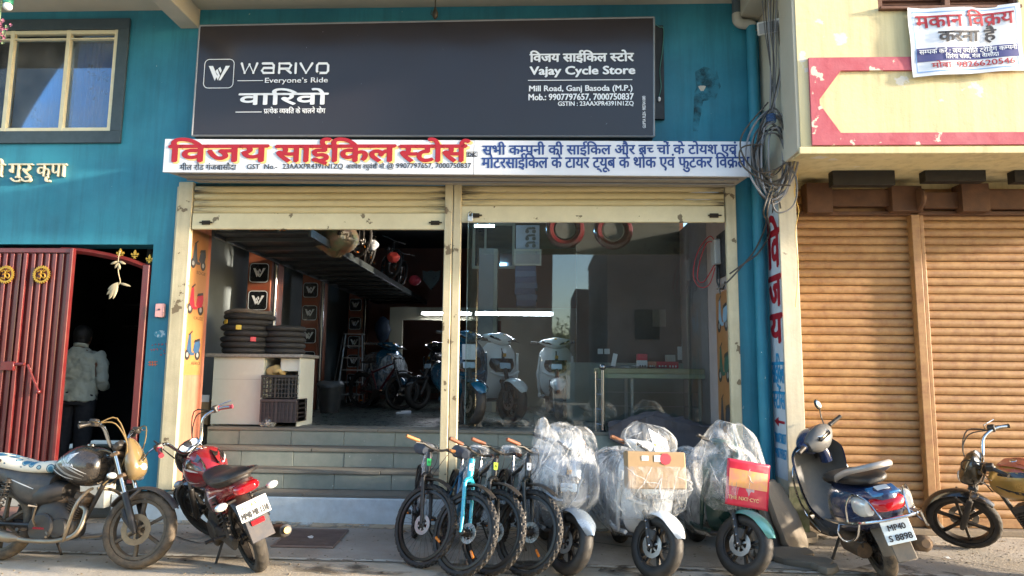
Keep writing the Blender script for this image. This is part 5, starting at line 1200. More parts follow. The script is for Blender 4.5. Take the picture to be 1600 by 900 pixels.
# ---------------------------------------------------------------- scooters
crz = wrap_mat('crease_film', .85, False)
wrapm = wrap_mat('bubble_wrap', .36); wrap2 = wrap_mat('clear_film', .22, False); wrap3 = wrap_mat('milky_wrap', .5)
def shell(mb, rows, n=14, th=.03, back=1.0):
    "shield like panel: rows (z, x_centre, halfwidth, sweep back of the edges)"
    rings = []
    for z, xc, hw, sw in cr(rows, 4):
        f = [(xc-sw*abs(s)**2.0, s*hw, z) for s in [-1+2*k/n for k in range(n+1)]]
        rings.append(f+[(x-th, y*.985, z) for x, y, z in f[::-1]])
    mb.loft(rings); return mb
def scooter(label, rear, front, lean, st, c, z0=0, name='scooter', cat='scooter', group=None):
    t = thing(name, label, cat, group=group); WB = 1.25; k = c.get('k', 1); anchor(t, rear, front, lean, WB, k); t.location.z = z0
    R = c.get('R', .26); W = c.get('W', .115); ax = Vector((-.45, 0, .893)).normalized(); hp = (.93, 0, .90)
    Fm = steer(Matrix(), hp, ax, st); body = c['body']; lowr = c.get('lower', blkp)
    def at_(s): return Vector((WB, 0, R))+ax*s
    tm = c.get('tm', rubn)
    wheel(t, 'front_wheel', Fm @ tr(WB, 0, R), R, W, tm=tm, rm=rim_b, discs=(-1,) if c.get('disc', True) else (), nsp=5, Rr=R-.085, dr=.10, NU=80)
    wheel(t, 'rear_wheel', tr(0, 0, R), R, W, tm=tm, rm=rim_b, discs=(), nsp=5, Rr=R-.085, NU=80)
    g = MB(Fm); fender(g, (WB, R), R+.035, W*1.75, c.get('f0', 28), 128, tip=.30, drop=.05); g.build('mudguard', c.get('fender', body), t)
    g = MB(Fm)
    for s in (-1, 1): g.tube([at_(-.02)+Vector((0, s*.085, 0)), at_(.05)+Vector((0, s*.085, 0)), at_(.26)+Vector((0, s*.085, 0))], [.026, .030, .024], 10)
    g.tube([at_(.27)+Vector((0, -.11, 0)), at_(.27)+Vector((0, .11, 0))], .024, 8); g.tube([at_(.26), at_(.72)], .026, 10); g.build('fork_leg', blkp, t)
    g = MB(Fm); g.rbox(-.03, .05, -.018, .018, -.05, .04, .008, tr(at_(.10)+Vector((.03, -.085, 0)))); g.build('brake_caliper', blkp, t)
    g = MB(Fm)
    for q in (.0, .07, .14, .20): g.ball(at_(q)+Vector((.01, -.113, 0)), .010, n=8)
    g.build('bolt', chrome, t).__setitem__('kind', 'stuff')
    g = MB(); shell(g, [(.27, .86, .10, .03), (.36, .95, .18, .06), (.50, 1.01, .215, .10), (.66, 1.02, .225, .13), (.80, .995, .235, .13), (.90, .955, .22, .10), (.985, .90, .14, .05)])
    sh = g.build('leg_shield', body, t, smooth=50); tt = g.tree()
    if c['style'] == 'e':
        g = MB(); shell(g, [(.62, 1.045, .10, .04), (.67, 1.045, .155, .07), (.73, 1.04, .17, .08), (.79, 1.02, .15, .06)], th=.02); g.build('headlamp_panel', blkg, sh)
        g = MB(); g.rbox(-.01, .012, -.075, .075, -.04, .035, .01, tr(1.055, 0, .70) @ rot('Y', -10)); g.build('headlamp', mat('lamp_bluewhite', '#b9cfe0', .15, var=.3, coat=.6), sh)
        g = MB(); g.tube([(1.03, -.20, .63), (1.06, -.10, .585), (1.065, .0, .575), (1.06, .10, .585), (1.03, .20, .63)], .016, 8); g.build('chin_trim', body, sh)
        g = MB(); g.rbox(-.004, .006, -.022, .022, -.022, .022, .004, tr(1.035, 0, .83) @ rot('Y', 12)); g.build('badge', gold, sh)
        for s in (-1, 1): g = MB(); g.tube([(.95, s*.225, .85), (.90, s*.245, .60), (.86, s*.235, .42), (.80, s*.215, .30)], [.016, .022, .020, .014], 8); g.build('side_trim', body, sh)
    else:
        g = MB(); shell(g, [(.42, 1.0, .10, .03), (.55, 1.03, .13, .05), (.70, 1.035, .12, .05), (.86, .99, .08, .02)], th=.02); g.build('front_panel', body, sh)
    g = MB(); shell(g, [(.30, .83, .12, .02), (.42, .90, .19, .05), (.60, .955, .215, .09), (.78, .955, .225, .10), (.90, .915, .21, .08), (.97, .87, .13, .04)], th=.012); g.build('inner_panel', lowr, t)
    # head
    hx, hz = at_(.83).x, at_(.83).z
    def headloft(mb, rows, n=16):
        mb.loft([[(hx+xc+rx*cos(2*pi*j/n), y, hz+zc+rz*sin(2*pi*j/n)) for j in range(n)] for y, xc, zc, rx, rz in cr(rows, 4)])
    g = MB(Fm)
    if c['style'] == 'e': headloft(g, [(-.225, -.04, .045, .02, .018), (-.19, -.01, .045, .045, .035), (-.10, .03, .03, .075, .062), (0, .045, .03, .085, .08), (.10, .03, .03, .075, .062), (.19, -.01, .045, .045, .035), (.225, -.04, .045, .02, .018)])
    else: headloft(g, [(-.20, -.04, .03, .03, .025), (-.16, -.01, .02, .07, .06), (-.08, .02, .0, .11, .10), (0, .03, .0, .12, .115), (.08, .02, .0, .11, .10), (.16, -.01, .02, .07, .06), (.20, -.04, .03, .03, .025)])
    g.tube([(hx-.02, 0, hz-.03), (hx-.04, 0, hz-.13), (hx-.02, 0, hz-.2)], [.07, .05, .055], 12)
    hd = g.build('handlebar_cowl', body, t, smooth=60)
    if c['style'] == 'e':
        g = MB(Fm); pts = [(hx+.10, -.19, hz+.05), (hx+.135, -.10, hz+.02), (hx+.14, 0, hz+.005), (hx+.135, .10, hz+.02), (hx+.10, .19, hz+.05)]
        g.tube([Vector(p)+Vector((-.035, 0, 0)) for p in cr(pts, 4)], .015, 6); g.build('light_strip', blkg, hd)
        g = MB(Fm)
        for s in (-1, 1): g.ball((hx+.092, s*.13, hz+.035), .018, (.6, 1.5, .8), n=8)
        g.build('position_light', clr, hd); g = MB(Fm); g.rbox(-.004, .004, -.018, .018, -.014, .014, .003, tr(hx+.105, 0, hz+.085) @ rot('Y', -45)); g.build('badge', gold, hd)
    else:
        cv = mat('cowl_grey', '#4c5053', .45, var=.3, dust=.2)
        g = MB(Fm); headloft(g, [(-.17, -.07, .02, .035, .05), (-.09, -.08, .015, .06, .095), (0, -.09, .015, .065, .11), (.09, -.08, .015, .06, .095), (.17, -.07, .02, .035, .05)]); g.build('inner_cowl', cv, hd, smooth=60)
        g = MB(Fm); M2 = tr(hx-.125, 0, hz+.055) @ rot('Y', -52); g.rbox(-.055, .06, -.085, .085, -.012, .012, .02, M2); dd = g.build('dial_pod', blkg, hd)
        g = MB(Fm); g.lathe([(.002, .014), (.038, .014), (.038, .0155), (.002, .0155)], M2 @ tr(.005, .03, 0), 18); g.lathe([(.002, .014), (.026, .014), (.026, .0155), (.002, .0155)], M2 @ tr(.01, -.045, 0), 16); g.build('dial', mat('dial_blue_grey', '#8d9db0', .2), dd)
    for s in (-1, 1):
        g = MB(Fm); a, b = Vector((hx-.05, s*.17, hz+.03)), Vector((hx-.115, s*.34, hz+.05)); g.tube([a, b], .011, 8); g.tube([b.lerp(a, .75), b.lerp(a, .6), b, b+(b-a)*.03], [.022, .018, .0175, .012], 10); g.build('grip', c.get('grip', blkp), hd)
        g = MB(Fm); q = a.lerp(b, .3); g.tube([q+Vector((.03, 0, 0)), q+Vector((.055, s*.05, -.005)), q+Vector((.02, s*.14, -.01))], .006, 6); g.build('lever', blkp if c['style'] == 'e' else chrome, hd)
    for s, hh in c.get('mirrors', []):
        g = MB(Fm); b = Vector((hx-.03, s*.19, hz+.05)); g.tube(cr([tuple(b), (hx-.02, s*.22, hz+.12), (hx-.04, s*.235, hz+hh)], 4), .006, 6); g.ball((hx-.045, s*.235, hz+hh+.04), .05, (.35, .72, 1.05)); g.build('mirror', blkp, hd)
        g = MB(Fm); g.ball((hx-.058, s*.235, hz+hh+.04), .042, (.20, .72, 1.05)); g.build('mirror_glass', chrome, hd)
    # floor and rear body
    g = MB(); g.rbox(.40, .90, -.17, .17, .255, .295, .015); g.build('floorboard', lowr, t)
    for s in (-1, 1): g = MB(); g.tube([(.88, s*.17, .30), (.62, s*.195, .27), (.40, s*.20, .29)], [.02, .026, .022], 8); g.build('side_skirt', body if c['style'] == 'e' else lowr, t)
    g = MB(); g.lx([(.47, .10, .27, .60), (.40, .165, .27, .69), (.22, .20, .30, .73), (0, .215, .36, .745), (-.20, .205, .43, .76), (-.38, .15, .53, .775), (-.48, .08, .61, .765), (-.51, .04, .64, .74)], 24, e=2.5)
    bd = g.build('rear_body', body, t, smooth=60)
    g = MB(); g.lx([(.45, .10, .66, .74), (.38, .15, .70, .79), (.20, .155, .735, .80), (.02, .16, .745, .825), (-.16, .15, .76, .85), (-.30, .115, .775, .85), (-.36, .06, .79, .83)], 22, e=2.7); g.build('seat', seatb, t, smooth=60)
    g = MB(); fender(g, (0, R), R+.05, W*1.5, 70, 178, tip=.85, drop=.03); g.build('rear_mudguard', c.get('flap', blkp), t)
    g = MB(); g.tube([(.35, -.10, .30), (.2, -.12, R), (0, -.10, R)], [.04, .035, .04], 8); g.tube([(.34, .10, .30), (.2, .12, R+.02), (-.02, .11, R)], [.06, .085, .06], 12); g.build('swingarm', c.get('engm', blkp), t)
    g = MB(); a, b = Vector((-.02, .115, R+.03)), Vector((-.12, .115, .58)); g.tube([a, b], .009, 8); helix(g, a.lerp(b, .15), b.lerp(a, .05), .024, .006, 8); g.build('shock_absorber', blkp, t)
    if c['style'] == 'e':
        g = MB(); g.lx([(-.44, .10, .66, .72), (-.49, .10, .655, .72), (-.525, .06, .665, .715)], 14); g.build('tail_light', redl, t)
        g = MB(); g.tube(cr([(-.12, .13, .80), (-.35, .12, .85), (-.45, 0, .86), (-.35, -.12, .85), (-.12, -.13, .80)], 4), .014, 8); g.build('grab_rail', blkp, t)
    return t, Fm, dict(hx=hx, hz=hz, tree=tt)
# blue scooter at the right -------------------------------------------
blu = mat('scooter_blue', '#14305c', .16, .2, var=.25, scale=4, coat=.8, dust=.18)
rail = mat('grab_silver', '#a6a09a', .35, .4, var=.2, dust=.25)
sc, Fm, q = scooter('dark blue scooter with number plate parked beside the lettered pillar, leaning on its stand', G(1408, 918), G(1296, 842), -14, 36,
    dict(k=1.09, style='classic', body=blu, lower=mat('scooter_grey_inner', '#393d3f', .5, var=.4, dust=.2), R=.235, W=.10, disc=False, tm=rubd, mirrors=[(-1, .20)], engm=eng_d, flap=mat('grey_flap', '#55524c', .7, dust=.5)), group=None)
g = MB(); g.tube(cr([(-.02, .165, .79), (-.14, .185, .84), (-.32, .155, .90), (-.41, .08, .92), (-.43, 0, .925), (-.41, -.08, .92), (-.32, -.155, .90), (-.14, -.185, .84), (-.02, -.165, .79)], 5), [.013]*4+[.018]*33+[.013]*4, 10, flat=1.3); g.build('grab_rail', rail, sc)
g = MB(); g.lx([(-.40, .125, .62, .72), (-.47, .125, .61, .72), (-.51, .095, .615, .70), (-.53, .05, .625, .68)], 18, e=3); tl = g.build('tail_light', redl, sc)
for s in (-1, 1):
    g = MB(); g.lx([(-.33, .04, .59, .72, s*.165), (-.41, .045, .585, .72, s*.155), (-.47, .03, .60, .70, s*.135)], 14, e=2.6); g.build('indicator', clr, tl)
g = MB(); g.rbox(-.09, .04, -.10, .10, -.01, .012, .008, tr(-.42, 0, .755) @ rot('Y', -14)); g.build('tail_cap', mat('light_blue_plastic', '#2d6f9e', .25, coat=.6), sc)
g = MB(); g.rbox(-.035, .03, -.045, .045, -.002, .004, .002, tr(-.44, .0, .772) @ rot('Y', -14)); g.build('sticker', white_s, sc)
g = MB()
g.tube(cr([(.30, .235, .44), (-.10, .26, .50), (-.42, .22, .555), (-.55, .10, .575), (-.57, 0, .58), (-.55, -.10, .575), (-.42, -.22, .555), (-.10, -.26, .50), (.30, -.235, .44)], 5), .011, 8)
for s in (-1, 1):
    g.tube(cr([(-.26, s*.245, .53), (-.30, s*.235, .66), (-.36, s*.19, .74), (-.46, s*.13, .70), (-.54, s*.10, .585)], 4), .008, 8); g.tube(cr([(-.10, s*.255, .50), (-.16, s*.30, .44), (-.28, s*.30, .41), (-.38, s*.25, .45), (-.42, s*.22, .55)], 4), .009, 8)
g.build('crash_rail', chrome, sc)
g = MB()
for s in (-1, 1): g.tube(cr([(.99, s*.18, .80), (.93, s*.245, .70), (.93, s*.25, .50), (.84, s*.23, .33), (.60, s*.22, .26)], 4), .009, 8)
g.build('shield_rail', chrome, sc)
PMs = tr(-.50, 0, .47) @ rot('Y', 16)
g = MB(); g.rbox(-.004, .002, -.10, .10, -.078, .078, .002, PMs); npt = g.build('number_plate', mat('plate_pale', '#c9d6da', .5, dust=.12), sc, smooth=0)
for s, y0, y1, z0, z1 in (('MP40', -.06, .062, .012, .052), ('S 8898', -.078, .082, -.058, -.016)):
    V2 = MB(); text_mb(V2, s, y0, y1, z0, z1, 0, .0018, False); d = MB(PMs); d.add([(-.0055+v.y, -v.x, v.z) for v in V2.v], V2.f); d.build('lettering', plate_b, npt, smooth=0)
g = MB(); g.rbox(-.006, .006, -.07, .07, -.14, .06, .006, tr(-.475, 0, .40) @ rot('Y', 20)); g.build('mud_flap', mat('grey_flap', '#55524c'), sc)
g = MB(); g.tube([(.10, -.20, .22), (-.05, -.21, .24), (-.33, -.215, .30), (-.36, -.215, .305)], [.03, .055, .06, .03], 12); g.build('exhaust', eng_d, sc)
V2 = MB(); text_mb(V2, 'Activa', -.02, .14, .585, .62, 0, .001, False, italic=.2)
g = MB(); g.add([(.06-v.x, .2165, v.z) for v in V2.v], V2.f); g.build('lettering', silver_s, sc, smooth=0)
g = MB(); g.tube([(.48, .10, .26), (.46, .27, .02)], .012, 8); g.rbox(-.04, .04, -.02, .02, -.006, .006, .003, tr(.45, .28, .015)); g.build('kickstand', blkp, sc)
g = MB(); g.rbox(-.006, .006, -.03, .03, -.03, .03, .006, tr(.935, .12, .86)); g.build('sticker', silver_s, sc)
# three new scooters in bubble wrap -------------------------------------
def wrapmesh(name, t, rows, m, amp=.03, sc_=5, seed=0, n=56, k=7, M_=None, kind='z', e=2.2, y0=0):
    g = MB(M_)
    if kind == 'z': g.lz(rows, n, k, e, True, y0)
    else: g.lx(rows, n, k, e, True)
    o = g.build(name, m, t, smooth=0)
    me = o.data; me.shade_smooth()
    for v in me.vertices:
        p = Vector((v.co.x*sc_*.9, v.co.y*sc_*.9, v.co.z*sc_*.28))+Vector((seed*3.1, seed, 0)); d = (.5-abs(noise.noise(p)))*1.2-.4+.35*(.5-abs(noise.noise(Vector((p.x*2.4, p.y*2.4, p.z*1.1)))))+.05*noise.noise(p*5)
        v.co += v.normal*amp*d
    creases(o, t, name, seed)
    return o
def creases(o, t, name, seed):
    "tight stretched folds and tape edges running down the film"
    me = o.data; tree_ = bvhtree.BVHTree.FromPolygons([v.co for v in me.vertices], [tuple(p.vertices) for p in me.polygons]); cs = [v.co for v in me.vertices]
    c = sum(cs, Vector())/len(cs); z0 = min(v.z for v in cs); z1 = max(v.z for v in cs); rnd = random.Random(seed+50); m = crz
    for k in range(13):
        a = rnd.uniform(-1.9, 1.9); da = rnd.uniform(-1.1, 1.1); u0, u1 = sorted((rnd.uniform(.0, .6), rnd.uniform(.4, 1))); pts = []
        for i in range(15):
            s = i/14; z = z0+(z1-z0)*(u0+(u1-u0)*s); q = a+da*s+.08*noise.noise(Vector((s*6, k, seed))); d = Vector((cos(q), sin(q), 0)); h = tree_.ray_cast(Vector((c.x, c.y, z))+d*1.5, -d)[0]
            if h: pts.append(h+d*.002)
        if len(pts) > 5: g = MB(); g.tube(pts, [(.0015+.0045*abs(sin(pi*i/(len(pts)-1)))**.6)*(.6+.6*abs(noise.noise(Vector((i*.9, k, 1))))) for i in range(len(pts))], 5); g.build('film_crease', m, t)
wg = 'new scooters wrapped in bubble wrap before the steps'
slv = mat('fender_silver', '#8a97a3', .25, .4, var=.15, coat=.5)
whs = mat('scooter_white', '#d5d9db', .22, var=.08, coat=.6, dust=.04)
mint = mat('scooter_mint', '#5f9c93', .25, .2, var=.12, coat=.5, dust=.05)
grn = mat('scooter_dark_green', '#24423c', .3, .2, var=.15, coat=.5)
def heading(front, ang, L=1.25): a = radians(ang); return front-Vector((sin(a), -cos(a), 0))*L
cardb = mat('cardboard', '#9a8262', .8, var=.5, scale=4, col2='#7d684b'); paperw = mat('white_paper', '#d6d8da', .6, var=.1)
f1, f2, f3 = G(887, 898), G(1026, 905), G(1162, 902)
w1, Fm, q = scooter('wrapped scooter with a silver front mudguard, its wrap rising to a point by the bicycles', heading(f1, 9), f1, -4, 30, dict(style='e', body=slv, R=.265, W=.125, k=.98), group=wg)
wrapmesh('bubble_wrap', w1, [(.47, .78, 1.16, .24), (.60, .62, 1.24, .31), (.78, .58, 1.24, .335), (.95, .58, 1.20, .30), (1.08, .64, 1.14, .27), (1.18, .70, 1.08, .22), (1.24, .76, 1.02, .12)], wrapm, .06, 5, 1, M_=steer(Matrix(), (.93, 0, .9), (-.45, 0, .893), 14))
g = MB(steer(Matrix(), (.93, 0, .9), (-.45, 0, .893), 14)); g.loft([[(x+r*cos(2*pi*j/24)*.8, y+r*sin(2*pi*j/24), z) for j in range(24)] for x, y, z, r in cr([(.95, -.10, .70, .20), (.93, -.16, .88, .20), (.90, -.20, 1.02, .16), (.87, -.24, 1.14, .10), (.85, -.27, 1.22, .05), (.85, -.28, 1.26, .008)], 6)]); o = g.build('bubble_wrap', wrapm, w1, smooth=0); o.data.shade_smooth(); displace(o, .03, 7, True, 4)
wrapmesh('bubble_wrap', w1, [(.62, .10, .35, .9), (.45, .26, .22, .96), (.1, .29, .20, .96), (-.3, .26, .28, .92), (-.55, .12, .5, .8)], wrap3, .06, 5, 2, kind='x')
g = MB(Fm); g.ball((q['hx']-.03, .20, q['hz']+.02), .11, (.8, 1.1, .8)); g.tube([(q['hx']-.05, .25, q['hz']+.04), (q['hx']-.10, .42, q['hz']+.03)], [.02, .014], 8); g.build('head_cover', mat('cover_grey', '#5c6064', .4), w1)
g = MB(Fm); g.lathe([(.002, 0), (.038, 0), (.038, .004), (.002, .004)], tr(q['hx']+.02, .14, q['hz']+.115) @ rot('X', -15) @ rot('Y', 40), 20); g.build('round_sticker', mat('sticker_orange', '#d98a5a', .5, var=.5, scale=40, col2='#e8d9c0'), w1)
w2, Fm, q = scooter('wrapped white scooter with a cardboard box strapped to its front, middle of the three', heading(f2, 8), f2, -1, 34, dict(style='e', body=whs, R=.265, W=.125, k=.98, grip=mat('grip_tan', '#8a5a3a', .5)), group=wg)
wrapmesh('bubble_wrap', w2, [(.44, .80, 1.14, .22), (.54, .66, 1.24, .32), (.72, .58, 1.26, .355), (.90, .60, 1.22, .33), (.99, .66, 1.14, .28)], wrapm, .06, 5, 3)
wrapmesh('clear_film', w2, [(.98, .76, 1.10, .16), (1.08, .72, 1.12, .25), (1.18, .74, 1.10, .25), (1.26, .80, 1.02, .14)], wrap2, .05, 6, 4, M_=steer(Matrix(), (.93, 0, .9), (-.45, 0, .893), 24))
wrapmesh('bubble_wrap', w2, [(.66, .12, .30, .8), (.45, .30, .16, .92), (.1, .33, .16, .94), (-.3, .30, .22, .92), (-.55, .12, .5, .8)], wrap3, .07, 5, 5, kind='x')
g = MB(); bm_ = tr(1.23, -.01, .89) @ rot('Y', -6)
g.rbox(-.05, .05, -.26, .26, -.15, .16, .012, bm_); bx = g.build('cardboard_box', cardb, w2, smooth=30); displace(bx, .01, 6)
g = MB(); g.rbox(.051, .054, -.02, .05, .075, .13, .001, bm_); g.rbox(.051, .0535, .0-.13, -.07, .085, .125, .001, bm_); g.build('label', paperw, bx); g = MB(); g.lathe([(.002, 0), (.05, 0), (.05, .002), (.002, .002)], bm_ @ tr(.054, .08, .10) @ rot('Y', 90), 9); g.build('red_sticker', mat('sticker_red', '#cf3344', .6), bx)
o = wrapmesh('clear_film', w2, [(.66, 1.10, 1.31, .26), (.74, 1.08, 1.33, .31), (.86, 1.08, 1.33, .30), (.93, 1.08, 1.30, .28)], wrap2, .03, 6, 6, e=4)
g = MB(Fm); hx, hz = q['hx'], q['hz']; M2 = tr(hx+.08, .10, hz+.09) @ rot('Z', 10) @ rot('Y', -38) @ rot('X', -10)
g.rbox(-.002, .002, -.13, .17, -.14, .14, .001, M2); pp = g.build('paper_sheet', paperw, w2, smooth=0); g = MB(Fm @ M2); frame_ring(MB(), 0, 0, 1, 0)
r_ = MB(); frame_ring(r_, 0, 0, .09, 0, .08, .3); g.add([(.0035, v.x+.03, v.z*.6) for v in r_.v], r_.f)
for k in range(3): g.add([(.0036, -.01, .0+k*.012-.012), (.0036, .06, .0+k*.012-.012), (.0036, .06, .004+k*.012-.012), (.0036, -.01, .004+k*.012-.012)], [(0, 1, 2, 3)])
g.build('print', plate_b, pp, smooth=0)
w3, Fm, q = scooter('wrapped scooter with a mint green mudguard and a red printed card, nearest the pillar', heading(f3, 6), f3, -2, 38, dict(style='e', body=grn, fender=mint, R=.265, W=.125, k=.98), group=wg)
wrapmesh('bubble_wrap', w3, [(.50, .84, 1.10, .14), (.60, .66, 1.22, .27), (.76, .58, 1.24, .32), (.94, .56, 1.20, .31), (1.06, .62, 1.14, .27), (1.18, .70, 1.06, .22), (1.27, .78, .98, .12)], wrapm, .06, 5, 7, M_=steer(Matrix(), (.93, 0, .9), (-.45, 0, .893), 14))
wrapmesh('bubble_wrap', w3, [(.66, .12, .30, .8), (.45, .30, .16, .92), (.1, .33, .16, .94), (-.3, .30, .22, .92), (-.55, .12, .5, .8)], wrap3, .07, 5, 8, kind='x')
redc = mat('red_card', '#c41f3a', .4, var=.2, scale=7, coat=.3)
CM = tr(1.225, .05, .765) @ rot('Z', 4) @ rot('Y', -4) @ rot('X', -5)
g = MB(CM); vs = []; nn = 16
for i in range(nn+1):
    for j in range(nn+1):
        y, z = -.19+.38*i/nn, -.19+.39*j/nn; vs.append((.02*sin(y*7+.5)-.5*y*y+.006*noise.noise(Vector((y*20, z*20, 3))), y, z+.05*y*(-1)))
fs_ = [(i*(nn+1)+j, (i+1)*(nn+1)+j, (i+1)*(nn+1)+j+1, i*(nn+1)+j+1) for i in range(nn) for j in range(nn)]
g.add(vs, fs_); cdo = g.build('printed_card', redc, w3); cdo.modifiers.new('thick', 'SOLIDIFY').thickness = .004
def onc(y, z, o=.006): return (.02*sin(y*7+.5)-.5*y*y+o, y, z-.05*y)
g = MB(CM)
for i in range(10):
    for j in range(6): a = [onc(-.17+.034*(i+q[0]), -.03+.025*(j+q[1]), .0055) for q in ((0, 0), (1, 0), (1, 1), (0, 1))]; g.add(a, [(0, 1, 2, 3)])
g.build('gold_band', mat('card_gold', '#d8a05a', .35, var=.7, scale=14, col2='#d77a86'), cdo, smooth=0)
V2 = MB(); text_mb(V2, 'THE NXT·CYC', -.17, .09, -.135, -.105, 0, .001, False); g = MB(CM); g.add([onc(v.x, v.z, .0065) for v in V2.v], V2.f); g.build('lettering', mat('card_cream', '#e6c48c', .5), cdo, smooth=0)
# ---------------------------------------------------------------- bicycles
grips = mat('cork_grip', '#a5703f', .6, var=.4, scale=30, dust=.1)
def bicycle(label, rear, front, lean, st, c, z0=0, group=None, name='bicycle'):
    t = thing(name, label, 'bicycle', group=group); WB = 1.06; anchor(t, rear, front, lean, WB, c.get('k', 1)); t.location.z = z0
    R = .345; W = c.get('W', .058); ax = Vector((-.32, 0, .947)).normalized(); fm_ = c['fork']; fr = c['frame']
    def at_(s): return Vector((WB, 0, R))+ax*s+Vector((-.02, 0, 0))
    Fm = steer(Matrix(), at_(.6), ax, st)
    for nm_, M_ in (('front_wheel', Fm @ tr(WB, 0, R)), ('rear_wheel', tr(0, 0, R))):
        wh = wheel(t, nm_, M_, R, W, kind='spoke', tm=c.get('tm', rubn), rm=rim_b, discs=c.get('discs', (1,)), tread='mtb', Rr=R-.055, dr=.085, NU=120)
        g = MB(M_); g.rbox(-.035, .035, -.006, .006, -.012, .012, .004, tr(.0, 0, -.20) if nm_ == 'rear_wheel' else rot('Y', c.get('refl', 40)) @ tr(.2, 0, 0)); g.build('reflector', amb, wh)
    g = MB(Fm)
    for s in (-1, 1):
        g.tube([at_(0)*1+Vector((.02, s*.055, 0)), at_(.12)+Vector((.02, s*.056, 0)), at_(.40)+Vector((.0, s*.058, 0))], [.013, .017, .019], 10)
    g.tube([at_(.40)+Vector((0, -.062, 0)), at_(.425)+Vector((0, -.04, 0)), at_(.44), at_(.425)+Vector((0, .04, 0)), at_(.40)+Vector((0, .062, 0))], [.02, .024, .026, .024, .02], 10); g.tube([(WB, -.07, R), (WB, .07, R)], .008, 6); g.build('fork', fm_, t)
    g = MB(); g.tube([at_(.455), at_(.475), at_(.60), at_(.615)], [.026, .030, .028, .026], 14); hdt = g.build('head_tube', c.get('head', fr), t)
    if c.get('badge'):
        p = at_(.54)+Vector((.030, 0, .01)); Mb = tr(p) @ rot('Y', -18)
        g = MB(Mb); g.loft([[(d, y, z) for y, z in ((-.018, -.03), (0, -.036), (.018, -.03), (.02, .03), (-.02, .03))] for d in (-.004, .003)]); bo = g.build('badge', c['badge'], hdt)
        V2 = MB(); text_mb(V2, c.get('mark', 'H'), -.010, .010, -.012, .014, 0, .001, False); g = MB(Mb); g.add([(.0045, v.x, v.z) for v in V2.v], V2.f); g.build('lettering', c.get('markm', plate_b), bo, smooth=0)
    g = MB(Fm); g.tube([at_(.62), at_(.665)], .018, 10); st_ = at_(.655); cl = st_+Vector((.06, 0, .02)); g.tube([st_, cl], .018, 10)
    g.tube(cr([(cl.x-.06, -.33, cl.z+.035), (cl.x-.03, -.20, cl.z+.03), (cl.x, -.08, cl.z+.005), (cl.x, 0, cl.z), (cl.x, .08, cl.z+.005), (cl.x-.03, .20, cl.z+.03), (cl.x-.06, .33, cl.z+.035)], 4), .0115, 10); hb = g.build('handlebar', blkp, t)
    for s in (-1, 1):
        a, b = Vector((cl.x-.032, s*.205, cl.z+.03)), Vector((cl.x-.062, s*.34, cl.z+.037)); g = MB(Fm); g.tube([a, a.lerp(b, .1), b, b+(b-a)*.04], [.019, .0165, .017, .014], 10); g.build('grip', c.get('grip', grips), hb)
        g = MB(Fm); q = a.lerp(b, -.2); g.tube([q, q+Vector((.045, s*.02, -.01)), q+Vector((.04, s*.11, -.02))], [.012, .007, .005], 6); g.build('brake_lever', blkp, hb)
        g = MB(Fm); g.tube(cr([tuple(q+Vector((.03, 0, 0))), (cl.x+.10, s*.10, cl.z+.03), (cl.x+.09, s*.03, cl.z-.12), (cl.x+.02, s*.05, cl.z-.30), (WB-.02, s*.06, R+.12)], 5), .003, 5); g.build('brake_cable', c.get('cable', blkp), hb)
    bb_ = Vector((.43, 0, .30)); sc_ = Vector((.26, 0, .74)); g = MB()
    g.tube([sc_+Vector((.01, 0, -.04)), at_(.58)], .018, 10); g.tube([bb_, at_(.49)], .023, 10); g.tube([bb_, sc_], .017, 10)
    for s in (-1, 1): g.tube([bb_+Vector((0, s*.03, 0)), Vector((0, s*.065, R))], .010, 8); g.tube([sc_+Vector((0, s*.02, -.05)), Vector((0, s*.065, R))], .008, 8)
    g.build('frame', fr, t)
    g = MB(); g.tube([sc_, sc_+Vector((-.04, 0, .14))], .013, 8); g.build('seat_post', steelm, t)
    g = MB(); g.lx([(.34, .02, .895, .925), (.25, .03, .895, .93), (.14, .07, .88, .935), (.06, .085, .88, .94), (.0, .06, .895, .93)], 16); sd_ = g.build('saddle', seatb, t, smooth=60)
    if c.get('bag'):
        g = MB(); g.lx([(.36, .03, .87, .94), (.22, .07, .85, .96), (.08, .105, .84, .965), (-.02, .08, .87, .95)], 24); o = g.build('saddle_wrap', c['bag'], sd_); displace(o, .012, 12, True)
    g = MB(); g.lathe([(.02, -.004), (.09, -.004), (.095, 0), (.09, .004), (.02, .004)], tr(bb_+Vector((0, -.05, 0))) @ rot('X', 90), 28)
    for s in (-1, 1): a_ = radians(200 if s > 0 else 20); e = bb_+Vector((.165*cos(a_), s*.075, .165*sin(a_))); g.tube([bb_+Vector((0, s*.06, 0)), e], .011, 6)
    g.build('crank', blkp, t)
    for s in (-1, 1): a_ = radians(200 if s > 0 else 20); e = bb_+Vector((.165*cos(a_), s*.135, .165*sin(a_))); g = MB(); g.rbox(-.05, .05, -.045, .045, -.014, .014, .006, tr(e)); po = g.build('pedal', blkp, t); g = MB(); g.rbox(-.02, .02, -.005, .005, -.007, .007, .002, tr(e+Vector((.051, 0, 0))) @ rot('Z', 90)); g.build('reflector', amb, po)
    g = MB(Fm); rings = []
    for i in range(9):
        u = i/8; a_ = radians(62+58*u); rr = R+.045; rings.append([((WB+rr*cos(a_)), s*(.028+.022*sin(pi*u)), R+rr*sin(a_)-.02*s*s+.02) for s in (-1, -.5, 0, .5, 1)]+[((WB+rr*cos(a_)), s*(.028+.022*sin(pi*u))*.97, R+rr*sin(a_)-.02*s*s+.016) for s in (1, .5, 0, -.5, -1)])
    g.loft(rings); g.build('mudguard', blkp, t)
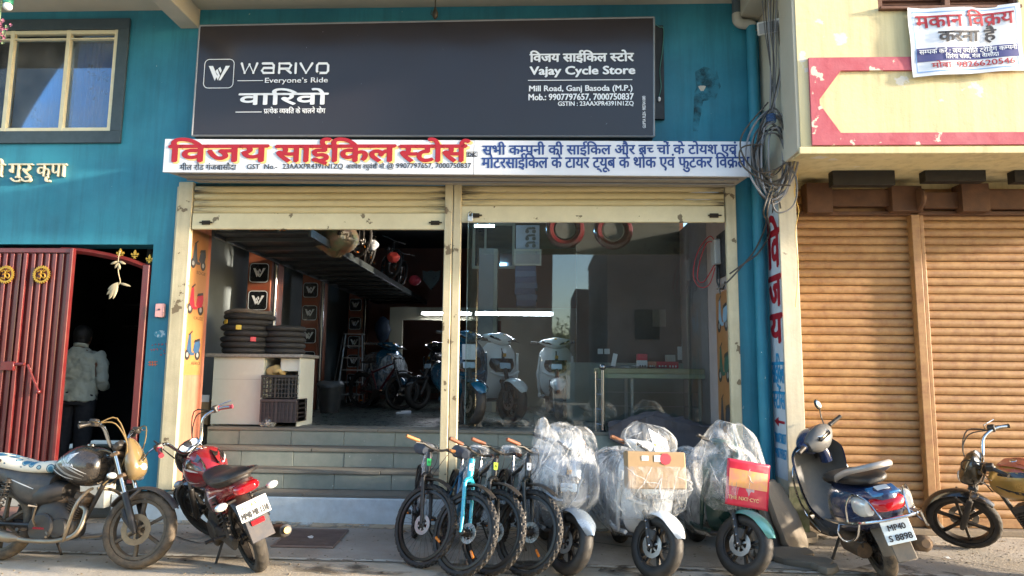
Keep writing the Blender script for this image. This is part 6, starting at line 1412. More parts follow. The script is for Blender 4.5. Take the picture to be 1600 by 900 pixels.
    g = MB(); fender(g, (0, R), R+.035, .065, 55, 165, tip=.8, drop=.012); g.build('rear_mudguard', blkp, t)
    if c.get('wrapf'):
        for a_, b_, rr in (((.85, 0, .86), (.46, 0, .36), .045), ((.84, 0, .92), (.34, 0, .76), .035)):
            a_, b_ = Vector(a_), Vector(b_); g = MB(); g.tube([a_.lerp(b_, i/14) for i in range(15)], [rr*(.8+.4*abs(noise.noise(Vector((i*.7, rr*50, 0))))) for i in range(15)], 12); o = g.build('frame_wrap', c['wrapf'], t); displace(o, .012, 14, True)
    g = MB(); g.tube([(.42, .05, .28), (.36, .20, .01)], .008, 6); g.build('kickstand', blkp, t)
    return t
bg = 'new bicycles parked in a row before the steps'
greenb = mat('badge_green', '#2fae5a', .4); limeb = mat('badge_lime', '#b4d13a', .4); cyan = mat('fork_cyan', '#2fa6bd', .25, var=.1, coat=.6)
blkf = mat('bike_black_frame', '#17181a', .35, var=.2, coat=.3, dust=.08); foam = mat('grey_foam', '#4b5058', .8, var=.2)
fA, fB, fC, fD = G(655, 884), G(713, 898), G(760, 896), G(816, 897)
bicycle('leftmost bicycle, black with a green H badge on the head tube', heading(fA, 13, 1), fA, -5, 44, dict(frame=blkf, fork=blkp, W=.050, badge=greenb, bag=foam, wrapf=wrap3, discs=(-1,), refl=20), group=bg)
bicycle('bicycle with a bright cyan fork, second from the left', heading(fB, 13, 1), fB, -9, 41, dict(frame=mat('frame_blue', '#1f6f96', .3, coat=.5), fork=cyan, head=cyan, bag=foam, wrapf=wrap3, grip=mat('grip_brown', '#7c4a30', .6), W=.053, badge=wht, mark='o'), group=bg)
bicycle('black bicycle with a lime triangle badge between the cyan one and the last', heading(fC, 16, 1), fC, -7, 36, dict(frame=blkf, fork=blkp, badge=limeb, mark='A', bag=wrap3, wrapf=wrap3, W=.053, refl=100, grip=mat('grip_brown', '#7c4a30', .6)), group=bg)
bicycle('rightmost bicycle, black with lime stripes beside the wrapped scooters', heading(fD, 14, 1), fD, -6, 40, dict(frame=blkf, fork=mat('fork_black_lime', '#1c1f1a', .35), badge=wht, mark='r', head=blkf, bag=wrap3, wrapf=wrap3, W=.053, cable=blkp, grip=mat('grip_brown', '#7c4a30', .6)), group=bg)
# ================================================================ inside the shop
def GF(px, py): return G(px, py, FZ)
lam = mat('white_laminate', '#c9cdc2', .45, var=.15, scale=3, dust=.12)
ctr = thing('shop_counter', 'white laminate counter with open shelf standing just inside the left bay', 'counter')
a, b = GF(328, 665), GF(470, 658); cy = a.y; zc = P(400, 556, cy).z
xa, xb, xc_ = a.x, P(411, 600, cy).x, P(468, 600, cy).x
g = MB(); g.box(xa, xb, cy, cy+.02, FZ+.02, zc-.02); g.build('front_panel', lam, ctr, smooth=0, bevel=.003)
g = MB(); g.box(xa+.02, xb-.02, cy-.002, cy, zc-.30, zc-.297); g.build('panel_joint', mat('joint_grey', '#8a8d84', .6), ctr, smooth=0)
for x in (xa, xb-.02, xc_-.03): g = MB(); g.box(x, x+.02, cy+.021, cy+.58, FZ, zc-.021); g.build('side_panel', lam, ctr, smooth=0)
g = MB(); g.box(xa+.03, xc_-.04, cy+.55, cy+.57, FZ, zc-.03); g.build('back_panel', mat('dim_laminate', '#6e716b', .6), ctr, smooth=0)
g = MB(); g.rbox(xa-.10, xc_+.03, cy-.05, cy+.65, zc-.02, zc+.025, .008); g.build('worktop', mat('granite_top', '#8d8a83', .35, var=.7, scale=30, col2='#5c5955'), ctr, smooth=0)
g = MB(); g.box(xb+.20, xc_-.035, cy+.04, cy+.06, zc-.19, zc-.03); g.build('drawer_front', lam, ctr, smooth=0, bevel=.004)
tyre_m = mat('stock_tyre', '#26292c', .75, var=.3, scale=12, dust=.1)
tl_, tn = [('#d9b13a', -35), ('#e0c75a', 8), ('#c9374a', 40)], 0
random.seed(9)
cxs = P(390, 520, cy+.36).x
stack = [(.315, cxs+random.uniform(-.03, .03), cy+.30) for k in range(7)]
def stock_tyre(x, y, z, R, w, label, grp):
    t = thing('motorcycle_tyre', label, 'tyre', (x, y, z), (0, 0, random.uniform(0, 6)), group=grp)
    g = MB(); rings = []; NU = 72
    for i in range(NU):
        a = 2*pi*i/NU; ring = []
        for j in range(12):
            q = radians(-140+280*j/11); r = R-w*.55+w*.55*cos(q)+(.004 if (i+j) % 2 else -.002)*(abs(q) < 1); ring.append((r*cos(a), r*sin(a), w*.46*sin(q)))
        rings.append(ring)
    g.loft(rings, closed=True); g.build('casing', tyre_m, t, smooth=30); return t
z = zc+.025+.042; order = ['bottom', 'second', 'third', 'fourth', 'fifth', 'sixth', 'topmost']
for k, (R, x, y) in enumerate(stack):
    t = stock_tyre(x, y, z, R+random.uniform(-.012, .012), .085, f'{order[k]} tyre of the tall stack on the white counter', 'tyres stacked on the counter')
    if k in (2, 4, 5):
        col, dg = tl_[{5: 0, 4: 1, 2: 2}[k]]; a = radians(-90+dg); g = MB(); m_ = mat('tyre_label_%d' % k, col, .5, var=.4, scale=30)
        M2 = tr(x+(R+.004)*cos(a), y+(R+.004)*sin(a), z) @ Matrix.Rotation(a, 4, 'Z'); o = MB(M2); o.rbox(-.006, .003, -.035, .035, -.03, .03, .003); ob = o.build('paper_label', m_, None); ob.parent = t; ob.matrix_parent_inverse = (tr(*t.location) @ Matrix.Rotation(t.rotation_euler.z, 4, 'Z')).inverted()
    z += .074
t = thing('wrapped_tyre', 'tyre in brown paper strip lying flat on the top of the stack', 'tyre'); g = MB(); g.loft([[(stack[0][1]+(.27+.035*cos(q))*cos(a), stack[0][2]+(.27+.035*cos(q))*sin(a), z-.012+.03*sin(q)+.01*sin(a*3)) for q in [2*pi*j/8 for j in range(8)]] for a in [2*pi*i/40 for i in range(40)]], closed=True); g.build('casing', mat('wrap_strip', '#6f675c', .5, var=.7, scale=12), t)
z = zc+.067
for k in range(5):
    stock_tyre(cxs+.46, cy+.42, z, .27, .082, f'{order[k]} tyre of the shorter stack at the right end of the counter', 'tyres stacked on the counter'); z += .075
def crate(name, label, x0, x1, y0, y1, z0, z1, m, rows, cols, solid=False):
    t = thing(name, label, 'crate'); g = MB(); th = .008
    g.box(x0, x1, y0, y1, z0, z0+th); g.build('floor', m, t, smooth=0)
    g = MB()
    for k in range(rows+1): z = z0+(z1-z0)*k/rows; h = .012; [g.box(*q, z-h/2+ (h/2 if k == 0 else 0), z+h/2) for q in ((x0, x1, y0-.002, y0+th), (x0, x1, y1-th, y1), (x0, x0+th, y0+th, y1-th), (x1-th, x1, y0+th, y1-th))]
    for k in range(cols+1): x = x0+(x1-x0)*k/cols; w2 = .006 if k % 4 else .012; g.box(x-w2, x+w2, y0-.004, y0+th*.9, z0, z1); g.box(x-w2, x+w2, y1-th*.9, y1, z0, z1)
    g.build('lattice', m, t, smooth=0)['kind'] = 'stuff'
    if solid: g = MB(); g.box(x0+.01, x1-.01, y0+.01, y0+.012, z0, z1); g.box(x1-.012, x1-.01, y0+.01, y1-.01, z0, z1); g.build('side', m, t, smooth=0)
    g = MB(); g.rbox(x0-.012, x1+.012, y0-.014, y0+.004, z1-.03, z1+.002, .003); g.build('rim', m, t, smooth=0); return t
cb = mat('crate_black', '#23282b', .5, dust=.15); cp = mat('crate_purple_black', '#2e2a33', .5, dust=.2)
crate('plastic_crate', 'purple black plastic crate at the bottom of the counter shelf', xb+.03, xc_-.0, cy-.10, cy+.30, FZ+.06, FZ+.34, cp, 5, 9, True)
crate('plastic_crate', 'dark green lattice crate standing on the purple crate in the counter shelf', xb+.02, xc_-.02, cy-.08, cy+.30, FZ+.36, FZ+.64, cb, 5, 10)
t = thing('paper_bundle', 'crumpled brown paper bundle stuffed on the upper crate under the worktop', 'paper'); o = MB(); o.ball((xb+.13, cy+.1, FZ+.69), .12, (1, .8, .55), 22); o = o.build('bundle', mat('brown_paper', '#b09a68', .8, var=.4, scale=8), t); displace(o, .06, 9, True)
t = thing('plastic_bag', 'crumpled clear plastic bag on the floor against the white counter', 'bag'); o = MB(); o.ball((xb+.10, cy-.03, FZ+.08), .09, (1.1, .7, 1), 22); o = o.build('bag', wrap3, t); displace(o, .05, 8, True)
t = thing('carton', 'brown cardboard carton on the floor at the left of the counter', 'box'); g = MB(); p = P(306, 655, cy+.1); g.rbox(p.x-.12, p.x+.16, cy+.1, cy+.4, FZ, FZ+.30, .004); g.build('box', cardb, t, smooth=0)
g = MB(); g.box(p.x-.12, p.x+.16, cy+.097, cy+.0995, FZ+.29, FZ+.38); g.build('flap', paperw, t, smooth=0)
# bin, ladder, parcel, low cabinet
q = GF(515, 645); t = thing('dustbin', 'dark plastic bin with a bag liner by the middle logo pillar', 'bin', tuple(q)); g = MB(); g.lathe([(.15, 0), (.20, .42), (.215, .42), (.215, .45), (.19, .45), (.14, .03)], n=24); g.build('body', cb, t); g = MB(); g.lathe([(.215, .43), (.225, .47), (.19, .52), (.10, .50)], n=24); displace(g.build('liner', mat('bag_grey', '#4b5155', .4), t), .03, 12, True)
q = GF(545, 636); t = thing('stepladder', 'pale aluminium stepladder standing open before the farthest logo pillar', 'ladder', tuple(q), (0, 0, radians(6)))
al = mat('aluminium', '#9fa2a2', .35, .7, var=.2)
for s in (-1, 1):
    g = MB(); g.tube([(s*.26, 0, 0), (s*.16, .28, 1.42)], .016, 6); g.build('leg', al, t); g = MB(); g.tube([(s*.26-.25, .75, 0), (s*.16-.06, .33, 1.38)], .013, 6); g.build('leg', al, t)
for k in range(5): u = (k+1)/6; w2 = .26-.10*u; g = MB(); g.box(-w2, w2, .28*u-.04, .28*u+.04, 1.42*u-.01, 1.42*u+.012); g.build('step', al, t, smooth=0)
g = MB(); g.box(-.20, .20, .24, .40, 1.41, 1.43); g.build('top', al, t, smooth=0)
q = GF(436, 640); t = thing('low_cabinet', 'low grey cabinet with plastic sheet behind the counter, near the middle pillar', 'cabinet'); g = MB(); g.rbox(q.x-.1, q.x+.35, 9.9, 10.3, FZ, FZ+.62, .01); g.build('cabinet', mat('cabinet_grey', '#7d837f', .5, dust=.2), t, smooth=0)
o = MB(); o.ball((q.x+.0, 9.75, FZ+.3), .15, (.8, .7, 1.6), 20); o = o.build('plastic_sheet', wrap3, t); displace(o, .05, 7, True)
t = thing('wall_shelf', 'thin pale shelf strip sticking out behind the tyre stack', 'shelf'); p, q = P(431, 521, 9.9), P(466, 520, 9.9); g = MB(); g.box(p.x, q.x, 9.88, 10.1, p.z-.02, p.z+.02); g.build('board', al, t, smooth=0)
p, q = P(572, 537, 14), P(620, 537, 14); t = thing('wall_shelf', 'glass shelf with blue object under the mezzanine before the far partition', 'shelf'); g = MB(); g.box(p.x, q.x, 13.8, 14.18, p.z-.02, p.z+.015); g.build('board', al, t, smooth=0); g = MB(); o = g.ball((q.x-.3, 14, p.z+.3), .2, (.8, .6, 1.3), 16).build('blue_bundle', mat('blue_bundle', '#1b2f44', .6), t); displace(o, .05, 6, True)
q = GF(628, 647); t = thing('paper_scrap', 'folded white paper scrap on the shop floor', 'paper', tuple(q), (0, 0, .4)); g = MB(); g.rbox(-.10, .07, -.03, .04, .0, .035, .006); g.rbox(.0, .16, .03, .09, .0, .05, .006); g.build('scrap', paperw, t, smooth=0)
# tube lights -----------------------------------------------------------
tube = mat('tube_glow', '#f2f6ff', .5, emit=20, var=0)
for px0, px1, Y, py, lab in ((660, 735, 14.05, 491, 'left fluorescent tube glowing under the far ceiling edge'), (745, 862, 11.3, 491, 'right fluorescent tube glowing under the far ceiling edge')):
    a, b = P(px0, py, Y), P(px1, py, Y); t = thing('tube_light', lab, 'lamp', group='tube lights at the back of the shop'); z = P(790, 491, Y).z
    g = MB(); g.tube([(a.x, Y, z), (b.x, Y, z)], .018, 10); g.build('tube', tube, t)
    g = MB(); g.rbox(a.x-.03, b.x+.03, Y+.02, Y+.06, z-.02, z+.05, .004); g.build('batten', paperw, t, smooth=0)
a, b = P(742, 353, 10.6), P(772, 352, 10.6); t = thing('tube_light', 'short bluish tube high up behind the glass at the left', 'lamp'); g = MB(); g.tube([a, (b.x, 10.6, a.z)], .018, 8); g.build('tube', mat('tube_blue', '#9fd4ff', .5, emit=60, var=0), t)
# scooters standing on the shop floor -----------------------------------
sg = 'scooters displayed behind the shop glass'
teal_s = mat('scooter_teal', '#16506a', .25, .2, var=.2, coat=.6)
def inside(label, px, py, ang, st, c, grp=sg, lean=0):
    f = GF(px, py); return scooter(label, heading(f, ang), f, lean, st, dict(dict(style='e', R=.26, W=.12, k=1.14), **c), z0=FZ, group=grp)[0]
s1 = inside('white display scooter behind the glass, left of the other white one, turned sideways', 800, 663, 30, 10, dict(body=whs))
s2 = inside('white display scooter behind the glass facing the street, nearest the steel railing', 872, 655, 4, -4, dict(body=whs))
s3 = inside('teal blue display scooter behind the glass beside the middle post', 738, 668, 20, 14, dict(body=teal_s))
s4 = inside('dark display scooter standing left of the middle post deep in the shop', 652, 640, -40, 0, dict(body=mat('scooter_black', '#1c2226', .25, coat=.6)), lean=0)
c = copy_tree(s4); c['label'] = 'dark display scooter behind the other dark one by the far doorway'; c.location = Vector(s4.location)+Vector((.55, .9, 0)); c.rotation_euler[2] += .5
c = copy_tree(s3); c['label'] = 'scooter under plastic film beside the far partition wall'; q = GF(606, 636); c.location = q+Vector((-.5, .9, 0)); c.rotation_euler[2] = radians(-60); del c['group']
wrapmesh('clear_film', c, [(1.1, .25, .25, .9), (.7, .3, .2, .9), (.2, .3, .2, .95), (-.4, .25, .3, .9)], wrap3, .05, 5, 12, kind='x')
for nm_, a_ in (('paper_note', (1.065, .83)),):
    for sx_, dz in ((s3, 0),):
        g = MB(); g.rbox(-.002, .002, -.09, .07, -.10, .08, .001, tr(1.075, 0, .86) @ rot('Y', -8)); g.build('paper_note', paperw, sx_)
# stored bicycles on the mezzanine --------------------------------------
proto = bicycle('dark bicycle stored nearest the front of the mezzanine rack', Vector((0, 0, 0)), Vector((1, 0, 0)), 0, 20, dict(frame=blkf, fork=blkp, grip=blkp, k=.72), z0=0, group='bicycles stored on the mezzanine')
stor = [(-3.0, 9.5, -70, 'x'), (-3.05, 10.5, -60, 'dark bicycle on the mezzanine, second from the front'), (-3.0, 11.6, -75, 'dark bicycle on the mezzanine in the middle of the row'), (-3.0, 12.8, -65, 'dark bicycle on the mezzanine just before the last'), (-3.0, 14.2, -75, 'dark bicycle stored farthest back on the mezzanine')]
for k, (x, y, rz, lab) in enumerate(stor):
    o = proto if k == 0 else copy_tree(proto)
    if k: o['label'] = lab
    o.location = (x, y, 3.335); o.rotation_euler = (radians(-4), 0, radians(rz))
def recolor(o, nm_, m):
    for ch in o.children:
        if ch.name.split('.')[0] == nm_: ch.data = ch.data.copy(); ch.data.materials[0] = m
for o, m in ((bpy.data.objects[proto.name], redc),): pass
bk = copy_tree(proto); bk['label'] = 'red bicycle standing by the ladder at the back of the shop'; q = GF(585, 640); bk.location = q+Vector((-.4, .6, 0)); bk.rotation_euler = (0, 0, radians(-30)); bk.scale = (.95, .95, .95); del bk['group']; recolor(bk, 'frame', mat('deep_red', '#5e141b', .4))
for k, (px, py, m) in enumerate(((585, 385, 'mz_white'), (612, 400, 'mz_red'), (645, 435, 'mz_red2'))):
    pass
t = thing('toy_bundle', 'green and red plastic sack sagging over the mezzanine edge', 'sack'); p = P(522, 372, 8.9)
o = MB(); o.ball((p.x, 8.95, p.z+.02), .28, (1.05, 1.2, .85), 28); o = o.build('sack', mat('sack_green', '#4f6347', .5, var=.9, scale=5, col2='#7d3b30', coat=.3, dust=.1), t); displace(o, .1, 4, True)
for (px, py, Y, r, col, lab) in ((582, 383, 10.2, .09, '#b9bcc0', 'round white lamp among the stored bicycles'), (615, 402, 11, .10, '#a8342c', 'small red bundle on the stored bicycles'), (648, 438, 12.8, .11, '#a32633', 'red ball shaped bundle at the end of the mezzanine')):
    t = thing('small_bundle', lab, 'bundle', tuple(P(px, py, Y))); o = MB().ball((0, 0, 0), r, (1, .6, .8), 16).build('bundle', mat('bun'+col[1:], col, .6), t); displace(o, .03, 9, True)
t = thing('shield_ornament', 'pale shield shaped ornament hanging on the back wall over the tube light', 'ornament'); p = P(674, 438, 15); g = MB(tr(p)); g.loft([[(x*.2, y, z*.22) for x, z in ((-1, 1), (-.5, .85), (0, 1), (.5, .85), (1, 1), (.9, 0), (0, -1), (-.9, 0))] for y in (-.03, .03)]); g.build('shield', mat('shield_pale', '#5f6865', .3, .3), t)
# right bay: glass, table, rail, cloth ----------------------------------
GY = 8.72
gl = thing('glass_partition', 'large clear glass shopfront filling the right hand bay', 'glass')
gm_ = glass_mat('shop_glass', (.92, .97, .97), 1.0, .014, ior=1.75, bumpy=.03)
xs_ = [mid1+.02, P(729, 500, GY).x, SR-.004]
for x0, x1 in zip(xs_, xs_[1:]): g = MB(); g.box(x0+.003, x1-.003, GY, GY+.008, FZ+.004, 4.6); g.build('pane', gm_, gl, smooth=0)
g = MB()
for x in (xs_[1],): g.box(x-.004, x+.004, GY-.004, GY+.012, FZ+.003, 4.6)
g.build('seal', mat('seal_grey', '#6e7f7d', .4), gl, smooth=0)
g = MB(); p = P(860, 662, GY-.02); g.rbox(P(716, 661, GY).x, P(733, 661, GY).x, GY-.015, GY+.02, FZ+.001, FZ+.05, .003); g.build('clamp', steelm, gl, smooth=0)
tb_x0, tb_x1, TY0, TY1 = P(933, 600, 9.1).x, SR-.01, 8.95, 9.65
tz = P(1000, 578, TY0).z
tbl = thing('display_table', 'steel framed table with a pale green top behind the glass', 'table')
g = MB(); g.rbox(tb_x0, tb_x1, TY0, TY1, tz-.05, tz+.02, .006); g.build('table_top', mat('table_cream', '#a5a583', .5, var=.4, scale=6, dust=.2), tbl, smooth=0)
g = MB(); g.rbox(tb_x0, tb_x1, TY0-.02, TY0-.001, tz-.11, tz-.05, .004); g.build('edge_strip', mat('edge_alu', '#9aa394', .35, .6, var=.5, scale=4, col2='#7b9a6a'), tbl, smooth=0)
g = MB(); g.add([(tb_x0, TY0, tz+.023), (tb_x1, TY0, tz+.023), (tb_x1, TY1, tz+.023), (tb_x0, TY1, tz+.023)], [(0, 1, 2, 3)]); g.build('table_glass', mat('glass_dark_top', '#2b3a3e', .08, coat=1), tbl, smooth=0)
for x in (tb_x0+.02, tb_x0+.42, tb_x1-.08):
    for y in (TY0+.05, TY1-.05): g = MB(); g.rbox(x, x+.04, y-.02, y+.02, FZ, tz-.051, .003); g.build('leg', al, tbl, smooth=0)
for z in (FZ+.28, FZ+.46): g = MB(); g.tube([(tb_x0, TY0+.2, z), (tb_x1, TY0+.2, z)], .006, 6); g.build('cross_wire', al, tbl)
rp = thing('steel_railing', 'stainless steel railing post with a ball top at the left end of the table', 'railing')
rx = P(942, 620, 8.5).x; z1_ = P(942, 578, 8.5).z
g = MB(); g.tube([(rx, 8.5, FZ-.0), (rx, 8.5, z1_)], .022, 14); g.lathe([(.03, 0), (.045, .004), (.03, .02)], tr(rx, 8.5, FZ), 14); g.build('post', steelm, rp); g = MB(); g.ball((rx, 8.5, z1_+.035), .04); g.build('ball', steelm, rp)
g = MB(); g.tube([(rx-.09, 8.5, FZ), (rx-.09, 8.5, z1_-.02)], .008, 8); g.build('thin_post', steelm, rp)
for k in range(4): z = FZ+.08+k*.18; g = MB(); g.tube([(rx-.1, 8.5, z+.02), (rx, 8.5, z)], .007, 6); g.build('rung', steelm, rp)
# things on the table
for k, (px, w_, h_, m, lab) in enumerate(((1003, .13, .19, 'redwhite', 'tall red and white box on the table'), (1018, .11, .09, 'rw2', 'small red box with pale lid on the table'), (1034, .16, .09, 'rw3', 'flat red box in the middle of the table boxes'), (1050, .15, .09, 'rw4', 'flat red box under the grey box on the table'))):
    p = P(px, 570, TY0+.35); t = thing('small_box', lab, 'box', (p.x, TY0+.35, tz+.024)); mm = redc if k != 1 else mat('box_red_cream', '#b8604a', .6, var=.5, scale=30, col2='#d9c7a0')
    g = MB(); g.rbox(-w_/2, w_/2, -.06, .06, 0, h_*.55 if k == 0 else h_, .003); g.build('box', paperw if k == 0 else mm, t, smooth=0)
    if k == 0: g = MB(); g.rbox(-w_/2-.001, w_/2+.001, -.061, .061, h_*.55+.001, h_, .003); g.build('lid', redc, t, smooth=0)
    V2 = MB(); text_mb(V2, 'III', -w_*.3, w_*.3, .02, .04, -.0625, .002, False); V2.build('print', plate_b if k == 0 else wht, t, smooth=0)
p = P(1047, 552, TY0+.36); t = thing('small_box', 'grey box standing on the last red box', 'box', (p.x, TY0+.36, tz+.116)); g = MB(); g.rbox(-.06, .06, -.05, .05, 0, .09, .003); g.build('box', mat('box_grey', '#a5a79f', .6), t, smooth=0)
p = P(957, 556, TY0+.4); t = thing('price_card', 'white price card standing tilted at the left of the table', 'card', (p.x, TY0+.4, tz+.02), (0, radians(12), 0)); g = MB(); g.box(-.03, .03, -.003, .003, 0, .20); g.build('card', paperw, t, smooth=0)
t = thing('paper_pile', 'loose papers and plastic sleeves spread over the table top', 'papers', (0, 0, 0)); random.seed(3)
for k in range(11):
    x = random.uniform(tb_x0+.1, tb_x1-.3); y = random.uniform(TY0+.03, TY0+.35); g = MB(tr(x, y, tz+.027+k*.0022) @ rot('Z', random.uniform(-50, 50))); g.add([(-.12, -.07, 0), (.12, -.07, .0), (.12, .07, .008), (0, .08, .012), (-.12, .07, .003)], [(0, 1, 2, 3, 4)]); g.build('sheet', paperw if k % 3 == 0 else mat('sleeve_blue', '#5d7a94', .15, coat=.8), t, smooth=0)
# socket plates on the partition
t = thing('wall_socket', 'double white wall socket left of the price card', 'socket'); 
for dx in (0, .10): p = P(938, 549, 10.39); g = MB(); g.rbox(p.x-.04+dx, p.x+.04+dx, 10.375, 10.397, p.z-.04, p.z+.04, .004); g.build('plate', paperw, t, smooth=0)
t = thing('wall_socket', 'white switch plate with hanging cable at the right of the table', 'socket'); p = P(1064, 552, 10.39); g = MB(); g.rbox(p.x-.05, p.x+.05, 10.37, 10.397, p.z-.10, p.z+.10, .004); g.build('plate', paperw, t, smooth=0); g = MB(); g.tube([(p.x+.02, 10.37, p.z+.1), (p.x+.03, 10.37, p.z+.45)], .012, 6); g.build('conduit', paperw, t)
t = thing('notice_sheet', 'pale paper notice pinned on the dim partition behind the table', 'paper'); p = P(1030, 497, 10.39); g = MB(); g.box(p.x-.10, p.x+.10, 10.385, 10.392, p.z-.13, p.z+.13); g.build('sheet', mat('dim_paper', '#77746c', .8), t, smooth=0)
# cloth
clm = mat('grey_tarp', '#4a474c', .85, var=.3, scale=4, bump=.3, bscale=60, dust=.15)
c0, c1 = P(950, 660, 8.45).x, SR-.03; nx, ny = 70, 34; vs = []
for i in range(nx+1):
    for j in range(ny+1):
        u, v = i/nx, j/ny; x = c0+(c1-c0)*u; y = 8.68-.42*v
        hgt = (.10+.16*sin(pi*min(1, u*1.15))**.7*(1-.5*abs(u-.55)))*(sin(pi*min(1, .15+v*.85))**.6)
        n_ = (.5-abs(noise.noise(Vector((u*3.0, v*2.2+u*1.5, .3)))))*.9+.35*(.5-abs(noise.noise(Vector((u*7, v*5+u*4, 2)))))
        z = FZ+.01+hgt*(.55+.75*n_)
        if v > .75: z = FZ+.03+.03*n_-(v-.75)*1.3*(.35+.65*sin(pi*u)); y = 8.44-.02-.12*(v-.75)-.05*n_
        vs.append((x, y, z))
g = MB(); g.add(vs, [(i*(ny+1)+j, (i+1)*(ny+1)+j, (i+1)*(ny+1)+j+1, i*(ny+1)+j+1) for i in range(nx) for j in range(ny)])
o = g.build('grey_cloth', clm, smooth=80); tag(o, 'crumpled dark grey tarpaulin heaped on the top step under the table', 'tarpaulin'); o.modifiers.new('thick', 'SOLIDIFY').thickness = .006
# posters on both jambs --------------------------------------------------
pbg = mat('poster_orange', '#a06c3c', .35, var=.7, scale=3, col2='#b0824c', coat=.3)
def poster(name, label, X, side, y0, y1, z0, z1, items):
    t = thing(name, label, 'poster'); g = MB(); e = .003*side
    g.box(min(X, X+e), max(X, X+e), y0, y1, z0, z1); g.build('sheet', pbg, t, smooth=0)
    def mp(u, v, o=.0045): return (X+side*o, y0+(y1-y0)*(u if side > 0 else 1-u), z0+(z1-z0)*v)
    for (u, v, s, m, word) in items:
        asp = (z1-z0)/(y1-y0); 
        def poly(pts, mm, nm_, o): g = MB(); g.add([mp(u+s*a, v+s*b/asp, o) for a, b in pts], [tuple(range(len(pts)))]); g.build(nm_, mm, t, smooth=0)
        def disk(cx, cy, r, mm, o): poly([(cx+r*cos(k*pi/10), cy+r*sin(k*pi/10)) for k in range(20)], mm, 'printed_wheel', o)
        disk(-.33, -.30, .17, blkp, .0046); disk(.33, -.30, .17, blkp, .0046); disk(-.33, -.30, .08, silver_s, .005); disk(.33, -.30, .08, silver_s, .005)
        poly([(-.38, -.12), (-.30, .35), (-.18, .42), (-.12, .0), (-.05, -.22), (.1, -.22), (.12, -.30), (-.1, -.32), (-.28, -.22)], m, 'printed_body', .0054)
        poly([(.02, -.15), (.10, .12), (.44, .20), (.48, .02), (.40, -.20), (.15, -.25)], m, 'printed_body', .0058)
        poly([(.04, .10), (.10, .20), (.42, .26), (.44, .18), (.12, .12)], blkp, 'printed_seat', .0062); poly([(-.34, .35), (-.10, .50), (-.08, .45), (-.26, .34)], blkp, 'printed_bar', .0062)
        if word:
            V2 = MB(); text_mb(V2, word, 0, 1, 0, 1, 0, 0, False); vs2 = [mp(.45+.48*p_.x, v-s*.62/asp+.022*p_.z, .0052) for p_ in V2.v]; g = MB(); g.add(vs2, V2.f); g.build('lettering', blkp, t, smooth=0)
    return t
zt_, zb_ = P(303, 362, 7.95).z, P(303, 586, 7.95).z
navyg = mat('print_navy', '#2b4a68', .5); redpr = mat('print_red', '#a82030', .5); greyp = mat('print_grey', '#3a3f44', .5)
poster('jamb_poster', 'orange wood poster of three scooters on the left jamb of the shop', SL+.0045, 1, YW+.03, YW+.48, zb_, zt_, [(.5, .83, .8, greyp, 'EDGE'), (.5, .52, .85, redpr, 'CRUZE'), (.5, .20, .8, navyg, 'AERO')])
greenp = mat('print_green', '#2c5a4a', .5)
zt_, zb_ = P(1125, 455, 8.0).z, P(1125, 690, 8.0).z
poster('jamb_poster', 'orange wood poster of scooters on the right jamb below the meter box', SR-.0045, -1, YW+.05, YW+.62, zb_, zt_, [(.5, .85, .8, mat('print_paleblue', '#7d9fb5', .5), ''), (.5, .52, .85, greenp, ''), (.5, .18, .8, greyp, '')])
# meter box, red and black wires
my = 8.05; p = P(1117, 395, my); t = thing('meter_box', 'grey electric meter box with loose red wires on the right jamb', 'meter box')
g = MB(); g.box(SR-.025, SR-.0045, my-.32, my+.10, p.z-.30, p.z+.22); g.build('back_board', mat('board_black', '#26282a', .6), t, smooth=0)
g = MB(); g.rbox(SR-.10, SR-.026, my-.10, my+.10, p.z-.15, p.z+.15, .012); g.build('meter', mat('meter_grey', '#9a9c9a', .35, dust=.2), t, smooth=0)
g = MB(); g.tube(cr([(SR-.07, my, p.z+.14), (SR-.13, my+.02, p.z+.20), (SR-.26, my+.05, p.z+.02), (SR-.32, my+.05, p.z-.25), (SR-.26, my+.03, p.z-.40), (SR-.15, my, p.z-.38), (SR-.08, my-.02, p.z-.18)], 6), .006, 6); g.tube(cr([(SR-.07, my, p.z+.12), (SR-.16, my+.02, p.z+.12), (SR-.24, my+.05, p.z-.1), (SR-.27, my+.05, p.z-.3), (SR-.2, my+.03, p.z-.34), (SR-.08, my-.02, p.z-.14)], 6), .006, 6); g.build('red_wire', mat('wire_red', '#a8242c', .4), t)
g = MB(); g.tube(cr([(SR-.06, my-.03, p.z-.15), (SR-.07, my-.05, p.z-.35), (SR-.03, my-.12, p.z-.45), (SR-.03, my-.25, p.z-.38)], 5), .010, 6); g.tube([(SR-.04, my-.02, p.z-.15), (SR-.04, my-.06, p.z-.5)], .008, 6); g.build('black_wire', blkp, t)
# hangings and window seen through the glass ------------------------------
for k, (px, py, lab) in enumerate(((883, 358, 'red wheel shaped hanging toy at the left behind the top of the glass'), (958, 360, 'red wheel shaped hanging toy at the right behind the top of the glass'))):
    p = P(px, py, 9.6); t = thing('hanging_wheel', lab, 'hanging decoration', tuple(p), group='red hanging wheels'); g = MB(); L = rot('X', 90)
    g.loft([[L @ Vector(((.22+.06*cos(q))*cos(a), (.22+.06*cos(q))*sin(a), .05*sin(q))) for q in [2*pi*j/8 for j in range(8)]] for a in [2*pi*i/32 for i in range(32)]], closed=True); g.build('rim', mat('toy_red', '#571017', .3, var=.3, coat=.5), t)
    g = MB(); g.lathe([(.01, -.02), (.14, -.02), (.15, .0), (.14, .02), (.01, .02)], L, 20); g.build('hub', mat('toy_grey', '#6d6a66', .4, var=.6, scale=12), t); g = MB(); g.tube([(0, 0, .28), (0, 0, .9)], .004, 5); g.build('string', blkp, t)
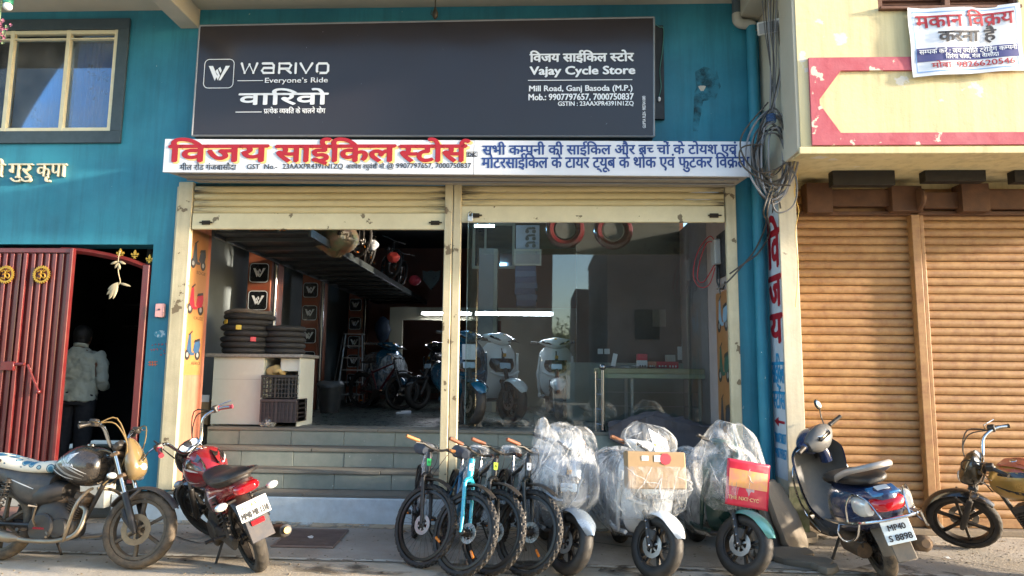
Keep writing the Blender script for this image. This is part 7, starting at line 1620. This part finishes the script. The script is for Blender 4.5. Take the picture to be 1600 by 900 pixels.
Yw = 12.6; p, q = P(738, 420, Yw), P(805, 349, Yw)
t = thing('inner_window', 'cream framed inner window with dark glass high up behind the shopfront', 'window')
g = MB(); fr_ = .05
for bq_ in ((p.x, q.x, p.z, p.z+fr_), (p.x, q.x, q.z-fr_, q.z), (p.x, p.x+fr_, p.z+fr_, q.z-fr_), (q.x-fr_, q.x, p.z+fr_, q.z-fr_), (p.x+.22, p.x+.26, p.z+fr_, q.z-fr_)): g.box(bq_[0], bq_[1], Yw-.05, Yw, bq_[2], bq_[3])
g.build('frame', cream_wall, t, smooth=0); g = MB(); g.box(p.x+.02, q.x-.02, Yw-.02, Yw-.01, p.z+.02, q.z-.02); g.build('pane', mat('dark_pane', '#0f1d2b', .08, coat=1), t, smooth=0)
t = thing('inner_pillar', 'tall grey pillar with a cream edge seen through the left of the glass', 'pillar'); a, b = P(747, 500, 12.2).x, P(770, 500, 12.2).x; g = MB(); g.box(a, b, 12.2, 12.5, FZ, 3.9); g.build('shaft', mat('pillar_grey', '#7c7c76', .7), t, smooth=0); g = MB(); g.box(b+.002, b+.07, 12.22, 12.5, FZ, 3.9); g.build('edge', cream_wall, t, smooth=0)
t = thing('wall_chart', 'grey printed wall chart of scooters above a pale framed notice', 'chart'); a, b = P(806, 389, 11.8), P(843, 352, 11.8); g = MB(); g.box(a.x, b.x, 11.78, 11.8, a.z, b.z); g.build('sheet', mat('chart_grey', '#85878a', .6), t, smooth=0)
for i in range(3):
    g = MB(); c_ = Vector(((a.x+b.x)/2+.05, 11.775, a.z+(b.z-a.z)*(.2+.3*i)))
    for dx in (-.06, .06): g.add([(c_.x+dx+.035*cos(k*pi/6), c_.y, c_.z-.03+.035*sin(k*pi/6)) for k in range(12)], [tuple(range(12))])
    g.add([(c_.x-.09, c_.y-.001, c_.z), (c_.x+.09, c_.y-.001, c_.z+.01), (c_.x+.07, c_.y-.001, c_.z+.05), (c_.x-.05, c_.y-.001, c_.z+.04)], [(0, 1, 2, 3)]); g.build('picture', blkp, t, smooth=0)
t = thing('framed_notice', 'pale framed notice hanging under the grey wall chart', 'frame'); a, b = P(803, 415, 11.8), P(846, 390, 11.8); g = MB()
for bq_ in ((a.x, b.x, a.z, a.z+.03), (a.x, b.x, b.z-.03, b.z), (a.x, a.x+.03, a.z+.03, b.z-.03), (b.x-.03, b.x, a.z+.03, b.z-.03)): g.box(bq_[0], bq_[1], 11.76, 11.8, bq_[2], bq_[3])
g.build('frame', cream_wall, t, smooth=0); g = MB(); g.box(a.x+.02, b.x-.02, 11.77, 11.79, a.z+.02, b.z-.02); g.build('sheet', mat('dim_paper', '#77746c'), t, smooth=0)
t = thing('stacked_boxes', 'column of dark blue boxes stacked under the framed notice', 'boxes')
for k in range(7): a, b = P(806, 480-k*9, 12), P(838, 471-k*9, 12); g = MB(); g.rbox(a.x+random.uniform(-.02, .02), b.x+random.uniform(-.02, .02), 11.8, 12.2, a.z+.002, b.z, .006); g.build('box', mat('box_navy%d' % (k % 2), ('#27324a', '#3e4c5c')[k % 2], .6), t, smooth=0)
# person in the passage ----------------------------------------------------
PB = P(134, 545, 8.6)
FZP = .38; Hs = PB.z+.02      # shoulder height
pt = thing('person', 'man seen from behind in a grey green shirt and dark trousers in the dark passage', 'person', (PB.x-.07, 8.6, FZP), (0, 0, radians(184))); pt.scale = (1.16, 1.1, 1)
k_ = (PB.z-.02-FZP)/1.43
skin = mat('skin_brown', '#6b4632', .55, var=.15, sub=.1); hairm = mat('hair_black', '#0f0e0e', .6, bump=.6, bscale=120); shirt = mat('shirt_grey_green', '#a9b0a4', .85, var=.3, scale=5, bump=.15, bscale=90); trs = mat('dark_trousers', '#1d2027', .85, var=.2)
def figure(name, m, parts, vox, parent, smooth_it=3):
    o = parts.build(name, m, parent, smooth=180)
    r = o.modifiers.new('remesh', 'REMESH'); r.mode = 'VOXEL'; r.voxel_size = vox; r.use_smooth_shade = True
    s = o.modifiers.new('smooth', 'SMOOTH'); s.iterations = smooth_it; s.factor = .5; return o
b = MB(Matrix.Scale(k_, 4))
for s in (-1, 1):
    b.tube(cr([(s*.10, .0, .92), (s*.10, .01, .52), (s*.105, .0, .46), (s*.11, .015, .10), (s*.11, .01, .05)], 4), cr1 if 0 else [.085-.0028*i for i in range(17)], 12)
    b.tube([(s*.11, .04, .04), (s*.115, -.10, .035), (s*.12, -.19, .03)], [.042, .042, .03], 10)
    b.tube(cr([(s*.19, .0, 1.40), (s*.235, .02, 1.12), (s*.225, -.06, 1.00), (s*.13, -.21, 1.02)], 4), [.05-.0015*i for i in range(13)], 10)
    hx_ = s*.115; b.ball((hx_, -.245, 1.022), .042, (1, 1.1, .5), 12)
    for f, (dx, L_) in enumerate(((-.028, .07), (-.010, .08), (.010, .075), (.027, .06))): b.tube(cr([(hx_+dx, -.27, 1.02), (hx_+dx, -.27-L_*.5, 1.015), (hx_+dx*.9, -.27-L_*.8, .99), (hx_+dx*.9, -.27-L_*.9, .965)], 3), .0085, 7)
    b.tube([(hx_-s*.03, -.23, 1.02), (hx_-s*.058, -.26, 1.015), (hx_-s*.062, -.29, 1.005)], [.011, .010, .008], 7)
b.lz([(.86, -.17, .17, .12), (1.0, -.15, .15, .105), (1.2, -.175, .175, .12), (1.36, -.17, .17, .10), (1.44, -.08, .08, .06)], 20, 4)
b.tube([(0, .01, 1.40), (0, -.01, 1.47), (0, -.02, 1.54)], [.062, .056, .056], 12)
hc = Vector((0, -.035, 1.60)); b.ball(hc, .10, (.80, .98, 1.18), 20); b.ball(hc+Vector((0, -.03, -.07)), .065, (.9, .9, .8), 14)
b.ball(hc+Vector((0, -.105, -.01)), .016, (.8, 1.2, 1.5), 8); b.ball(hc+Vector((0, -.093, -.055)), .018, (1.5, .6, .5), 8)
for s in (-1, 1): b.ball(hc+Vector((s*.083, .005, -.01)), .022, (.35, .8, 1.3), 10)
body = figure('body', skin, b, .009, pt)
e = MB(Matrix.Scale(k_, 4))
for s in (-1, 1): e.ball(hc+Vector((s*.033, -.088, .01)), .010, n=8)
e.build('eye', clr, pt)
b = MB(Matrix.Scale(k_, 4)); b.ball(hc+Vector((0, .012, .02)), .107, (.84, .98, 1.12), 22); b.ball(hc+Vector((0, .035, -.04)), .085, (.88, .8, 1.0), 16); o = b.build('hair', hairm, pt, smooth=180); displace(o, .006, 40)
b = MB(Matrix.Scale(k_, 4))
b.lz([(.83, -.195, .195, .135), (.92, -.19, .19, .135), (1.05, -.18, .18, .125), (1.2, -.20, .20, .135), (1.33, -.205, .205, .125), (1.40, -.17, .17, .10), (1.445, -.085, .085, .075), (1.475, -.07, .07, .07)], 24, 4, e=2.5)
for s in (-1, 1): b.tube(cr([(s*.17, .0, 1.385), (s*.235, .01, 1.27), (s*.255, .025, 1.10), (s*.245, -.05, 1.00), (s*.17, -.17, 1.01)], 4), [.068-.0012*i for i in range(17)], 12)
sh_ = figure('shirt', shirt, b, .011, pt, 4)
tx = bpy.data.textures.new('folds', 'CLOUDS'); tx.noise_scale = .10; tx.noise_depth = 2; dm_ = sh_.modifiers.new('folds', 'DISPLACE'); dm_.texture = tx; dm_.strength = .055; dm_.mid_level = .5
g = MB(Matrix.Scale(k_, 4)); g.loft([[(.062*cos(a)*1.15, -.005+.07*sin(a), z+.015*sin(a)) for a in [2*pi*i/20 for i in range(20)]] for z in (1.462, 1.50, 1.505)], cap=False); g.build('collar', shirt, pt).modifiers.new('thick', 'SOLIDIFY').thickness = .006
b = MB(Matrix.Scale(k_, 4)); b.lz([(.78, -.18, .18, .13), (.95, -.175, .175, .12)], 20, 3)
for s in (-1, 1): b.tube(cr([(s*.095, .0, .90), (s*.10, .01, .52), (s*.105, .02, .30), (s*.11, .015, .06)], 4), [.10-.0025*i for i in range(13)], 12)
figure('trousers', trs, b, .012, pt)
# ================================================================ the far side of the street (seen in the shop glass)
brick = mat('far_brick_wall', '#7b6a60', .9, var=.6, scale=.8, col2='#40352f', bump=.4, bscale=5); dkw = mat('dark_window', '#14181c', .2)
for lab, x0, x1, h, m in (('plain brown house across the street, left of the lane', -8, .45, 6.9, mat('far_plaster', '#8a7464', .9, var=.6, scale=.7)), ('rough brick house across the street, right of the lane', 2.5, 8, 6.9, brick)):
    t = thing('street_house', lab, 'house'); g = MB(); g.box(x0, x1, -18, -8, 0, h); g.build('wall', m, t, smooth=0)
    x = x0+1
    while x < x1-1.2: g = MB(); g.box(x, x+.9, -8.0, -7.96, 2.9, 4.0); g.build('window', dkw, t, smooth=0); g = MB(); g.box(x-.2, x+1.4, -8.0, -7.95, 0.1, 2.2); g.build('door', mat('far_shutter', '#5a4436', .7), t, smooth=0); x += 2.3
    g = MB(); g.box(x0-.05, x1+.05, -8.15, -18, h, h+.18); g.build('parapet', m, t, smooth=0)
t = thing('street_house', 'small dark shed standing farther down the lane across the street', 'house'); g = MB(); g.box(1.9, 3.2, -26, -20, 0, 6.2); g.build('wall', brick, t, smooth=0)
t = thing('street_tree', 'leafy tree at the far end of the lane across the street', 'tree'); random.seed(8)
g = MB(); g.tube([(1.3, -34, 0), (1.2, -34, 1.5), (1.5, -34, 3)], [.25, .2, .1], 8); g.build('trunk', wdm, t)
g = MB()
for k in range(2500): c_ = Vector((1.3+random.gauss(0, 1.0), -34+random.gauss(0, 1), 3.2+random.gauss(0, .8))); d_ = Vector((random.uniform(-1, 1), random.uniform(-1, 1), random.uniform(-1, 1))).normalized()*.14; e_ = d_.orthogonal().normalized()*.07; g.add([c_-d_, c_+e_, c_+d_, c_-e_], [(0, 1, 2, 3)])
g.build('crown', mat('leaf_green', '#4d5c22', .8, var=.6, scale=2), t, smooth=0)
